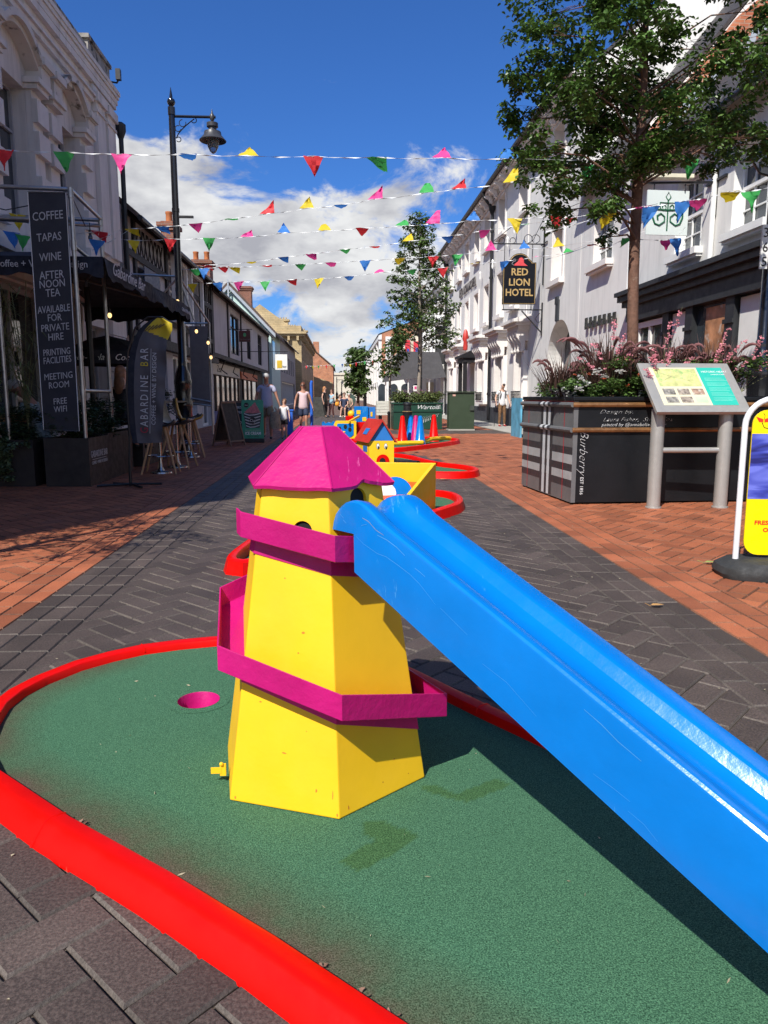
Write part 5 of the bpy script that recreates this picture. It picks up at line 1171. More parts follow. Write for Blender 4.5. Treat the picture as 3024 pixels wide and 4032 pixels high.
lp = lamp_post('tall black lamp post with one arm and hanging lantern behind the cafe canopy', -3.2, 15.5, 6.85)
b = MB(); b.box(-3.16, 15.47, 4.62, -2.86, 15.53, 4.66); b.build('bracket', black, lp)
lp2 = lamp_post('black lamp post with ornate base at the right edge behind the flowers', 5.36, 9.3, 7.5, arm=0)
b = MB(); b.box(5.17, 9.17, 2.70, 5.26, 9.20, 3.22); b.build('number_plate', white, lp2)
for i, s_ in enumerate('365'): text(s_, .16, frame((5.215, 9.165, 3.12-.17*i), (1, 0, 0), (0, 0, 1)), black, lp2, 'number', .001)
b = MB(); b.tube([(5.3, 9.28, 4.05), (4.95, 9.28, 4.10), (4.86, 9.28, 4.02), (4.90, 9.28, 3.95), (4.94, 9.28, 4.0)], .014, 6); b.tube([(5.3, 9.28, 3.80), (5.14, 9.28, 3.84), (5.0, 9.28, 4.03)], .014, 6); b.build('scroll_bracket', blackgloss, lp2, smooth=True)
lamp_post('distant lamp post before the row of trees, centre right', 2.47, 75, 6.0, arm=.8, side=-1)
lamp_post('distant lamp post left of the far vanishing point', -.5, 110, 3.9, arm=.8)
lamp_post('distant double-height lamp post at the far end of the street', .2, 112, 3.3, arm=.6)

# hotel hanging sign
hg = thing('hotel_hanging_sign', 'black hanging sign lettered in gold with a red emblem on iron brackets', 'sign', (5.8, 24.4, 3.9))
YS = 24.4; ks = YS/23.5
x0, x1, zb, zt_ = 5.06*ks, 6.10*ks, 1.15+(3.98-1.15)*ks, 1.15+(5.24-1.15)*ks
xc = (x0+x1)/2
out = [(x0, zb), (x1, zb), (x1, zt_), (x1-.13, zt_), (x1-.17, zt_+.06)]+[(xc+.33*math.cos(R(a)), zt_+.0+.28*math.sin(R(a))) for a in range(20, 161, 14)]+[(x0+.17, zt_+.06), (x0+.13, zt_), (x0, zt_)]
xy3 = lambda u, v, w_: (u, w_, v)
b = MB(); b.prism(out, YS, YS+.06, xy3); b.build('board', mat('sign_black', (.008, .009, .013), .6, .15, 4, spec=.12), hg)
b = MB(); q = [(xc+(u-xc)*.955, (v-(zb+zt_)/2)*.965+(zb+zt_)/2, 0) for u, v in out]; b.tube([(u, YS-.006, v) for u, v, _ in q], .010, 5, closed=True); b.build('gold_line', gold, hg)
for i, s_ in enumerate(('RED', 'LION', 'HOTEL')): text(s_, .31, frame((xc, YS-.008, zb+1.02-.32*i-.02), (1, 0, 0), (0, 0, 1)), gold, hg, 'gold_lettering', .003, sx=(.98, .98, .93)[i], off=.006)
em = mat('red_emblem', (.62, .06, .07), .5)
b = MB(); b.prism([(xc-.20, zt_-.10), (xc+.26, zt_-.11), (xc+.13, zt_-.02), (xc+.12, zt_+.10), (xc+.06, zt_+.15), (xc-.02, zt_+.13), (xc-.06, zt_+.03), (xc-.16, zt_-.05)], YS-.004, YS-.010, xy3); b.build('emblem', em, hg)
b = MB(); b.tube([(xc-.20, YS-.008, zt_-.09), (xc-.26, YS-.008, zt_-.05), (xc-.22, YS-.008, zt_+.01), (xc-.14, YS-.008, zt_+.04), (xc-.16, YS-.008, zt_+.1), (xc-.22, YS-.008, zt_+.08)], .012, 5); b.build('emblem_tail', mat('emblem_grey', (.25, .25, .28), .5), hg)
b = MB(); zu = 1.15+(6.04-1.15)*.985; zl = 3.92
for z, l_ in ((zu, 1.75), (zl, 1.32)): b.bar((6.58, YS+.03, z), (6.58-l_, YS+.03, z), .035, .035)
b.bar((6.57, YS+.03, 6.5), (6.57, YS+.03, 4.7), .04, .04); b.bar((6.57, YS+.03, 4.15), (6.57, YS+.03, 3.1), .04, .04)
b.bar((6.57, YS+.03, 3.2), (5.9, YS+.03, zl-.03), .035, .035); b.bar((6.57, YS+.35, zu+.02), (6.57, YS-.35, zu+.02), .03, .03)
for cx in (5.2, 5.55): b.tube([(cx+.09*math.cos(R(a)), YS+.03, zu+.10+.09*math.sin(R(a))) for a in range(-90, 220, 30)], .012, 5)
for cx in (6.05, 6.3): b.tube([(cx+.13*math.cos(R(a)), YS+.03, zu+.16+.13*math.sin(R(a))) for a in range(-90, 260, 30)], .012, 5)
b.tube([(4.83, YS+.03, zu), (6.5, YS+.9, 7.3)], .012, 5); b.tube([(6.2, YS+.03, zu+.1), (6.56, YS-.9, 7.1)], .010, 5)
for x in (5.3, 6.2): b.tube([(x, YS+.03, zu), (x, YS+.03, zt_-.02)], .012, 5); b.tube([(x, YS+.03, zb), (x, YS+.03, zl)], .012, 5)
b.tube([(6.5, YS+.03, zl-.1), (6.35, YS+.03, zl-.28), (6.45, YS+.03, zl-.42), (6.55, YS+.03, zl-.35)], .012, 5); b.build('iron_bracket', black, hg)
# leaf-emblem hanging sign
lf = thing('leaf_hanging_sign', 'pale square hanging sign with dark green sprout emblem above the black shopfront', 'sign', (5.8, 13.2, 4))
Lx = frame((5.71, 13.2, 4.30), (.995, .06, 0), (0, 0, 1))
b = MB(Lx); b.box(-.38, -.37, -.03, .38, .37, 0); b.build('board', mat('pale_sign_board', (.62, .68, .66), .5, .03, 2), lf)
gr = mat('dark_green_print', (.01, .11, .05), .5); b = MB(Lx)
def leafloop(cx, cz, w_, h_, s, t):
    pts = []
    for i in range(15):
        a = R(-95+i*24.5); pts.append((cx+s*w_*math.cos(a), cz+h_*math.sin(a)*.9, .004))
    pts.append((cx+s*w_*1.12, cz+h_*1.1, .004)); b.tube(pts[:8]+[(cx+s*w_*1.05, cz+h_*1.05, .004), (cx-s*w_*.4, cz+h_*1.05, .004)]+pts[9:13], t, 5)
b.bar((0, -.30, .003), (0, .22, .003), .022, .006, up=(0, 0, 1))
for s in (-1, 1):
    for (cx, cz, w_, t) in ((.15, -.08, .13, .016), (.085, .10, .065, .010)):
        b.tube([(s*.0, cz+w_*.95, .004), (s*(cx+w_*.95), cz+w_*1.05, .004), (s*(cx+w_*.95), cz, .004), (s*(cx+w_*.6), cz-w_*.8, .004), (s*cx, cz-w_, .004), (s*(cx-w_*.75), cz-w_*.5, .004), (s*(cx-w_*.75), cz+w_*.1, .004), (s*(cx-w_*.2), cz+w_*.5, .004), (s*(cx+w_*.3), cz+w_*.2, .004), (s*(cx+w_*.2), cz-w_*.3, .004)], t, 5)
b.tube([(0, .20, .004), (-.045, .26, .004), (0, .34, .004), (.045, .26, .004), (0, .20, .004)], .009, 5)
b.build('sprout_emblem', gr, lf, smooth=True)
b = MB(); b.bar((6.58, 13.25, 4.83), (5.2, 13.2, 4.78), .035, .035); b.bar((6.57, 13.25, 5.2), (6.57, 13.25, 4.25), .05, .04); b.bar((6.57, 12.9, 4.86), (6.57, 13.6, 4.86), .04, .04)
b.tube([(6.55, 13.25, 5.15), (6.3, 13.25, 5.12), (5.4, 13.2, 5.0)], .012, 5); b.tube([(6.5, 13.25, 5.08), (6.42, 13.25, 4.98), (6.48, 13.25, 4.9), (6.54, 13.25, 4.96)], .012, 5)
for x in (5.45, 6.0): b.tube([(x, 13.2, 4.78), (x, 13.2, 4.66)], .012, 5)
b.build('iron_bracket', black, lf)
b = MB(); b.box(5.35, 13.1, 4.86, 6.1, 13.3, 4.92); b.build('sign_light', mat('cream_tube', (.7, .66, .5), .5), lf)
hb2 = thing('black_pub_signs', 'pair of small black pub boards hanging near the far end of the hotel', 'sign', (6.2, 46.5, 4))
box_part('upper_board', black, hb2, (5.87, 46.4, 4.62, 6.58, 46.48, 5.42)); box_part('lower_board', mat('sign_charcoal', (.03, .03, .032), .6), hb2, (5.87, 46.4, 3.1, 6.6, 46.48, 4.2)); 
b = MB(); b.bar((6.6, 46.44, 5.5), (5.7, 46.44, 5.5), .04, .04); b.bar((6.6, 46.44, 3.0), (5.8, 46.44, 3.0), .04, .04); b.build('iron_bracket', black, hb2)

# street cabinet, bin, planter, bollard, benches
cbm = mat('cabinet_green', (.035, .055, .03), .45, .08, 3, .1)
cb1 = thing('street_cabinet', 'dark green metal street cabinet standing before the hotel', 'cabinet', (4.1, 25.3, 0))
box_part('cabinet_body', cbm, cb1, (3.66, 25.0, .05, 4.52, 25.5, 1.27), bevel=.01); box_part('lid', cbm, cb1, (3.62, 24.95, 1.275, 4.56, 25.55, 1.31)); box_part('base', concrete, cb1, (3.64, 24.97, 0, 4.54, 25.52, .048))
box_part('handle', mat('cabinet_latch', (.05, .06, .05), .4), cb1, (4.36, 24.95, .68, 4.50, 24.995, .84)); box_part('sticker', mat('sticker_pink', (.6, .35, .28), .5), cb1, (3.77, 24.99, 1.15, 3.87, 24.999, 1.21))
gpm = mat('planter_green', (.012, .055, .035), .4, .12, 3, .1)
gp = thing('green_planter', 'dark green planter with white fern drawing behind the litter bin', 'planter', (2.65, 26, 0))
box_part('box', gpm, gp, (1.83, 25.7, .02, 3.52, 27.1, .88)); box_part('rim', gpm, gp, (1.79, 25.66, .885, 3.56, 27.14, .93), (1.80, 25.67, .62, 3.55, 25.69, .66))
text('Warton', .20, frame((3.0, 25.69, .77), (1, 0, 0), (0, 0, 1)), chalk, gp, 'painted_writing', .002, shear=.4, sx=1.2)
text('1728\n1790', .08, frame((3.38, 25.69, .78), (1, 0, 0), (0, 0, 1)), chalk, gp, 'painted_writing', .002)
b = MB()
for i in range(16):
    x = 2.45+i*.06; z = .20+.27*(i/16)**1.2+.05
    for s in (-1, 1): b.bar((x, 25.688, z), (x+.03+.03*s, 25.688, z+s*(.17-.008*i)), .014, .002)
b.bar((2.42, 25.688, .23), (3.42, 25.688, .56), .014, .002); b.build('fern_drawing', chalk, gp)
bn = thing('litter_bin', 'black litter bin with a gold band in front of the green planter', 'litter bin', (2.22, 24.7, 0))
b = MB(); b.lathe([(.155, .02), (.155, .62), (.165, .64), (.165, .66), (.13, .68), (.13, .86), (.16, .88), (.15, .93), (.05, .95)], (2.22, 24.7, 0), 14); b.build('bin_body', mat('bin_black', (.012, .013, .016), .45), bn, smooth=True)
b = MB(); b.lathe([(.168, .645), (.168, .66)], (2.22, 24.7, 0), 14); b.build('gold_band', gold, bn)
b = MB(); b.lathe([(.05, 0), (.05, .52), (.06, .54), (.05, .6), (.02, .62)], (1.72, 26.5, 0), 10); tag(b.build('bollard', black, smooth=True), 'short black bollard left of the litter bin', 'bollard')
wb = thing('painted_crate_bench', 'white crate-like bench with green leaf patterns left of the green planter', 'bench', (1.8, 29, 0))
box_part('side_board', mat('white_leafy_boards', (.55, .56, .5), .6, .1, 6, stain=((.12, .22, .12), .58, 13)), wb, *[(1.40, 29, .42+.11*i, 2.15, 29.6, .52+.11*i) for i in range(5)])
box_part('leg', black, wb, (1.5, 29.1, 0, 1.62, 29.5, .415)); box_part('leg', black, wb, (1.95, 29.1, 0, 2.07, 29.5, .415))
b = MB(); b.tube([(-.93, 24.2, 0), (-.93, 24.2, 1.55), (-.90, 24.2, 1.64)], .05, 10); tag(b.build('blue_post', mat('blue_foam', (.02, .12, .55), .6), smooth=True), 'tall blue padded post beside the walking woman', 'post')
b = MB(); b.box(-1.62, 22.2, .02, -1.42, 22.5, .72); b.box(-1.65, 22.18, .721, -1.39, 22.52, .76); tag(b.build('blue_bin', mat('blue_foam', (.02, .12, .55))), 'bright blue bin between the child and the woman', 'litter bin')
b = MB(); b.box(5.0, 20.5, 0, 5.05, 21.6, 1.1); tag(b.build('blue_board', mat('pale_blue_board', (.10, .34, .50), .5, .4, 3)), 'light blue painted board behind the tartan planter', 'board')
scp = MB(); 
pts = [(.35, 1.38), (.52, 1.24), (.55, 1.0), (.48, .75), (.42, .55), (.6, .44), (.82, .62), (.93, .95), (.8, 1.2), (.6, 1.33)]
scp.prism(pts, 45, 45.25, xy3); tag(scp.build('bronze_sculpture', mat('green_bronze', (.05, .09, .075), .4, .4, 4, .3, 8)), 'dark green curled leaf sculpture behind the seated people', 'sculpture')
st_ = MB(); st_.box(-1.6, 43, 0, -.9, 44, 1.1); tag(st_.build('stone_plinth', mat('dark_slate_wall', (.05, .05, .045), .8, .4, 5, .6, 12)), 'dark stone block left of the distant group of people', 'wall')
bw = MB(); bw.box(.0, 41.6, 0, .95, 42.2, .45); tag(bw.build('stone_bench', mat('pale_stone_bench', (.42, .36, .26), .8, .2, 4)), 'pale stone bench under the seated pair far off', 'bench')
fb = thing('banner_flag', 'small white banner with pink and blue prints on a pole behind the green planter', 'banner', (3.3, 33, 0))
box_part('banner', white, fb, (3.22, 33, 1.37, 3.56, 33.01, 1.62)); box_part('print', mat('pink_print', (.6, .05, .2), .6), fb, (3.27, 32.99, 1.46, 3.37, 32.999, 1.58)); box_part('print', mat('blue_print', (.03, .2, .5), .6), fb, (3.40, 32.99, 1.45, 3.49, 32.999, 1.58))
b = MB(); b.tube([(3.56, 33.02, 0), (3.56, 33.02, 5.5)], .05, 8); b.build('pole', black, fb)

# ================================================ trees and plants
def leafcards(b, c, r, n, ls, droop=.4, flat=.8, rnd=random):
    for _ in range(n):
        while True:
            p = Vector((rnd.uniform(-1, 1), rnd.uniform(-1, 1), rnd.uniform(-1, 1)))
            if p.length < 1: break
        p = p*(.55+.45*p.length)
        q = Vector(c)+Vector((p.x*r, p.y*r, p.z*r*flat))
        a = rnd.uniform(0, 6.283); s = ls*rnd.uniform(.65, 1.25)
        d = Vector((math.cos(a), math.sin(a), -rnd.uniform(0, droop*2)-.1)).normalized(); up = Vector((rnd.gauss(0, .45), rnd.gauss(0, .45), 1)).normalized(); x = d.cross(up).normalized(); up = x.cross(d)
        k = rnd.uniform(.1, .35)
        P_ = [q, q+d*s*.35+x*s*.30+up*s*k*.3, q+d*s*.75+x*s*.22+up*s*k*.2, q+d*s*1.05-up*s*.08, q+d*s*.75-x*s*.22+up*s*k*.2, q+d*s*.35-x*s*.30+up*s*k*.3]
        m = q+d*s*.5-up*s*.06
        i = [b.av(v) for v in P_]
        b.idx((i[0], i[1], i[2], i[3])); b.idx((i[0], i[3], i[4], i[5]))
def tree(name, label, base, top, clumps, ls, dens, trunk_r, leafm, barkm=bark, group='street trees', z0=0, rs=1, limb=.35, flat=.8, side=None):
    rnd = random.Random(rs); r = thing(name, label, 'tree', (base[0], base[1], z0), group)
    b = MB(); n = 14; pts = []; rr = []
    for i in range(n+1):
        t = i/n; p = Vector(base).lerp(Vector(top), t); p += Vector((math.sin(t*7+rs)*.03, math.cos(t*6+rs)*.03, 0))*(1 if t > .1 else 0)*trunk_r/.07; pts.append(p); rr.append(trunk_r*(1-.25*t if t < .55 else .8625*(1-.85*(t-.55)/.45)))
    b.tube(pts, rr, 12)
    for c, cr in clumps:
        c = Vector(c); h = max(0, min(.93, (c.z-cr*.2-abs(c.x-base[0])*limb*.9-base[2])/(top[2]-base[2]))); st = Vector(base).lerp(Vector(top), h); rad = trunk_r*.75*(1-.7*h)
        mid = st.lerp(c, .5)+Vector((rnd.uniform(-.1, .1), rnd.uniform(-.1, .1), .12*(c-st).length))
        b.tube([st, mid, c], [rad*.45, rad*.3, rad*.1], 6)
        for _ in range(4):
            e = c+Vector((rnd.uniform(-1, 1), rnd.uniform(-1, 1), rnd.uniform(-.7, .9)))*cr*.85; b.tube([mid.lerp(c, rnd.uniform(.2, 1)), (mid+e)/2+Vector((0, 0, .03)), e], [rad*.14, rad*.1, rad*.05], 4)
    b.build('trunk', barkm, r, smooth=True, fix=False)
    b = MB()
    for c, cr in clumps:
        for _ in range(7):
            o = Vector((rnd.gauss(0, .60), rnd.gauss(0, .60), rnd.gauss(0, .50)))*cr
            leafcards(b, Vector(c)+o, cr*rnd.uniform(.42, .75), int(dens*cr*cr/7), ls, flat=flat, rnd=rnd)
    b.build('crown', leafm, r, fix=False)
    return r
TYY = 8.6
cl = [(2.12,5.12,.22),(2.02,4.75,.20),(2.35,4.95,.20),(2.08,4.36,.22),(2.42,4.55,.28),(2.3,4.05,.25),(2.55,4.2,.3),(2.2,3.82,.16),(2.68,3.85,.3),(2.45,3.62,.2),(2.62,3.35,.22),(2.78,3.12,.16),(2.95,3.5,.24),(3.0,3.2,.14),(3.05,3.85,.3),(2.9,4.4,.32),(2.85,4.85,.32),(2.72,5.2,.25),(3.05,5.25,.32),(3.3,4.9,.34),(3.25,4.35,.3),(3.42,5.4,.3),(3.6,4.6,.3),(3.95,4.55,.22),(4.25,5.0,.22),(4.42,4.75,.18),(4.15,4.5,.26),(3.7,4.15,.3),(3.5,3.75,.28),(3.25,3.6,.22),(4.05,4.15,.28),(4.4,4.3,.25),(4.35,3.98,.24),(4.65,4.0,.24),(4.9,3.98,.22),(5.15,4.1,.25),(3.85,3.85,.22),(4.75,4.35,.18),(3.1,2.98,.10),(2.5,5.55,.3),(3.0,5.8,.4),(3.6,5.8,.4),(4.2,5.6,.35),(3.3,6.3,.4),(3.8,6.2,.3),(2.2,5.5,.25),(4.6,5.2,.2),(3.1,4.15,.25),(3.45,4.05,.25),(3.9,4.45,.25),(2.6,4.75,.25),(3.0,5.5,.25),(4.2,4.7,.2),(2.75,4.15,.22),(3.5,4.95,.25)]
rn = random.Random(5)
tree('street_tree', 'near tree with glossy dark green crown and brown trunk growing out of the tartan planter', (3.42, 8.6, 1.0), (3.31, 8.6, 6.4), [((x, 8.6+rn.uniform(-.75, .75), z), r) for x, z, r in cl], .060, 9300, .066, leaf_tree, z0=1.0, rs=3)
cl2 = []
rn = random.Random(9)
for z, w_ in ((7.2, .15), (6.8, .35), (6.4, .5), (6.0, .6), (5.6, .75), (5.1, .85), (4.7, 1.0), (4.3, 1.2), (3.9, 1.2), (3.5, 1.1), (3.15, .9)):
    for k_ in range(int(4+w_*8)): cl2.append(((2.85+rn.uniform(-w_, w_)*1.05, 26.9+rn.uniform(-w_, w_), z+rn.uniform(-.2, .2)), rn.uniform(.15, .28)))
tree('street_tree', 'slender upright tree before the hotel rising from the green planter', (2.80, 26.8, .8), (2.85, 26.8, 7.3), cl2, .11, 1600, .065, mat('mid_tree_leaves', (.075, .125, .030), .45, .35, 1.5, 0, island=.5, transl=.25), mat('pale_bark', (.26, .22, .18), .85, .2, 8), rs=6)
cl3 = [((1.85+rn.uniform(-.5, .5), 27.4+rn.uniform(-.5, .5), rn.uniform(2.0, 3.3)), .25) for _ in range(14)]
tree('street_tree', 'small young tree with pale trunk left of the slender tree', (1.82, 27.4, 0), (1.85, 27.4, 3.3), cl3, .14, 1000, .05, MATS['mid_tree_leaves'], MATS['pale_bark'], rs=8)
cl4 = [((1.5*60/60+rn.uniform(-.75, .6)*(1-.35*abs(z-2.6)/2), 60+rn.uniform(-1, 1), z+.2), .42) for z in [1.3+.16*i for i in range(22)] for _ in (0, 1)]
tree('street_tree', 'dense round-headed tree in the far middle of the street', (1.45, 60, 0), (1.4, 60, 4.5), cl4, .3, 300, .12, MATS['mid_tree_leaves'], rs=11)
cl5 = [((-3.45+rn.uniform(-.7, .7), 4.0+rn.uniform(-.8, .8), rn.uniform(2.3, 3.7)), .22) for _ in range(24)]
tree('street_tree', 'leafy tree beside the classical building casting dappled shade at left', (-3.6, 3.9, 0), (-3.5, 3.9, 3.8), cl5, .05, 2300, .07, leaf_tree, rs=13)

def bushes(name, label, cat, spots, m, ls, kind='stuff', flat=.7, n=260, droop=.4, rs=1):
    rnd = random.Random(rs); b = MB()
    for x, y, z, r in spots: leafcards(b, (x, y, z), r, int(n*r*r/.04), ls, droop=droop, flat=flat, rnd=rnd)
    o = b.build(name, m, fix=False); return tag(o, label if kind is None else label, cat, kind=kind)
rn = random.Random(21)
sp = []
for i in range(240):
    u = rn.uniform(.05, 2.2); v = rn.uniform(.05, 1.6); q = PL(u, v, 0); sp.append((q[0], q[1], 1.16+rn.uniform(0, .36)*(1 if .5 < u else .4), rn.uniform(.07, .13)))
bushes('bedding_foliage', 'green bedding foliage filling the tartan planter', 'plants', sp, leaf_bed, .045, n=300, droop=.1, rs=2)
def flowers(name, label, pts, m, s, petals=5, kind='stuff', rs=1):
    rnd = random.Random(rs); b = MB()
    for p in pts:
        p = Vector(p)
        for k_ in range(petals):
            a = 6.283*k_/petals+rnd.random(); t = rnd.uniform(.2, .9); d = Vector((math.cos(a), math.sin(a)*.8, t)).normalized(); x = Vector((-d.y, d.x, 0)).normalized()
            b.face([p, p+d*s*.6+x*s*.35, p+d*s, p+d*s*.6-x*s*.35])
    return tag(b.build(name, m, fix=False), label, 'flowers', kind=kind)
pt = []
for cx, cy, cz in ((2.55, 7.8, 1.33), (2.72, 7.85, 1.40), (2.62, 7.9, 1.28), (2.85, 8.0, 1.36), (2.52, 7.78, 1.22), (3.12, 8.3, 1.38), (2.5, 8.0, 1.16), (2.95, 7.8, 1.40), (2.42, 8.1, 1.2)):
    for _ in range(22): pt.append((cx+rn.gauss(0, .028), cy+rn.gauss(0, .02), cz+rn.gauss(0, .014)))
flowers('white_flowers', 'white flower heads near the left corner of the tartan planter', pt, mat('white_petals', (.75, .75, .72), .6, .05, 20, transl=.2), .022)
pt = []
for _ in range(16):
    cx = rn.uniform(2.55, 3.5); cy = 7.85+rn.uniform(0, .4); cz = rn.uniform(1.18, 1.42)
    for _ in range(5): pt.append((cx+rn.gauss(0, .012), cy, cz+rn.gauss(0, .008)))
flowers('orange_flowers', 'small coral orange flowers among the bedding foliage', pt, mat('coral_petals', (.75, .20, .10), .6, .05, 20, transl=.2), .020)
darkleaf = mat('purple_black_leaves', (.018, .014, .017), .4, .3, 5, island=.4)
b = MB(); rnd_ = random.Random(4)
def strap(b, p, d, L_, w_, droop, n=6):
    p = Vector(p); d = Vector(d).normalized(); x = Vector((-d.y, d.x, 0)); x = x.normalized() if x.length > .01 else Vector((1, 0, 0)); prev = None
    for i in range(n+1):
        t = i/n; q = p+Vector((d.x*L_*t, d.y*L_*t, d.z*L_*t-droop*L_*t*t)); w2 = w_*math.sin(math.pi*min(.98, .12+t*.88))
        cur = (b.av(q+x*w2/2), b.av(q-x*w2/2))
        if prev: b.idx((prev[0], prev[1], cur[1], cur[0]))
        prev = cur
for _ in range(46): a = rnd_.uniform(0, 6.28); strap(b, (2.43+rnd_.gauss(0, .07), 8.15+rnd_.gauss(0, .12), 1.17), (math.cos(a), math.sin(a), rnd_.uniform(.3, 1.5)), rnd_.uniform(.15, .26), .035, rnd_.uniform(.4, 1.0))
tag(b.build('dark_leaved_plant', darkleaf, fix=False), 'black-purple leaved plant spilling over the left corner of the tartan planter', 'plant')
grassm = mat('purple_grass', (.105, .055, .045), .6, .3, 6, island=.45, transl=.2); plume = mat('purple_plume', (.20, .085, .085), .8, .2, 10, island=.3, transl=.25)
def fountain(label, x, y, z, n, hgt, rs, plumes=9):
    hgt *= 1.45; plumes = int(plumes*1.3)
    rnd = random.Random(rs); r = thing('fountain_grass', label, 'ornamental grass', (x, y, z), 'purple fountain grasses in the tartan planter')
    b = MB()
    for _ in range(int(n*2.4)): a = rnd.uniform(0, 6.28); strap(b, (x+rnd.gauss(0, .09), y+rnd.gauss(0, .06), z), (math.cos(a)*rnd.uniform(.15, .7), math.sin(a)*rnd.uniform(.15, .7), 1), hgt*rnd.uniform(.6, 1.1), .011, rnd.uniform(.05, .45), 7)
    b.build('blades', grassm, r, fix=False)
    b = MB()
    for _ in range(plumes*2):
        a = rnd.uniform(0, 6.28); lean = rnd.uniform(.3, .9); dx = math.cos(a)*lean; dy = math.sin(a)*lean*.6; H_ = hgt*rnd.uniform(.75, 1.1); pts = []; rr = []
        for i in range(13): t = i/12; pts.append((x+dx*H_*t, y+dy*H_*t, z+H_*t*1.15-H_*.55*t**3.2)); rr.append(.0018 if t < .55 else .003+.015*math.sin(math.pi*(t-.5)/.52))
        b.tube(pts, rr, 6)
        for i in range(60):
            t = rnd.uniform(.58, 1); j = min(11, int(t*12)); q = Vector(pts[j]).lerp(Vector(pts[j+1]), t*12-j); dv = Vector((rnd.gauss(0, 1), rnd.gauss(0, 1), rnd.gauss(0, 1))).normalized()*.02; b.face([q, q+dv+Vector((0, .0012, .0012)), q+dv])
    b.build('plume', plume, r, fix=False)
fountain('tallest purple fountain grass, left of the tree trunk', 2.95, 8.2, 1.18, 190, .56, 1)
fountain('purple fountain grass arching just right of the tree trunk', 3.72, 8.35, 1.18, 200, .52, 2, 13)
fountain('purple fountain grass farthest left, behind the white flowers', 2.62, 8.75, 1.15, 110, .42, 3, 6)
fountain('purple fountain grass near the right end above the information board', 4.25, 8.3, 1.18, 190, .52, 4, 11)
gaum = mat('pink_petals', (.75, .28, .34), .6, .2, 30, island=.3, transl=.3); stemm = mat('green_stem', (.14, .14, .06), .6, .3, 9)
def gaura(label, x, y, z, stems, rs):
    rnd = random.Random(rs); r = thing('gaura_plant', label, 'flowering plant', (x, y, z), 'pink wand flowers in the tartan planter'); b = MB(); f = MB()
    for (dx, h) in stems:
        h *= 1.4; dx *= 1.15
        dy = rnd.uniform(-.15, .1); pts = [(x+dx*t**1.3, y+dy*t, z+h*t*(1-.08*t)) for t in [i/8 for i in range(9)]]; b.tube(pts, [.0035-.0003*i for i in range(9)], 4)
        for _ in range(24):
            t = rnd.uniform(.62, .97) if rnd.random() < .8 else rnd.uniform(.4, .97); j = min(7, int(t*8)); q = Vector(pts[j]).lerp(Vector(pts[j+1]), t*8-j)+Vector((rnd.gauss(0, .012), rnd.gauss(0, .012), 0))
            for k_ in range(4):
                a = rnd.uniform(0, 6.28); d = Vector((math.cos(a), math.sin(a)*.6, rnd.uniform(-.1, 1))).normalized(); xx = Vector((-d.z, 0, d.x)).normalized() if abs(d.y) < .9 else Vector((1, 0, 0)); s = rnd.uniform(.013, .024)
                f.face([q, q+d*s*.6+xx*s*.35, q+d*s, q+d*s*.6-xx*s*.35])
    b.build('stem', stemm, r, smooth=True, fix=False); f.build('flower', gaum, r, fix=False)
gaura('pink wand flowers standing tall left of the trunk', 2.95, 8.0, 1.18, [(-.05, .62), (.10, .50), (.03, .45), (-.25, .42), (-.38, .30), (.2, .4)], 1)
gaura('pink wand flowers leaning right just right of the trunk', 3.45, 7.95, 1.18, [(.22, .72), (.05, .60), (.12, .35), (.3, .3), (.02, .28)], 2)
gaura('pink wand flowers low over the top of the information board', 3.35, 7.7, 1.15, [(-.12, .40), (-.1, .33), (.12, .36), (-.2, .22)], 3)
gaura('pink wand flowers above the right part of the information board', 4.05, 8.0, 1.18, [(.1, .55), (.3, .45), (.05, .4), (.2, .35), (.5, .36)], 4)
gaura('pink wand flowers arching towards the right-hand lamp post', 4.45, 8.1, 1.18, [(.45, .5), (.55, .38), (.35, .3), (.6, .28), (.2, .5)], 5)
sp = [(rn.uniform(1.9, 3.45), rn.uniform(25.8, 26.9), 1.0+rn.uniform(0, .25), rn.uniform(.15, .25)) for _ in range(60)]
bushes('bedding_foliage', 'low green foliage filling the green planter', 'plants', sp, mat('bed_olive', (.10, .13, .035), .6, .35, 3, island=.5, transl=.2), .08, n=55, rs=5)
pt = [(rn.uniform(1.9, 3.4), 25.8+rn.uniform(0, .8), 1.1+rn.uniform(0, .3)) for _ in range(150)]
flowers('purple_flowers', 'purple and pink flowers above the green planter', pt, mat('mauve_petals', (.35, .18, .25), .7), .035, rs=3)
b = MB()
for i in range(40): a = rn.uniform(0, 6.28); strap(b, (2.1+1.2*rn.random(), 26.2, 1.0), (math.cos(a)*.4, math.sin(a)*.4, 1), rn.uniform(.3, .5), .02, .2)
tag(b.build('tall_grass', grassm, fix=False), 'brown-purple grass tufts in the green planter', 'ornamental grass', kind='stuff')

# ================================================ cafe on the left
cf = thing('cafe_canopy', 'dark navy cafe canopy with white lettering on its hanging front edges', 'canopy', (-4, 12.5, 2.7))
b = MB(); n = 16
def rz(x, y): return 2.92+.30*math.sin(math.pi*(y-10)/5.5)**.7*min(1, (-3-x)/1.0) if 10 < y < 15.5 else 2.92
gx = [-3.0-.26*i for i in range(9)]; gy = [10+5.5*i/n for i in range(n+1)]
V_ = {}
for i, x in enumerate(gx):
    for j, y in enumerate(gy): V_[i, j] = b.av((x, y, 2.90 if j in (0, n) or i == 0 else rz(x, y)))
for i in range(8):
    for j in range(n): b.idx((V_[i, j], V_[i+1, j], V_[i+1, j+1], V_[i, j+1]))
b.build('canopy_top', mat('faded_top_canvas', (.05, .05, .06), .85, .1, 3), cf, fix=False)
b = MB()
def hem(t): return 2.66+.025*math.sin(t*9)+.012*math.sin(t*23)
m_ = 44
prev = None
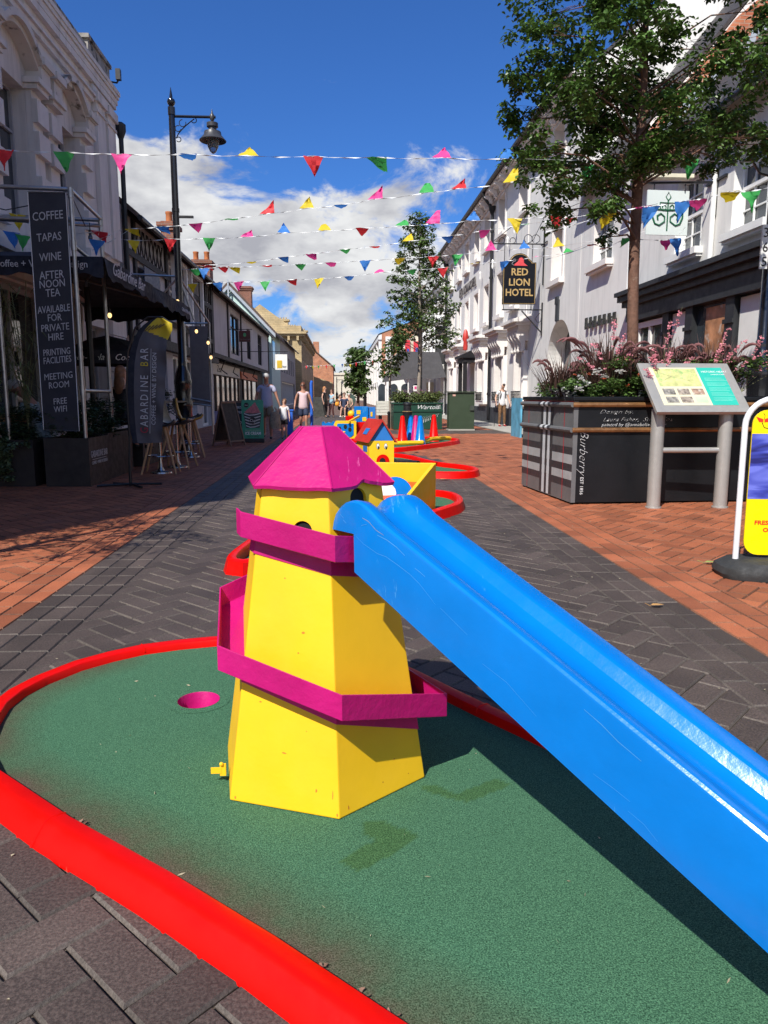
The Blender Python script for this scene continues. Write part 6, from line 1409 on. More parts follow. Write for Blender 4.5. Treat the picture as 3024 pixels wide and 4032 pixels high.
for i in range(m_+1):
    y = 10+5.5*i/m_; cur = (b.av((-2.995-.02*math.sin(y*5), y, 2.905)), b.av((-2.97+.03*math.sin(y*4), y, hem(y))))
    if prev: b.idx((prev[0], prev[1], cur[1], cur[0]))
    prev = cur
prev = None
for i in range(m_+1):
    x = -3-2.08*i/m_; cur = (b.av((x, 9.995, 2.905)), b.av((x, 9.97+.02*math.sin(x*6), hem(x)+.01)))
    if prev: b.idx((prev[0], prev[1], cur[1], cur[0]))
    prev = cur
prev = None
for i in range(m_+1):
    x = -3-2.08*i/m_; cur = (b.av((x, 15.5, 2.905)), b.av((x, 15.5, hem(x)-.02)))
    if prev: b.idx((prev[0], prev[1], cur[1], cur[0]))
    prev = cur
b.build('valance', navy, cf, fix=False)
text('Coffee + Wine by Design', .125, frame((-3.76, 9.945, 2.80), (1, 0, 0), (0, 0, 1)), mat('canvas_lettering', (.55, .55, .56), .8), cf, 'canopy_lettering', .002, sx=.9)
text('Gabardine Bar', .24, frame((-2.935, 10.95, 2.785), (0, 1, 0), (0, 0, 1)), MATS['canvas_lettering'], cf, 'canopy_lettering', .002, shear=.35, sx=1.15)
text('Coffee & Wine Bar', .10, frame((-2.935, 14.8, 2.76), (0, 1, 0), (0, 0, 1)), MATS['canvas_lettering'], cf, 'canopy_lettering', .002, shear=.3)
b = MB(); b.tube([(-4.1, 12.7, 0), (-4.1, 12.7, 2.9)], .05, 8)
for x, y in ((-3.05, 10.1), (-3.05, 15.4), (-5.0, 10.1), (-5.0, 15.4)): b.tube([(-4.1, 12.7, 3.0), (x, y, 2.86)], .02, 6)
b.build('canopy_frame', mat('dark_metal', (.03, .03, .032), .4, metal=.6), cf)
fr = thing('pole_frame', 'galvanised pole frame holding the tall cafe menu banner', 'frame', (-3.3, 9.8, 0))
b = MB(); r_ = .027
for p in ([(-3.29, 9.8, .55), (-3.29, 9.8, 3.66)], [(-4.9, 9.8, 3.70), (-3.29, 9.8, 3.66)], [(-3.29, 9.8, 3.66), (-3.46, 11.5, 3.70)], [(-3.46, 11.5, .6), (-3.46, 11.5, 3.70)], [(-4.9, 9.9, 3.36), (-3.46, 11.5, 3.60)], [(-3.29, 9.8, 3.0), (-3.46, 11.5, 2.98)], [(-3.29, 9.8, 1.22), (-3.46, 11.5, 1.22)], [(-4.25, 9.8, .6), (-4.25, 9.8, 3.68)], [(-4.9, 9.82, 3.33), (-3.29, 9.82, 3.30)], [(-4.9, 11.5, 3.72), (-3.46, 11.5, 3.68)]): b.tube(p, r_, 10)
for x, y, z in ((-3.29, 9.8, 3.62), (-3.46, 11.5, 3.66), (-3.29, 9.8, 1.22), (-3.46, 11.5, 1.22), (-3.29, 9.8, 3.0), (-3.46, 11.5, 2.98)): b.lathe([(.036, -.06), (.036, .06)], (x, y, z), 10)
b.build('poles', steel, fr, smooth=True)
mb_ = thing('menu_banner', 'tall black banner listing coffee, tapas, wine and more in white capitals', 'banner', (-3.55, 9.76, 2.2))
b = MB()
def BN(u, v, w_): t = (v-.72)/2.92; return (-3.80+.055*t*0+u+.03*t, 9.765+w_, v)
b.prism([(0, .72), (.455, .70), (.475, 3.62), (.01, 3.62)], 0, .012, lambda u, v, w_: (-3.80+u, 9.76+w_, v)); b.build('panel', mat('banner_black', (.022, .023, .032), .6, .1, 3, .2, 3), mb_)
b = MB(); b.tube([(-3.795, 9.752, .73), (-3.35, 9.752, .71), (-3.33, 9.752, 3.61), (-3.785, 9.752, 3.61)], .005, 4, closed=True); b.build('white_line', white, mb_)
lm = mat('banner_lettering', (.48, .48, .49), .7)
for s_, z, sz in (('COFFEE', 3.335, .155), ('TAPAS', 3.085, .15), ('WINE', 2.85, .15), ('AFTER', 2.635, .15), ('NOON', 2.53, .145), ('TEA', 2.42, .145), ('AVAILABLE', 2.225, .135), ('FOR', 2.12, .135), ('PRIVATE', 2.00, .135), ('HIRE', 1.885, .135), ('PRINTING', 1.70, .125), ('FACILITIES', 1.60, .125), ('MEETING', 1.40, .125), ('ROOM', 1.29, .125), ('FREE', 1.085, .12), ('WIFI', .985, .12)):
    text(s_, sz*.92, frame((-3.565, 9.752, z), (1, .0, .10), (0, 0, 1)), lm, mb_, 'banner_lettering', .001, sx=.76 if len(s_) < 8 else .66, off=.0)
b = MB()
for s_ in ((-4.6, 9.9, 3.0), (-3.9, 10.3, 3.05), (-3.38, 10.8, 3.28), (-3.1, 14.5, 1.9), (-2.9, 16.0, 2.25), (-2.75, 16.8, 2.1), (-2.7, 17.2, 1.95)):
    pass
b.tube([(-4.7, 9.85, 3.55), (-4.1, 9.85, 3.42), (-3.7, 9.85, 3.5), (-3.3, 9.83, 3.62), (-3.36, 10.5, 3.38), (-3.45, 11.4, 3.6)], .007, 5); tag(b.build('light_cable', black), 'thin black cable looping along the pole frame', 'cable')
bulbm = mat('lit_bulb', (.9, .7, .35), .4, emit=(1, .62, .25, 1.6)); 
for k_, (x, y, z, lab, m) in enumerate(((-3.38, 10.75, 3.32, 'unlit clear bulb hanging from the pole frame near the banner', glass), (-3.55, 12.0, 2.42, 'lit bulb hanging below the canopy above the feather flag', bulbm), (-3.05, 14.6, 2.95, 'lit bulb left of the lamp post over the canopy edge', bulbm), (-2.98, 16.0, 2.52, 'lit bulb at the far corner of the canopy', bulbm), (-2.85, 16.6, 2.33, 'upper lit bulb before the grey panel', bulbm), (-2.80, 16.6, 2.02, 'lower lit bulb before the grey panel', bulbm))):
    r = thing('hanging_bulb', lab, 'light bulb', (x, y, z), 'festoon bulbs round the cafe'); b = MB(); b.lathe([(.018, 0), (.022, .06), (.006, .07), (.006, .16)], (x, y, z), 8); b.build('socket', black, r)
    b = MB(); b.ball((x, y, z-.035), .032, 8, 0, (1, 1, 1.3)); b.build('bulb', m, r, smooth=True)
# second frame and grey panel
f2 = thing('grey_panel_screen', 'grey screen panel in a galvanised frame beyond the feather flag', 'screen', (-3.2, 17, 0))
box_part('screen_panel', mat('grey_panel', (.13, .13, .14), .7), f2, (-3.32, 17.0, .95, -2.92, 17.02, 2.68))
b = MB()
for p in ([(-2.88, 17, .3), (-2.88, 17, 2.74)], [(-3.42, 17, .3), (-3.42, 17, 2.74)], [(-3.42, 17, 2.74), (-2.88, 17, 2.74)], [(-3.42, 17, 1.12), (-2.88, 17, 1.02)], [(-3.42, 17, 1.0), (-2.88, 17, .93)], [(-3.25, 15.8, 3.55), (-2.88, 17, 2.74)], [(-3.25, 15.8, 3.55), (-3.7, 15.8, 3.1)], [(-4.5, 15.8, 3.6), (-3.25, 15.8, 3.55)], [(-4.5, 15.8, 3.1), (-3.4, 15.8, 3.08)], [(-3.25, 15.8, 3.55), (-3.0, 15.9, 2.7)]): b.tube(p, .022, 8)
b.build('frame_poles', steel, f2, smooth=True)
def planter_box(label, x0, x1, y0, y1, h, txt=False):
    r = thing('cafe_planter', label, 'planter', ((x0+x1)/2, (y0+y1)/2, 0), 'dark planters round the cafe'); b = MB()
    b.box(x0, y0, 0, x1, y0+.03, h); b.box(x0, y1-.03, 0, x1, y1, h); b.box(x0, y0+.031, 0, x0+.03, y1-.031, h); b.box(x1-.03, y0+.031, 0, x1, y1-.031, h); b.box(x0+.031, y0+.031, h-.1, x1-.031, y1-.031, h-.05); b.build('box', darkwood, r)
    return r
p1 = planter_box('dark planter lettered GABARDINE BAR under the menu banner', -3.78, -3.22, 9.68, 10.48, .62)
text('GABARDINE BAR', .125, frame((-3.215, 10.08, .40), (0, 1, 0), (0, 0, 1)), lm, p1, 'planter_lettering', .001, sx=.72); text('COFFEE + WINE BY DESIGN', .06, frame((-3.215, 10.08, .29), (0, 1, 0), (0, 0, 1)), lm, p1, 'planter_lettering', .001, sx=.86)
b = MB(); b.box(-3.2195, 9.8, .332, -3.217, 10.37, .338); b.build('lettering_rule', lm, p1)
planter_box('plain dark planter right behind the lettered planter', -3.82, -3.24, 10.55, 11.75, .64)
planter_box('dark planter at the left edge under trailing ivy', -4.6, -3.93, 9.72, 10.3, .60)
planter_box('dark planter behind the bar stools', -3.75, -3.25, 12.4, 14.0, .60)
sp = []
for i in range(70): sp.append((rn.uniform(-3.8, -3.25), rn.uniform(9.75, 11.7), .66+rn.uniform(0, .42), rn.uniform(.09, .16)))
for i in range(26): sp.append((rn.uniform(-3.85, -3.3), rn.uniform(12.3, 16.8), .7+rn.uniform(0, .6), rn.uniform(.12, .2)))
for i in range(36): sp.append((rn.uniform(-4.9, -3.95), rn.uniform(9.7, 10.3), .62+rn.uniform(0, .35), rn.uniform(.1, .18)))
bushes('herb_foliage', 'dark herb foliage filling the cafe planters', 'plants', sp, leaf_dark, .05, n=150, droop=.05, rs=7)
sp = [(rn.uniform(-4.55, -4.0)+.12*math.sin(i), 9.66+rn.uniform(-.06, .05), .62-.55*rn.random()**1.2, .075) for i in range(50)]
bushes('trailing_ivy', 'ivy trailing down the planter at the left edge', 'plants', [q for q in sp if q[0] < -4.22 or q[2] > .5], mat('ivy_leaves', (.07, .10, .045), .5, .3, 4, island=.5), .055, n=260, rs=8)
for k_, (x, lab) in enumerate(((-4.45, 'left bamboo with thin arching leaves under the canopy'), (-4.05, 'right bamboo with thin arching leaves behind the menu banner'))):
    rnd = random.Random(k_); r = thing('bamboo_plant', lab, 'plant', (x, 9.9, .6), 'bamboos in the cafe planters'); b = MB(); f = MB()
    for _ in range(9):
        dx = rnd.uniform(-.35, .35); h = rnd.uniform(1.2, 2.1); pts = [(x+dx*t*t, 9.9+.1*t, .6+h*t) for t in [i/6 for i in range(7)]]; b.tube(pts, .006, 4)
        for _ in range(34): t = rnd.uniform(.3, 1); q = (x+dx*t*t+rnd.gauss(0, .03), 9.9+rnd.gauss(0, .05), .6+h*t); a = rnd.uniform(0, 6.28); strap(f, q, (math.cos(a), math.sin(a)*.5, -.1), rnd.uniform(.10, .18), .016, .5, 4)
    b.build('cane', stemm, r, fix=False); f.build('leaves', mat('bamboo_leaves', (.10, .12, .035), .5, .3, 5, island=.4), r, fix=False)
# feather flag
fl = thing('feather_flag', 'grey feather flag lettered GABARDINE BAR with yellow curled top', 'flag', (-2.72, 9.69, 0))
b = MB(); b.tube([(-2.72, 9.69, 0), (-2.715, 9.69, .3), (-2.70, 9.69, .6), (-2.71, 9.69, 1.2), (-2.67, 9.69, 1.7), (-2.56, 9.69, 2.0), (-2.40, 9.69, 2.13), (-2.22, 9.69, 2.13), (-2.10, 9.69, 2.05)], [.022, .02, .016, .014, .012, .011, .010, .009, .008], 8); b.build('pole', black, fl, smooth=True)
b = MB(); b.tube([(-3.12, 9.60, .015), (-2.72, 9.69, .03), (-2.30, 9.60, .04)], .016, 6); b.tube([(-3.0, 9.9, .015), (-2.72, 9.69, .03), (-2.5, 9.4, .015)], .014, 6); b.build('cross_foot', black, fl, smooth=True)
Lc = [(.55, -2.665), (.7, -2.685), (1.0, -2.70), (1.3, -2.69), (1.55, -2.67), (1.72, -2.635), (1.86, -2.585), (1.96, -2.53), (2.03, -2.46), (2.09, -2.38), (2.12, -2.30)]
Rc = [(.56, -2.29), (.7, -2.285), (1.0, -2.25), (1.3, -2.225), (1.55, -2.20), (1.72, -2.185), (1.83, -2.175), (1.90, -2.14), (1.97, -2.10), (2.05, -2.10), (2.115, -2.20)]
def lerpc(C_, t):
    k_ = t*(len(C_)-1); i = min(len(C_)-2, int(k_)); f = k_-i; return (C_[i][0]*(1-f)+C_[i+1][0]*f, C_[i][1]*(1-f)+C_[i+1][1]*f)
b = MB(); NR, NC = 60, 18; G_ = {}
for i in range(NR+1):
    l_ = lerpc(Lc, i/NR); r_ = lerpc(Rc, i/NR)
    for j in range(NC+1):
        u = j/NC; x = l_[1]*(1-u)+r_[1]*u; z = l_[0]*(1-u)+r_[0]*u; y = 9.69+.022*math.sin(u*11+z*7)*u+.018*math.sin(z*19+u*4)*u; G_[i, j] = b.av((x, y, z))
for i in range(NR):
    for j in range(NC):
        z = b.v[G_[i, j]][2]+.0; x = b.v[G_[i, j]][0]
        mm = 0 if j < 3 else (1 if z < 1.99-.42*(x+2.52) else 2)
        b.idx((G_[i, j], G_[i, j+1], G_[i+1, j+1], G_[i+1, j]), mm)
b.build('cloth', [navy, mat('grey_flag_cloth', (.085, .08, .09), .7, .1, 4, .3, 10), mat('yellow_flag_cloth', (.55, .42, .02), .6, .1, 5)], fl, smooth=True, fix=False)
ft = lambda x, z: frame((x, 9.655, z), (.06, 0, 1), (-1, 0, .06))
x = -2.52
for i, ch in enumerate('GABARDINE BAR'):
    z = .72+.083*i
    if ch != ' ': text(ch, .14, ft(-2.50+.05*(z-.7), z), {0: mat('flag_red', (.35, .02, .04), .6), 10: MATS['yellow_flag_cloth']}.get(i, lm), fl, 'flag_lettering', .001, sx=.78)
text('COFFEE + WINE BY DESIGN', .075, ft(-2.355, 1.24), lm, fl, 'flag_lettering', .001, sx=.98)
b = MB(); b.bar((-2.435, 9.657, .68), (-2.37, 9.657, 1.74), .005, .002, up=(0, 1, 0)); b.build('flag_rule', lm, fl)
b = MB()
for i in range(5): b.bar((-2.44+.045*i, 9.65, 1.95+.012*i), (-2.36+.045*i, 9.65, 2.02+.006*i), .014, .002, up=(0, 1, 0))
b.build('flag_print', mat('flag_print_brown', (.12, .08, .02), .7), fl)
# bar stools
def stool(label, x, y, shell, rot=0):
    r = thing('bar_stool', label, 'bar stool', (0, 0, 0), 'bar stools along the cafe edge')
    b = MB(); n = 14; rings = []
    prof = [(-.24, .79, .19), (-.20, .745, .215), (-.1, .71, .235), (.05, .70, .24), (.14, .72, .24), (.20, .80, .235), (.225, .90, .22), (.24, 1.01, .19), (.245, 1.09, .13)]
    for (yy, z, w2) in prof: rings.append([b.av((w2*math.sin((t/(n-1)-.5)*2.4)/math.sin(1.2), yy-(.0 if z < .8 else .035)*(1-math.cos((t/(n-1)-.5)*2.4)), z+.035*(1-math.cos((t/(n-1)-.5)*2.6)))) for t in range(n)])
    for A, B in zip(rings, rings[1:]):
        for t in range(n-1): b.idx((A[t], A[t+1], B[t+1], B[t]))
    so2 = b.build('seat', shell, r, smooth=True, fix=False); md = so2.modifiers.new('s', 'SOLIDIFY'); md.thickness = .02
    for sx in (-1, 1):
        for sy in (-1, 1): b = MB(); b.tube([(sx*.08, sy*.08, .70), (sx*.25, sy*.25, 0)], [.022, .014], 8); b.build('leg', wood, r, smooth=True)
    b = MB(); b.tube([(.19*math.cos(2*math.pi*i/20), .19*math.sin(2*math.pi*i/20), .26) for i in range(20)], .010, 6, closed=True); b.build('foot_ring', mat('chrome', (.45, .45, .45), .25, metal=1), r, smooth=True)
    b = MB(); b.lathe([(.02, .70), (.02, .3), (.025, .1), (.05, .04), (.16, .02), (.165, .0)], (0, 0, 0), 18); b.build('pedestal', MATS['chrome'], r, smooth=True)
    return r
blackshell = mat('black_plastic', (.012, .012, .014), .35)
st1 = stool('mustard yellow bar stool nearest the ice cream sign', -2.86, 14.35, mat('mustard_plastic', (.48, .26, .02), .35, .08))
def place(r, x, y, a): r.location = (x, y, 0); r.rotation_euler = (0, 0, a)
def dup(root, label, shell=None):
    r = root.copy(); col.objects.link(r); r['label'] = label
    for ch in root.children:
        c = ch.copy(); col.objects.link(c); c.parent = r
        if shell and ch.name.startswith('seat'): c.data = ch.data.copy(); c.data.materials[0] = shell
    return r
st2 = dup(st1, 'black bar stool beside the yellow stool, towards the building', blackshell); st3 = dup(st1, 'black bar stool just behind the feather flag', blackshell); st4 = dup(st1, 'black bar stool between the feather flag and the yellow stool', blackshell)
place(st1, -2.86, 14.35, R(100)); place(st2, -3.05, 15.1, R(110)); place(st3, -2.72, 11.35, R(95)); place(st4, -2.66, 12.25, R(85))
tb_ = thing('high_table', 'black high bar table behind the bar stools', 'table', (-3.3, 13.4, 0)); box_part('table_top', black, tb_, (-3.62, 12.6, 1.03, -3.1, 16.2, 1.06)); b = MB(); b.tube([(-3.35, 12.9, 0), (-3.35, 12.9, 1.03)], .03, 8); b.tube([(-3.35, 15.9, 0), (-3.35, 15.9, 1.03)], .03, 8); b.build('table_leg', black, tb_)
tb2 = thing('cafe_table', 'wooden cafe table at the left edge behind the ivy', 'table', (-4.6, 10.8, 0)); box_part('table_top', wood, tb2, (-5.0, 10.5, .86, -4.15, 11.3, .90), (-5.0, 10.48, .80, -4.15, 10.5, .88)); b = MB(); b.tube([(-4.6, 10.9, 0), (-4.6, 10.9, .86)], .04, 8); b.build('table_leg', black, tb2)
b = MB(); b.lathe([(.02, .902), (.035, .91), (.042, .98), (.038, .98), (.03, .92), (.001, .915)], (-4.35, 10.6, 0), 14); b.lathe([(.001, .901), (.07, .902), (.075, .91)], (-4.35, 10.6, 0), 14); b.build('coffee_cup', white, smooth=True).select_set(False); tag(bpy.data.objects['coffee_cup'], 'white coffee cup and saucer on the wooden table', 'cup')
um = thing('black_parasol', 'black parasol with white drink lettering beyond the pole frame', 'parasol', (-4.2, 13.8, 0))
b = MB(); b.lathe([(.02, 2.22), (.35, 2.14), (.85, 1.92), (.86, 1.70), (.84, 1.70), (.83, 1.90), (.02, 2.16)], (-4.15, 13.8, 0), 8); b.build('parasol_cloth', navy, um)
b = MB(); b.tube([(-4.15, 13.8, 0), (-4.15, 13.8, 2.2)], .022, 8); b.build('parasol_pole', steel, um)
text('Coca-Cola', .15, frame((-4.3, 12.98, 1.80), (1, 0, 0), (0, 0, 1)), white, um, 'parasol_lettering', .002, shear=.4); text('Coca-Cola', .15, frame((-3.56, 13.2, 1.80), (.75, .66, 0), (0, 0, 1)), white, um, 'parasol_lettering', .002, shear=.4)

# A-boards and the ice cream sign
chb = mat('chalkboard', (.022, .020, .020), .7, .2, 4)
def aboard(label, x, y, w_, h, rot, lines):
    r = thing('chalk_a_board', label, 'sign', (x, y, 0), 'chalk A-boards outside the cafe'); T = Matrix.Translation((x, y, 0)) @ Matrix.Rotation(rot, 4, 'Z'); sp_ = .26
    for s in (-1, 1):
        Tp = T @ frame((0, s*sp_, 0), (-s, 0, 0) if s > 0 else (1, 0, 0), (0, -s*sp_, h))
        b = MB(Tp); L_ = math.hypot(h, sp_); b.box(-w_/2, .12, -.012, w_/2, L_, -.002); f_ = b.build('board', chb, r)
        b = MB(Tp); 
        for q in ((-w_/2-.03, 0, -w_/2, L_+.01), (w_/2, 0, w_/2+.03, L_+.01), (-w_/2+.0005, .10, w_/2-.0005, .135), (-w_/2+.0005, L_-.03, w_/2-.0005, L_+.01)): b.box(q[0], q[1], -.02, q[2], q[3], .012)
        b.build('wooden_frame', mat('dark_oak', (.16, .10, .07), .6), r)
        if s < 0:
            for i, t in enumerate(lines): text(t, .085, Tp @ Matrix.Translation((0, L_-.16-.13*i, .0)), chalk, r, 'chalk_writing', .001)
aboard('chalk A-board seen edge-on between stools and ice cream sign', -2.62, 17.6, .52, 1.02, R(62), [])
aboard('chalk A-board with white writing behind the edge-on board', -2.66, 19.3, .50, 1.02, R(12), ['THE BEST', 'COFFEE', '&', 'FOOD'])
ic = thing('ice_cream_sign', 'green pavement sign picturing a pink swirl ice cream tub', 'sign', (-2.2, 18.85, 0)); Ti = frame((-2.2, 18.85, 0), (1, .02, 0), (0, 0, 1))
b = MB(Ti); b.prism(rrect(-.27, .06, .27, 1.06, .05), -.03, 0, id3); b.build('panel', mat('sign_green', (.05, .34, .20), .45), ic)
b = MB(Ti); b.box(-.28, 0, -.14, .28, .10, .12); b.build('base', mat('base_black', (.02, .02, .02), .6), ic, bevel=.02)
b = MB(Ti); b.prism([(-.17, .36), (.17, .36), (.23, .74), (-.23, .74)], .001, .004, id3); tub = b.build('tub_print', mat('tub_dark', (.05, .07, .07), .4), ic)
for i in range(5):
    b = MB(Ti); z = .40+.075*i; w_ = .165+.011*i; b.tube([(-w_, z+.02, .005), (-w_*.4, z-.02, .005), (w_*.3, z-.01, .005), (w_, z+.03, .005)], .011, 5); b.build('tub_stripe', white, tub)
b = MB(Ti)
for i, (w_, z) in enumerate(((.20, .76), (.17, .80), (.135, .84), (.10, .88), (.06, .92), (.03, .96))): b.prism(ell(.02*i*.6, z, w_, .035), .0045+.0004*i, .009+.0006*i, id3)
b.build('ice_cream_print', mat('pink_ice', (.52, .17, .18), .6, .3, 20), ic)
b = MB(Ti); b.prism(ell(0, .545, .085, .085, 20), .018, .021, id3); b.prism(ell(-.15, .93, .06, .06, 20), .005, .008, id3); b.build('round_print', black, ic)
text('Cup', .10, Ti @ Matrix.Translation((0, .545, .0225)), white, ic, 'sign_writing', .0006, shear=.3); text('taste', .045, Ti @ Matrix.Translation((-.15, .93, .0092)), white, ic, 'sign_writing', .0006)
text('AWARD WINNING', .045, Ti @ Matrix.Translation((0, .30, .002)), MATS['pale_green_print'], ic, 'sign_writing', .0006); text('ICE CREAM', .10, Ti @ Matrix.Translation((0, .225, .002)), white, ic, 'sign_writing', .0006, sx=.80, off=.003); text('SOLD HERE', .055, Ti @ Matrix.Translation((0, .145, .002)), black, ic, 'sign_writing', .0006)
# hanging pub signs on the left
hb_ = thing('white_bar_sign', 'white square bar sign with a yellow glass print hanging over the shops at left', 'sign', (-2.9, 38, 3))
k_ = 38/27
box_part('board', mat('bright_sign_white', (.80, .80, .76), .4), hb_, (-3.24, 38, 2.46, -2.64, 38.06, 3.22)); box_part('glass_print', mat('beer_yellow', (.62, .42, .03), .5), hb_, (-3.15, 37.985, 2.55, -2.90, 37.999, 2.92))
text('bar', .15, frame((-2.78, 37.98, 2.62), (1, 0, 0), (0, 0, 1)), black, hb_, 'sign_writing', .002); b = MB(); b.bar((-5.0, 38.03, 3.35), (-2.6, 38.03, 3.35), .03, .03)
for x in (-3.1, -2.75): b.bar((x, 38.03, 3.35), (x, 38.03, 3.2), .015, .015)
b.build('iron_bracket', black, hb_)
hb3 = thing('brown_hanging_sign', 'brown hanging sign with a small green emblem on the jettied house', 'sign', (-4.6, 35, 4))
k_ = 35/27; box_part('board', mat('oxblood_board', (.10, .025, .02), .5), hb3, (-3.55*k_, 35, 1.15+1.9*k_, -3.16*k_, 35.05, 1.15+2.28*k_)); b = MB(); b.prism(ell(-3.35*k_, 1.15+2.14*k_, .07, .09, 8), 34.99, 34.996, xy3); b.build('emblem', mat('emblem_green', (.1, .4, .15), .5), hb3)
text('The Gold Bell', .09, frame((-3.355*k_, 34.99, 1.15+1.98*k_), (1, 0, 0), (0, 0, 1)), mat('sign_grey', (.2, .16, .15), .6), hb3, 'sign_writing', .002); b = MB(); b.bar((-5.05, 35.02, 1.15+2.33*k_), (-4.0, 35.02, 1.15+2.33*k_), .03, .03); b.build('iron_bracket', black, hb3)
bs = thing('blue_wall_sign', 'dark blue square sign on the timber-framed house', 'sign', (-5.05, 20.8, 4.2)); box_part('board', mat('sign_navy', (.01, .02, .09), .5), bs, (-5.0, 20.0, 3.25, -4.98, 21.6, 4.45)); text('iris', .5, frame((-4.975, 20.8, 3.9), (0, 1, 0), (0, 0, 1)), mat('sign_teal', (.2, .45, .5), .5), bs, 'sign_writing', .004)

# ================================================ bunting
BUNTING=[
 ([(-4.06,9.0,3.86),(4.75,8.8,3.82)],[(-3.71,8.99,3.86,'r','d'),(-3.06,8.98,3.85,'g','d'),(-2.42,8.96,3.83,'p','d'),(-1.7,8.94,3.84,'b','f'),(-1.01,8.93,3.83,'y','u'),(-0.28,8.91,3.83,'r','d'),(0.43,8.9,3.83,'g','h'),(1.18,8.88,3.83,'p','u'),(1.95,8.86,3.83,'b','u'),(4.05,8.82,3.85,'g','d')]),
 ([(-3.91,12.5,3.44),(3.75,9.3,3.9)],[(-3.23,12.28,3.73,'y','h'),(-2.72,12.1,3.73,'b','h'),(-2.17,11.91,3.74,'p','h'),(-1.61,11.7,3.77,'g','f'),(-1.05,11.49,3.8,'r','u'),(-0.46,11.27,3.83,'y','u'),(0.04,11.07,3.84,'b','f'),(0.51,10.87,3.87,'p','u'),(1.2,10.57,3.89,'g','u'),(1.61,10.39,3.9,'r','u'),(2.25,10.09,3.91,'y','u'),(3.12,9.65,4.02,'g','d')]),
 ([(-3.73,13.5,3.81),(4.1,9.8,3.6)],[(-3.5,13.42,3.78,'y','d'),(-2.82,13.16,3.76,'r','d'),(-2.14,12.9,3.73,'g','d'),(-1.49,12.63,3.7,'p','u'),(-0.87,12.38,3.72,'b','u'),(-0.22,12.1,3.7,'y','u'),(0.36,11.83,3.69,'r','h'),(0.95,11.56,3.67,'g','u'),(1.38,11.35,3.66,'p','u'),(1.93,11.07,3.65,'b','u'),(2.47,10.79,3.62,'y','d'),(2.97,10.5,3.6,'r','d'),(3.56,10.15,3.55,'y','d')]),
 ([(-2.9,16.0,3.76),(5.64,13.5,4.52)],[(-2.71,15.95,3.81,'r','h'),(-1.77,15.71,3.84,'y','f'),(-1.12,15.54,3.91,'b','h'),(-0.56,15.39,3.95,'p','h'),(0.12,15.2,4.01,'g','h'),(0.69,15.04,4.04,'r','f'),(1.33,14.86,4.11,'y','u'),(2.06,14.64,4.16,'b','h'),(2.74,14.44,4.24,'p','h'),(3.43,14.23,4.31,'g','f'),(4.25,13.97,4.38,'r','h')]),
 ([(-3.26,15.5,3.64),(6.81,14.5,4.46)],[(-2.85,15.46,3.65,'g','h'),(-2.67,15.44,3.66,'b','d'),(-2.29,15.41,3.69,'r','h'),(-2.07,15.39,3.68,'y','h'),(-1.44,15.32,3.71,'r','f'),(-0.76,15.26,3.73,'g','h'),(-0.16,15.2,3.76,'p','h'),(0.51,15.13,3.79,'b','d'),(1.19,15.07,3.83,'y','h'),(1.85,15.0,3.86,'r','d'),(2.31,14.96,3.89,'g','d'),(2.96,14.89,3.96,'p','u'),(3.61,14.83,3.99,'b','u'),(4.26,14.76,4.02,'y','u')]),
 ([(-3.13,17.0,3.6),(7.81,15.5,5.4)],[(-3.21,17.01,3.59,'y','d'),(-2.65,16.94,3.61,'b','d'),(-2.19,16.88,3.62,'p','d'),(-1.61,16.8,3.62,'g','d'),(-1.03,16.73,3.65,'r','h'),(-0.43,16.65,3.67,'y','d'),(0.22,16.56,3.71,'b','h'),(0.86,16.48,3.78,'p','u'),(1.56,16.38,3.83,'g','h'),(2.21,16.3,3.86,'r','d'),(2.85,16.21,3.94,'y','f'),(3.51,16.12,3.98,'b','d'),(4.16,16.03,4.06,'p','f'),(4.81,15.94,4.14,'g','u')]),
 ([(2.33,8.6,2.98),(4.5,7.6,3.27)],[(2.97,8.33,3.13,'y','h'),(3.27,8.2,3.17,'p','f'),(3.35,8.16,3.16,'b','d'),(3.64,8.03,3.19,'b','d'),(3.77,7.97,3.19,'p','h'),(4.04,7.84,3.24,'y','h'),(4.21,7.75,3.22,'g','d')]),
 ([(2.86,10.5,3.02),(4.12,9.0,3.14)],[(3.34,10.0,3.13,'r','f'),(3.46,9.87,3.06,'r','f'),(3.66,9.63,3.14,'g','h'),(3.98,9.21,3.03,'p','h'),(4.05,9.1,3.03,'b','d')]),
 ([(-2.8,60.0,3.4),(2.53,50.0,3.51)],[(-2.64,59.75,3.53,'r','d'),(-2.1,58.88,3.46,'y','d'),(-1.65,58.12,3.47,'g','d'),(-1.03,57.06,3.46,'r','d'),(-0.43,56.0,3.48,'g','d'),(0.17,54.88,3.47,'b','d'),(0.37,54.5,3.47,'y','d'),(0.73,53.81,3.4,'y','d'),(1.14,53.0,3.49,'r','d'),(1.71,51.81,3.53,'g','d'),(2.23,50.69,3.51,'r','d')]),
 ([(-4.91,11.0,3.63),(-2.92,10.6,3.36)],[(-4.39,10.9,3.61,'y','d'),(-4.49,10.91,3.38,'b','d'),(-4.32,10.88,3.33,'g','d'),(-3.23,10.66,3.35,'r','h'),(-3.27,10.67,3.24,'b','d')]),
]

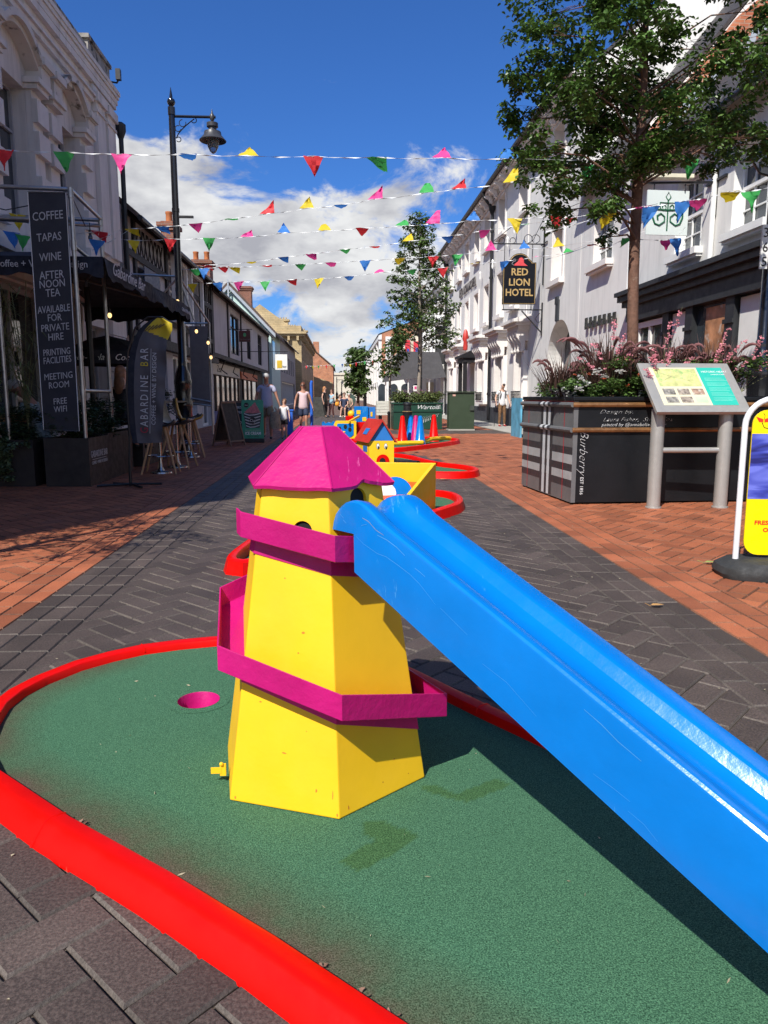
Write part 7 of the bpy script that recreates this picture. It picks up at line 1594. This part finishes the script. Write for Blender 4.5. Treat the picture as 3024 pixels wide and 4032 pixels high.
FC = {'r': mat('bunting_red', (.78, .04, .05), .6, .06, 8, transl=.35), 'g': mat('bunting_green', (.07, .50, .12), .6, .06, 8, transl=.35), 'p': mat('bunting_pink', (.92, .08, .36), .6, .06, 8, transl=.35), 'b': mat('bunting_blue', (.05, .24, .70), .6, .06, 8, transl=.35), 'y': mat('bunting_yellow', (.80, .62, .03), .6, .06, 8, transl=.35)}
cordm = mat('white_ribbon', (.72, .74, .76), .4)
blab = ['long bunting string crossing the street just above the lantern', 'bunting string rising from the cafe to the near tree, second from the top', 'third bunting string down, passing over the two-pot chimney', 'bunting string meeting the lamp post low and passing before the slender tree', 'bunting string starting at the red knot on the cafe frame', 'lowest of the near bunting strings, crossing the chimneys and the hotel sign', 'bunting string across the pale leaf sign', 'short bunting string with pink and blue flags side by side under the leaf sign', 'tiny distant bunting string far down the street', 'bunting string tied across the cafe frame and menu banner']
rb2 = random.Random(12)
for si, (ends, flags) in enumerate(BUNTING):
    far = si == 8; pts = [Vector(ends[0])]+[Vector(f[:3]) for f in flags]+[Vector(ends[1])]
    r = thing('bunting_string', blab[si], 'bunting', tuple((pts[0]+pts[-1])/2), 'bunting strings across the street')
    b = MB(); dense = []
    for a, c in zip(pts, pts[1:]):
        for i in range(6): t = i/6; q = a.lerp(c, t); q.z -= .02*math.sin(math.pi*t)*min(1, (c-a).length); dense.append(q)
    dense.append(pts[-1]); prev = None
    for i, q in enumerate(dense):
        tw = i*1.9; w_ = .006 if not far else .02; cur = (b.av(q+Vector((0, math.sin(tw)*w_, math.cos(tw)*w_+.002))), b.av(q-Vector((0, math.sin(tw)*w_, math.cos(tw)*w_+.002))))
        if prev: b.idx((prev[0], prev[1], cur[1], cur[0]))
        prev = cur
    b.build('cord', cordm, r, fix=False)
    dx = (pts[-1]-pts[0]).normalized()
    for f in flags:
        c = Vector(f[:3]); W2 = .115*(1 if not far else 1.5); Lf = .215*(1 if not far else 1.4)
        ang = {'d': rb2.uniform(-.25, .35), 'u': rb2.uniform(2.2, 2.8), 'f': rb2.uniform(1.35, 1.6), 'h': rb2.uniform(.85, 1.15)}[f[4]]
        yaw = rb2.uniform(-.9, .9); curl = {'d': .25, 'u': rb2.uniform(-.9, .6), 'f': .5, 'h': .4}[f[4]]; sk = rb2.uniform(-.06, .06) if f[4] == 'd' else rb2.uniform(-.02, .12); tr_ = rb2.choice((0, 0, .12, .3)) if f[4] != 'd' else 0
        b = MB(); nn = 7; rows = []; p = Vector((0, 0, 0)); th = ang
        for i in range(nn+1):
            t = i/nn; hw = W2*(1-t*(1-tr_)) + .001; o_2 = c+dx*(sk*t)+p; rip = .018*math.sin(t*9+c.x*3)
            cy_ = math.cos(yaw*t); sy_ = math.sin(yaw*t); rows.append([b.av(o_2+Vector((dx.x*hw*s*cy_, hw*s*sy_+rip*s2, dx.z*hw*s))) for s, s2 in ((-1, 1), (-.33, -1), (.33, 1), (1, -1))])
            p = p+Vector((0, math.sin(th), -math.cos(th)))*(Lf/nn); th += curl/nn
        for A, B in zip(rows, rows[1:]):
            for q in range(3): b.idx((A[q], A[q+1], B[q+1], B[q]))
        b.build('pennant', FC[f[3]], r, smooth=True, fix=False)

# ================================================ people
def skinned(name, pts, edges, m, parent, M, sub=1, root=0):
    me = bpy.data.meshes.new(name); me.from_pydata([p[0] for p in pts], edges, []); o = bpy.data.objects.new('tmp', me); col.objects.link(o)
    sk = o.modifiers.new('s', 'SKIN'); sk.use_smooth_shade = True; sk.branch_smoothing = .6
    if not me.skin_vertices: 
        bpy.context.view_layer.objects.active = o
    sv = me.skin_vertices[0].data
    for i, p in enumerate(pts): sv[i].radius = p[1]; sv[i].use_root = (i == root)
    su = o.modifiers.new('u', 'SUBSURF'); su.levels = su.render_levels = sub
    dg = bpy.context.evaluated_depsgraph_get(); nm = bpy.data.meshes.new_from_object(o.evaluated_get(dg)); bpy.data.objects.remove(o)
    nm.transform(M); nm.name = name; nm.materials.clear()
    return link(name, nm, m, parent, smooth=True)
def person(label, loc, H, rot=0, pose=None, skinm=skin, hairm=None, hair='short', top=None, sleeves=.5, bottom=None, blen=.5, shoes=None, bulk=1., group=None, female=False, zoff=0, lean=0, head=(0, 0), skirt=False):
    P = dict(LE=(.25, .02, 1.13), LW=(.27, -.06, .88), RE=(-.25, .02, 1.13), RW=(-.27, -.06, .88), LK=(.10, -.05, .50), LA=(.11, .04, .09), RK=(-.10, -.03, .50), RA=(-.10, -.12, .09), pel=(0, 0, .95))
    P.update(pose or {})
    root = thing('person', label, 'person', loc, group)
    s = H/1.75; M = Matrix.Translation((loc[0], loc[1], loc[2]+zoff)) @ Matrix.Rotation(rot, 4, 'Z') @ Matrix.Scale(s, 4)
    px, py, pz = P['pel']; dz = pz-.95; sh = .165 if not female else .15
    q = lambda x, y, z: (x+px, y+py-lean*max(0, z-.95), z+dz)
    hd = lambda x, y, z: (x+px+head[0]*max(0, z-1.5), y+py-lean*max(0, z-.95)-head[1]*max(0, z-1.5), z+dz-abs(head[1])*.25*max(0, z-1.5))
    B_ = [(q(0, 0, .95), (.135*bulk, .105*bulk)), (q(0, -.01, 1.10), (.125*bulk, .10*bulk)), (q(0, 0, 1.29), (.145*bulk, .105*bulk)), (q(0, .012, 1.42), (.10, .075)), (hd(0, .01, 1.50), (.055, .055)), (hd(0, -.012, 1.575), (.058, .068)), (hd(0, -.008, 1.65), (.074, .092)), (hd(0, 0, 1.715), (.058, .070))]
    E_ = [(i, i+1) for i in range(7)]; pts = list(B_)
    def chain(start, lst):
        k = start
        for p in lst: pts.append(p); E_.append((k, len(pts)-1)); k = len(pts)-1
        return k
    for sd, E, W in ((1, 'LE', 'LW'), (-1, 'RE', 'RW')):
        e = Vector(P[E]); w_ = Vector(P[W]); e = Vector((e.x+px, e.y+py-lean*.2, e.z+dz)) if len(P[E]) == 3 else e; w_ = Vector((w_.x+px, w_.y+py-lean*.2, w_.z+dz)); d = (w_-e).normalized()
        k = chain(3, [(q(sd*sh, .01, 1.40), (.052*bulk, .052*bulk)), (tuple(Vector(q(sd*sh, .01, 1.40)).lerp(e, .5)+Vector((sd*.015, 0, 0))), (.046*bulk, .046*bulk)), (tuple(e), (.038, .038)), (tuple(w_), (.025, .027))])
        palm = w_+d*.055; k2 = chain(k, [(tuple(palm), (.030, .020))])
        xx = Vector((0, -1, 0)); xx = (xx-d*xx.dot(d)).normalized()
        for fi, (o, L_) in enumerate(((-.024, .062), (-.008, .072), (.008, .068), (.022, .055))): chain(k2, [(tuple(palm+xx*o+d*.03), (.0095, .0095)), (tuple(palm+xx*o*1.1+d*(.03+L_*.5)-Vector((sd*.006, 0, 0))), (.008, .008)), (tuple(palm+xx*o*1.1+d*(.03+L_)-Vector((sd*.022, 0, 0))), (.0065, .0065))])
        chain(k, [(tuple(w_+d*.03+xx*.034), (.010, .010)), (tuple(w_+d*.065+xx*.048-Vector((sd*.01, 0, 0))), (.009, .009))])
    for sd, K, A in ((1, 'LK', 'LA'), (-1, 'RK', 'RA')):
        kn = Vector(P[K]); an = Vector(P[A]); hip = Vector(q(sd*.085, .0, .90)); chain(0, [(tuple(hip), (.088*bulk, .088*bulk)), (tuple(hip.lerp(kn, .5)), (.074*bulk, .076*bulk)), (tuple(kn), (.052, .054)), (tuple(kn.lerp(an, .35)+Vector((0, .015, 0))), (.050, .052)), (tuple(an), (.033, .036)), (tuple(an+Vector((0, -.03, -.05))), (.035, .03)), (tuple(an+Vector((0, -.14, -.065))), (.033, .02))])
    body = skinned('body', pts, E_, skinm, root, M)
    T3 = lambda v: tuple(M @ Vector(v))
    if top:
        c = [(q(0, 0, .80 if not skirt else .94), (.165*bulk, .135*bulk)), (q(0, 0, .92), (.162*bulk, .132*bulk)), (q(0, -.01, 1.10), (.146*bulk, .121*bulk)), (q(0, 0, 1.29), (.160*bulk, .122*bulk)), (q(0, .012, 1.41), (.118, .090)), (q(0, .012, 1.455), (.072, .066))]; ed = [(0, 1), (1, 2), (2, 3), (3, 4), (4, 5)]
        for sd, E, W in ((1, 'LE', 'LW'), (-1, 'RE', 'RW')):
            e = Vector(P[E]); e = Vector((e.x+px, e.y+py-lean*.2, e.z+dz)); w_ = Vector(P[W]); w_ = Vector((w_.x+px, w_.y+py-lean*.2, w_.z+dz)); S_ = Vector(q(sd*sh, .01, 1.40)); k = len(c); c.append((tuple(S_), (.066*bulk, .068*bulk))); ed.append((4, k))
            if sleeves <= 1: c.append((tuple(S_.lerp(e, max(.2, sleeves))), (.064*bulk, .064*bulk))); ed.append((k, k+1))
            else: c += [(tuple(e), (.052, .052)), (tuple(w_), (.036, .036))]; ed += [(k, k+1), (k+1, k+2)]
        skinned('shirt', c, ed, top, root, M)
    if bottom:
        if skirt:
            b = MB(); a = Vector(q(0, 0, 1.0)); b.lathe([(.13, 0), (.16, -.12), (.2, -.5)], a, 14); b.T = None; me_ = b.build('skirt', bottom, root); me_.data.transform(M)
        else:
            c = [(q(0, 0, 1.06), (.138*bulk, .11*bulk)), (q(0, 0, .93), (.147*bulk, .118*bulk))]; ed = [(0, 1)]
            for sd, K, A in ((1, 'LK', 'LA'), (-1, 'RK', 'RA')):
                kn = Vector(P[K]); an = Vector(P[A]); hip = Vector(q(sd*.085, .0, .88)); k = len(c)
                c.append((tuple(hip), (.105*bulk, .105*bulk))); ed.append((1, k)); t = blen
                if t <= 1: c += [(tuple(hip.lerp(kn, t*.55)), (.096*bulk, .098*bulk)), (tuple(hip.lerp(kn, t)), (.088*bulk, .092*bulk))]; ed += [(k, k+1), (k+1, k+2)]
                else: c += [(tuple(hip.lerp(kn, .5)), (.088*bulk, .09*bulk)), (tuple(kn), (.070, .072)), (tuple(an+Vector((0, 0, .0))), (.055, .06))]; ed += [(k, k+1), (k+1, k+2), (k+2, k+3)]
            skinned('trousers' if blen > 1 else 'shorts', c, ed, bottom, root, M)
    if shoes:
        for K in ('LA', 'RA'):
            an = Vector(P[K]); skinned('shoe', [(tuple(an+Vector((0, .035, -.045))), (.043, .040)), (tuple(an+Vector((0, -.06, -.052))), (.045, .034)), (tuple(an+Vector((0, -.155, -.062))), (.042, .026))], [(0, 1), (1, 2)], shoes, root, M)
    hairm = hairm or mat('brown_hair', (.10, .05, .03), .6, .3, 20)
    hb3_ = MB(M); hb3_.ball(hd(0, .020, 1.685), 1, 12, 0, (.087, .096, .084))
    if hair in ('bob', 'long'): hb3_.ball(hd(0, .040, 1.61), 1, 12, 0, (.098, .072, .115))
    if hair == 'long': hb3_.ball(hd(0, .055, 1.46), 1, 12, 0, (.11, .06, .20))
    if hair == 'cap': skinned('cap', [(hd(0, .0, 1.715), (.082, .09)), (hd(0, -.07, 1.70), (.06, .012)), (hd(0, -.12, 1.695), (.05, .008))], [(0, 1), (1, 2)], hairm, root, M)
    else: hb3_.build('hair', hairm, root, smooth=True)
    b = MB()
    for sx in (-1, 1): b.ball(T3(hd(sx*.028, -.085, 1.655)), .011*s, 6)
    b.build('eye', dark, root)
    b = MB(); b.tube([T3(hd(0, -.088, 1.665)), T3(hd(0, -.112, 1.625)), T3(hd(0, -.09, 1.618))], [.006*s, .014*s, .01*s], 6); b.build('nose', skinm, root, smooth=True)
    b = MB(); b.tube([T3(hd(-.022, -.088, 1.592)), T3(hd(0, -.097, 1.588)), T3(hd(.022, -.088, 1.592))], .005*s, 5); b.build('mouth', mat('lips', (.32, .10, .09), .5), root)
    b = MB()
    for sx in (-1, 1): b.ball(T3(hd(sx*.077, .0, 1.645)), .022*s, 6, 0, (.4, .7, 1.2))
    b.build('ear', skinm, root, smooth=True)
    return root, M, T3, hd, q
grey_hair = mat('grey_hair', (.45, .44, .42), .6, .2, 20); red_hair = mat('auburn_hair', (.16, .05, .02), .5, .3, 20)
khaki = mat('khaki_cloth', (.22, .165, .11), .8, .1, 10, .2, 30); shoe_b = mat('black_shoe', (.015, .014, .014), .5); denim = mat('dark_denim', (.025, .035, .075), .8, .15, 15, .2, 40)
r, M, T3, hd, q = person('older grey-haired man in pale polo shirt and khaki shorts walking beside the child', (-1.98, 20.3, 0), 1.76, 0, dict(LE=(.27, .0, 1.12), LW=(.36, -.06, .86), RE=(-.28, .06, 1.14), RW=(-.30, -.05, .90), LK=(.10, -.14, .52), LA=(.11, -.10, .10), RK=(-.10, .02, .50), RA=(-.11, .20, .13)), skin_t, grey_hair, 'short', mat('lavender_polo', (.42, .43, .56), .8, .05, 10, .3, 25), .62, khaki, .88, shoe_b, bulk=1.12, head=(0, .35))
b = MB(); b.tube([T3((-.05, -.10, 1.45)), T3((0, -.125, 1.40)), T3((.05, -.10, 1.45))], .012, 5); b.build('collar', mat('lavender_polo', (.42, .43, .56)), r, smooth=True)
wht = mat('white_tee', (.66, .66, .68), .8, .04, 10, .3, 25)
person('small child in a white T-shirt and dark shorts walking beside the older man', (-1.50, 19.95, 0), 1.08, 0, dict(RE=(-.24, -.02, 1.20), RW=(-.30, -.06, 1.30), LE=(.22, .0, 1.14), LW=(.24, -.1, .92), LK=(.09, -.1, .5), LA=(.09, -.02, .1), RK=(-.09, .0, .5), RA=(-.09, .12, .12)), skin, mat('light_brown_hair', (.18, .09, .04), .6), 'bob', wht, .6, shoe_b, .7, shoe_b, bulk=1.05, female=True, head=(.2, 0))
b = MB(); n_ = 8; rr2 = []
for z, w_ in ((.30, .13), (.45, .15), (.62, .13), (.75, .08)): rr2.append([b.av((-1.72+w_*math.cos(6.283*t/n_), 19.85+w_*.5*math.sin(6.283*t/n_), z)) for t in range(n_)])
for A, B in zip(rr2, rr2[1:]):
    for t in range(n_): b.idx((A[t], A[(t+1) % n_], B[(t+1) % n_], B[t]))
b.idx(rr2[0][::-1]); b.tube([(-1.78, 19.85, .74), (-1.74, 19.9, .86), (-1.68, 19.85, .74)], .012, 5)
tag(b.build('patterned_bag', mat('printed_bag', (.30, .24, .17), .8, .3, 12, stain=((.10, .10, .08), .56, 22)), smooth=True), 'beige patterned cloth bag held between the man and the child', 'bag')
r, M, T3, hd, q = person('woman in a pale pink top, navy shorts and sunglasses walking towards the camera', (-1.16, 23.5, 0), 1.57, 0, dict(LE=(.26, .0, 1.14), LW=(.33, -.02, .90), RE=(-.27, .03, 1.14), RW=(-.30, -.08, .90), LK=(.10, -.14, .52), LA=(.10, -.08, .09), RK=(-.09, .02, .5), RA=(-.1, .18, .13)), skin_t, red_hair, 'bob', mat('pale_pink_top', (.62, .46, .48), .8, .05, 10, .3, 25), .28, denim, .85, shoe_b, bulk=1.15, female=True)
b = MB(); b.tube([T3(hd(-.06, -.085, 1.66)), T3(hd(0, -.105, 1.66)), T3(hd(.06, -.085, 1.66))], .018, 6); b.build('sunglasses', black, r)
b = MB(); b.tube([T3((-.13, .06, 1.46)), T3((-.17, -.07, 1.38)), T3((-.2, -.08, 1.15)), T3((-.22, .02, .98))], .012, 5); b.build('bag_strap', black, r)
r, M, T3, hd, q = person('man in white T-shirt, cap and brown trousers with a cane by the hotel wall', (6.20, 28.4, 0), 1.66, R(8), dict(LE=(.27, .0, 1.14), LW=(.30, -.10, .92), RE=(-.27, .02, 1.15), RW=(-.30, -.12, .95), LK=(.10, -.03, .5), LA=(.12, .0, .09), RK=(-.09, -.03, .5), RA=(-.11, -.02, .09)), skin, mat('dark_cap', (.05, .04, .04), .7), 'cap', wht, .6, mat('brown_camo', (.16, .085, .04), .85, .4, 14, .2, 20), 1.5, mat('red_shoe', (.35, .02, .02), .6), bulk=1.02, head=(0, .7))
b = MB(); 
for sx in (-1, 1): b.tube([T3((sx*.10, .10, 1.44)), T3((sx*.11, -.06, 1.43)), T3((sx*.10, -.125, 1.32)), T3((sx*.12, -.10, 1.12))], .018, 5)
b.build('backpack_strap', shoe_b, r)
b = MB(); b.tube([(5.86, 28.15, 0), (5.92, 28.25, .95)], .012, 6); tag(b.build('cane', black), 'thin dark cane held by the man at the hotel wall', 'cane')
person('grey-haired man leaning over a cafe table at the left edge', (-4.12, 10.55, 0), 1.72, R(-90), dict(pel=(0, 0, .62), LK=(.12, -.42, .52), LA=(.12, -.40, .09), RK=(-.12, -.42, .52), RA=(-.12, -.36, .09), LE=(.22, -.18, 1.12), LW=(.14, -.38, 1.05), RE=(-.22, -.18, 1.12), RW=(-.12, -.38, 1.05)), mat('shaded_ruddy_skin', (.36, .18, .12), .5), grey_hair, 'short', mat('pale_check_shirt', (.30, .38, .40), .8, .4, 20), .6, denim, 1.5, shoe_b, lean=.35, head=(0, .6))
person('woman with long auburn hair in dark clothes seated with her back to the street', (-3.42, 12.0, 0), 1.70, R(150), dict(pel=(0, 0, .86), LK=(.12, -.40, .80), LA=(.12, -.36, .40), RK=(-.12, -.40, .80), RA=(-.12, -.36, .40), LE=(.22, -.12, 1.14), LW=(.12, -.34, 1.12), RE=(-.22, -.12, 1.14), RW=(-.12, -.34, 1.12)), skin, mat('long_auburn_hair', (.24, .11, .05), .5, .3, 20), 'long', shoe_b, 1.5, shoe_b, 1.5, shoe_b, female=True)
lb_ = mat('light_blue_cloth', (.30, .48, .58), .8); 
person('distant woman with ginger hair in a long black dress', (-.85, 41, 0), 1.66, R(60), {}, skin, mat('ginger_hair', (.50, .22, .08), .6), 'long', shoe_b, .4, shoe_b, 1.3, shoe_b, female=True, group='people gathered far down the street')
person('distant person in a pale blue top standing right of the woman in black', (-.48, 41.3, 0), 1.52, R(-30), dict(LE=(.22, -.2, 1.2), LW=(.05, -.3, 1.15)), skin, None, 'bob', lb_, .5, mat('maroon_trousers', (.09, .03, .03), .8), 1.5, shoe_b, female=True, group='people gathered far down the street')
sit = dict(pel=(0, 0, .55), LK=(.10, -.42, .50), LA=(.10, -.40, .09), RK=(-.10, -.42, .50), RA=(-.14, -.46, .09), LE=(.22, -.1, 1.12), LW=(.14, -.32, 1.0), RE=(-.22, -.1, 1.12), RW=(-.14, -.32, 1.0))
person('distant seated person in a navy top and white shoes on the stone bench', (.22, 41.75, 0), 1.75, R(-10), sit, skin, None, 'short', denim, .6, denim, .6, white, group='people gathered far down the street')
person('distant seated person with raised orange arm left on the stone bench', (-.02, 41.8, 0), 1.6, R(40), sit, skin, None, 'bob', mat('black_cloth', (.02, .02, .02), .8), .5, shoe_b, 1.5, shoe_b, female=True, group='people gathered far down the street')
person('distant seated person with pale face right on the stone bench', (.48, 41.85, 0), 1.7, R(-10), sit, skin, grey_hair, 'short', mat('tan_cloth', (.35, .28, .2), .8), .8, denim, 1.5, shoe_b, group='people gathered far down the street')
b = MB(); b.ball((-.18, 41.2, .72), .12, 10, 0, (1, .6, 1.1)); b.tube([(-.26, 41.2, .82), (-.18, 41.2, 1.0), (-.1, 41.2, .82)], .015, 5); tag(b.build('orange_bag', mat('orange_bag', (.75, .30, .03), .6), smooth=True), 'round orange bag beside the distant seated people', 'bag')
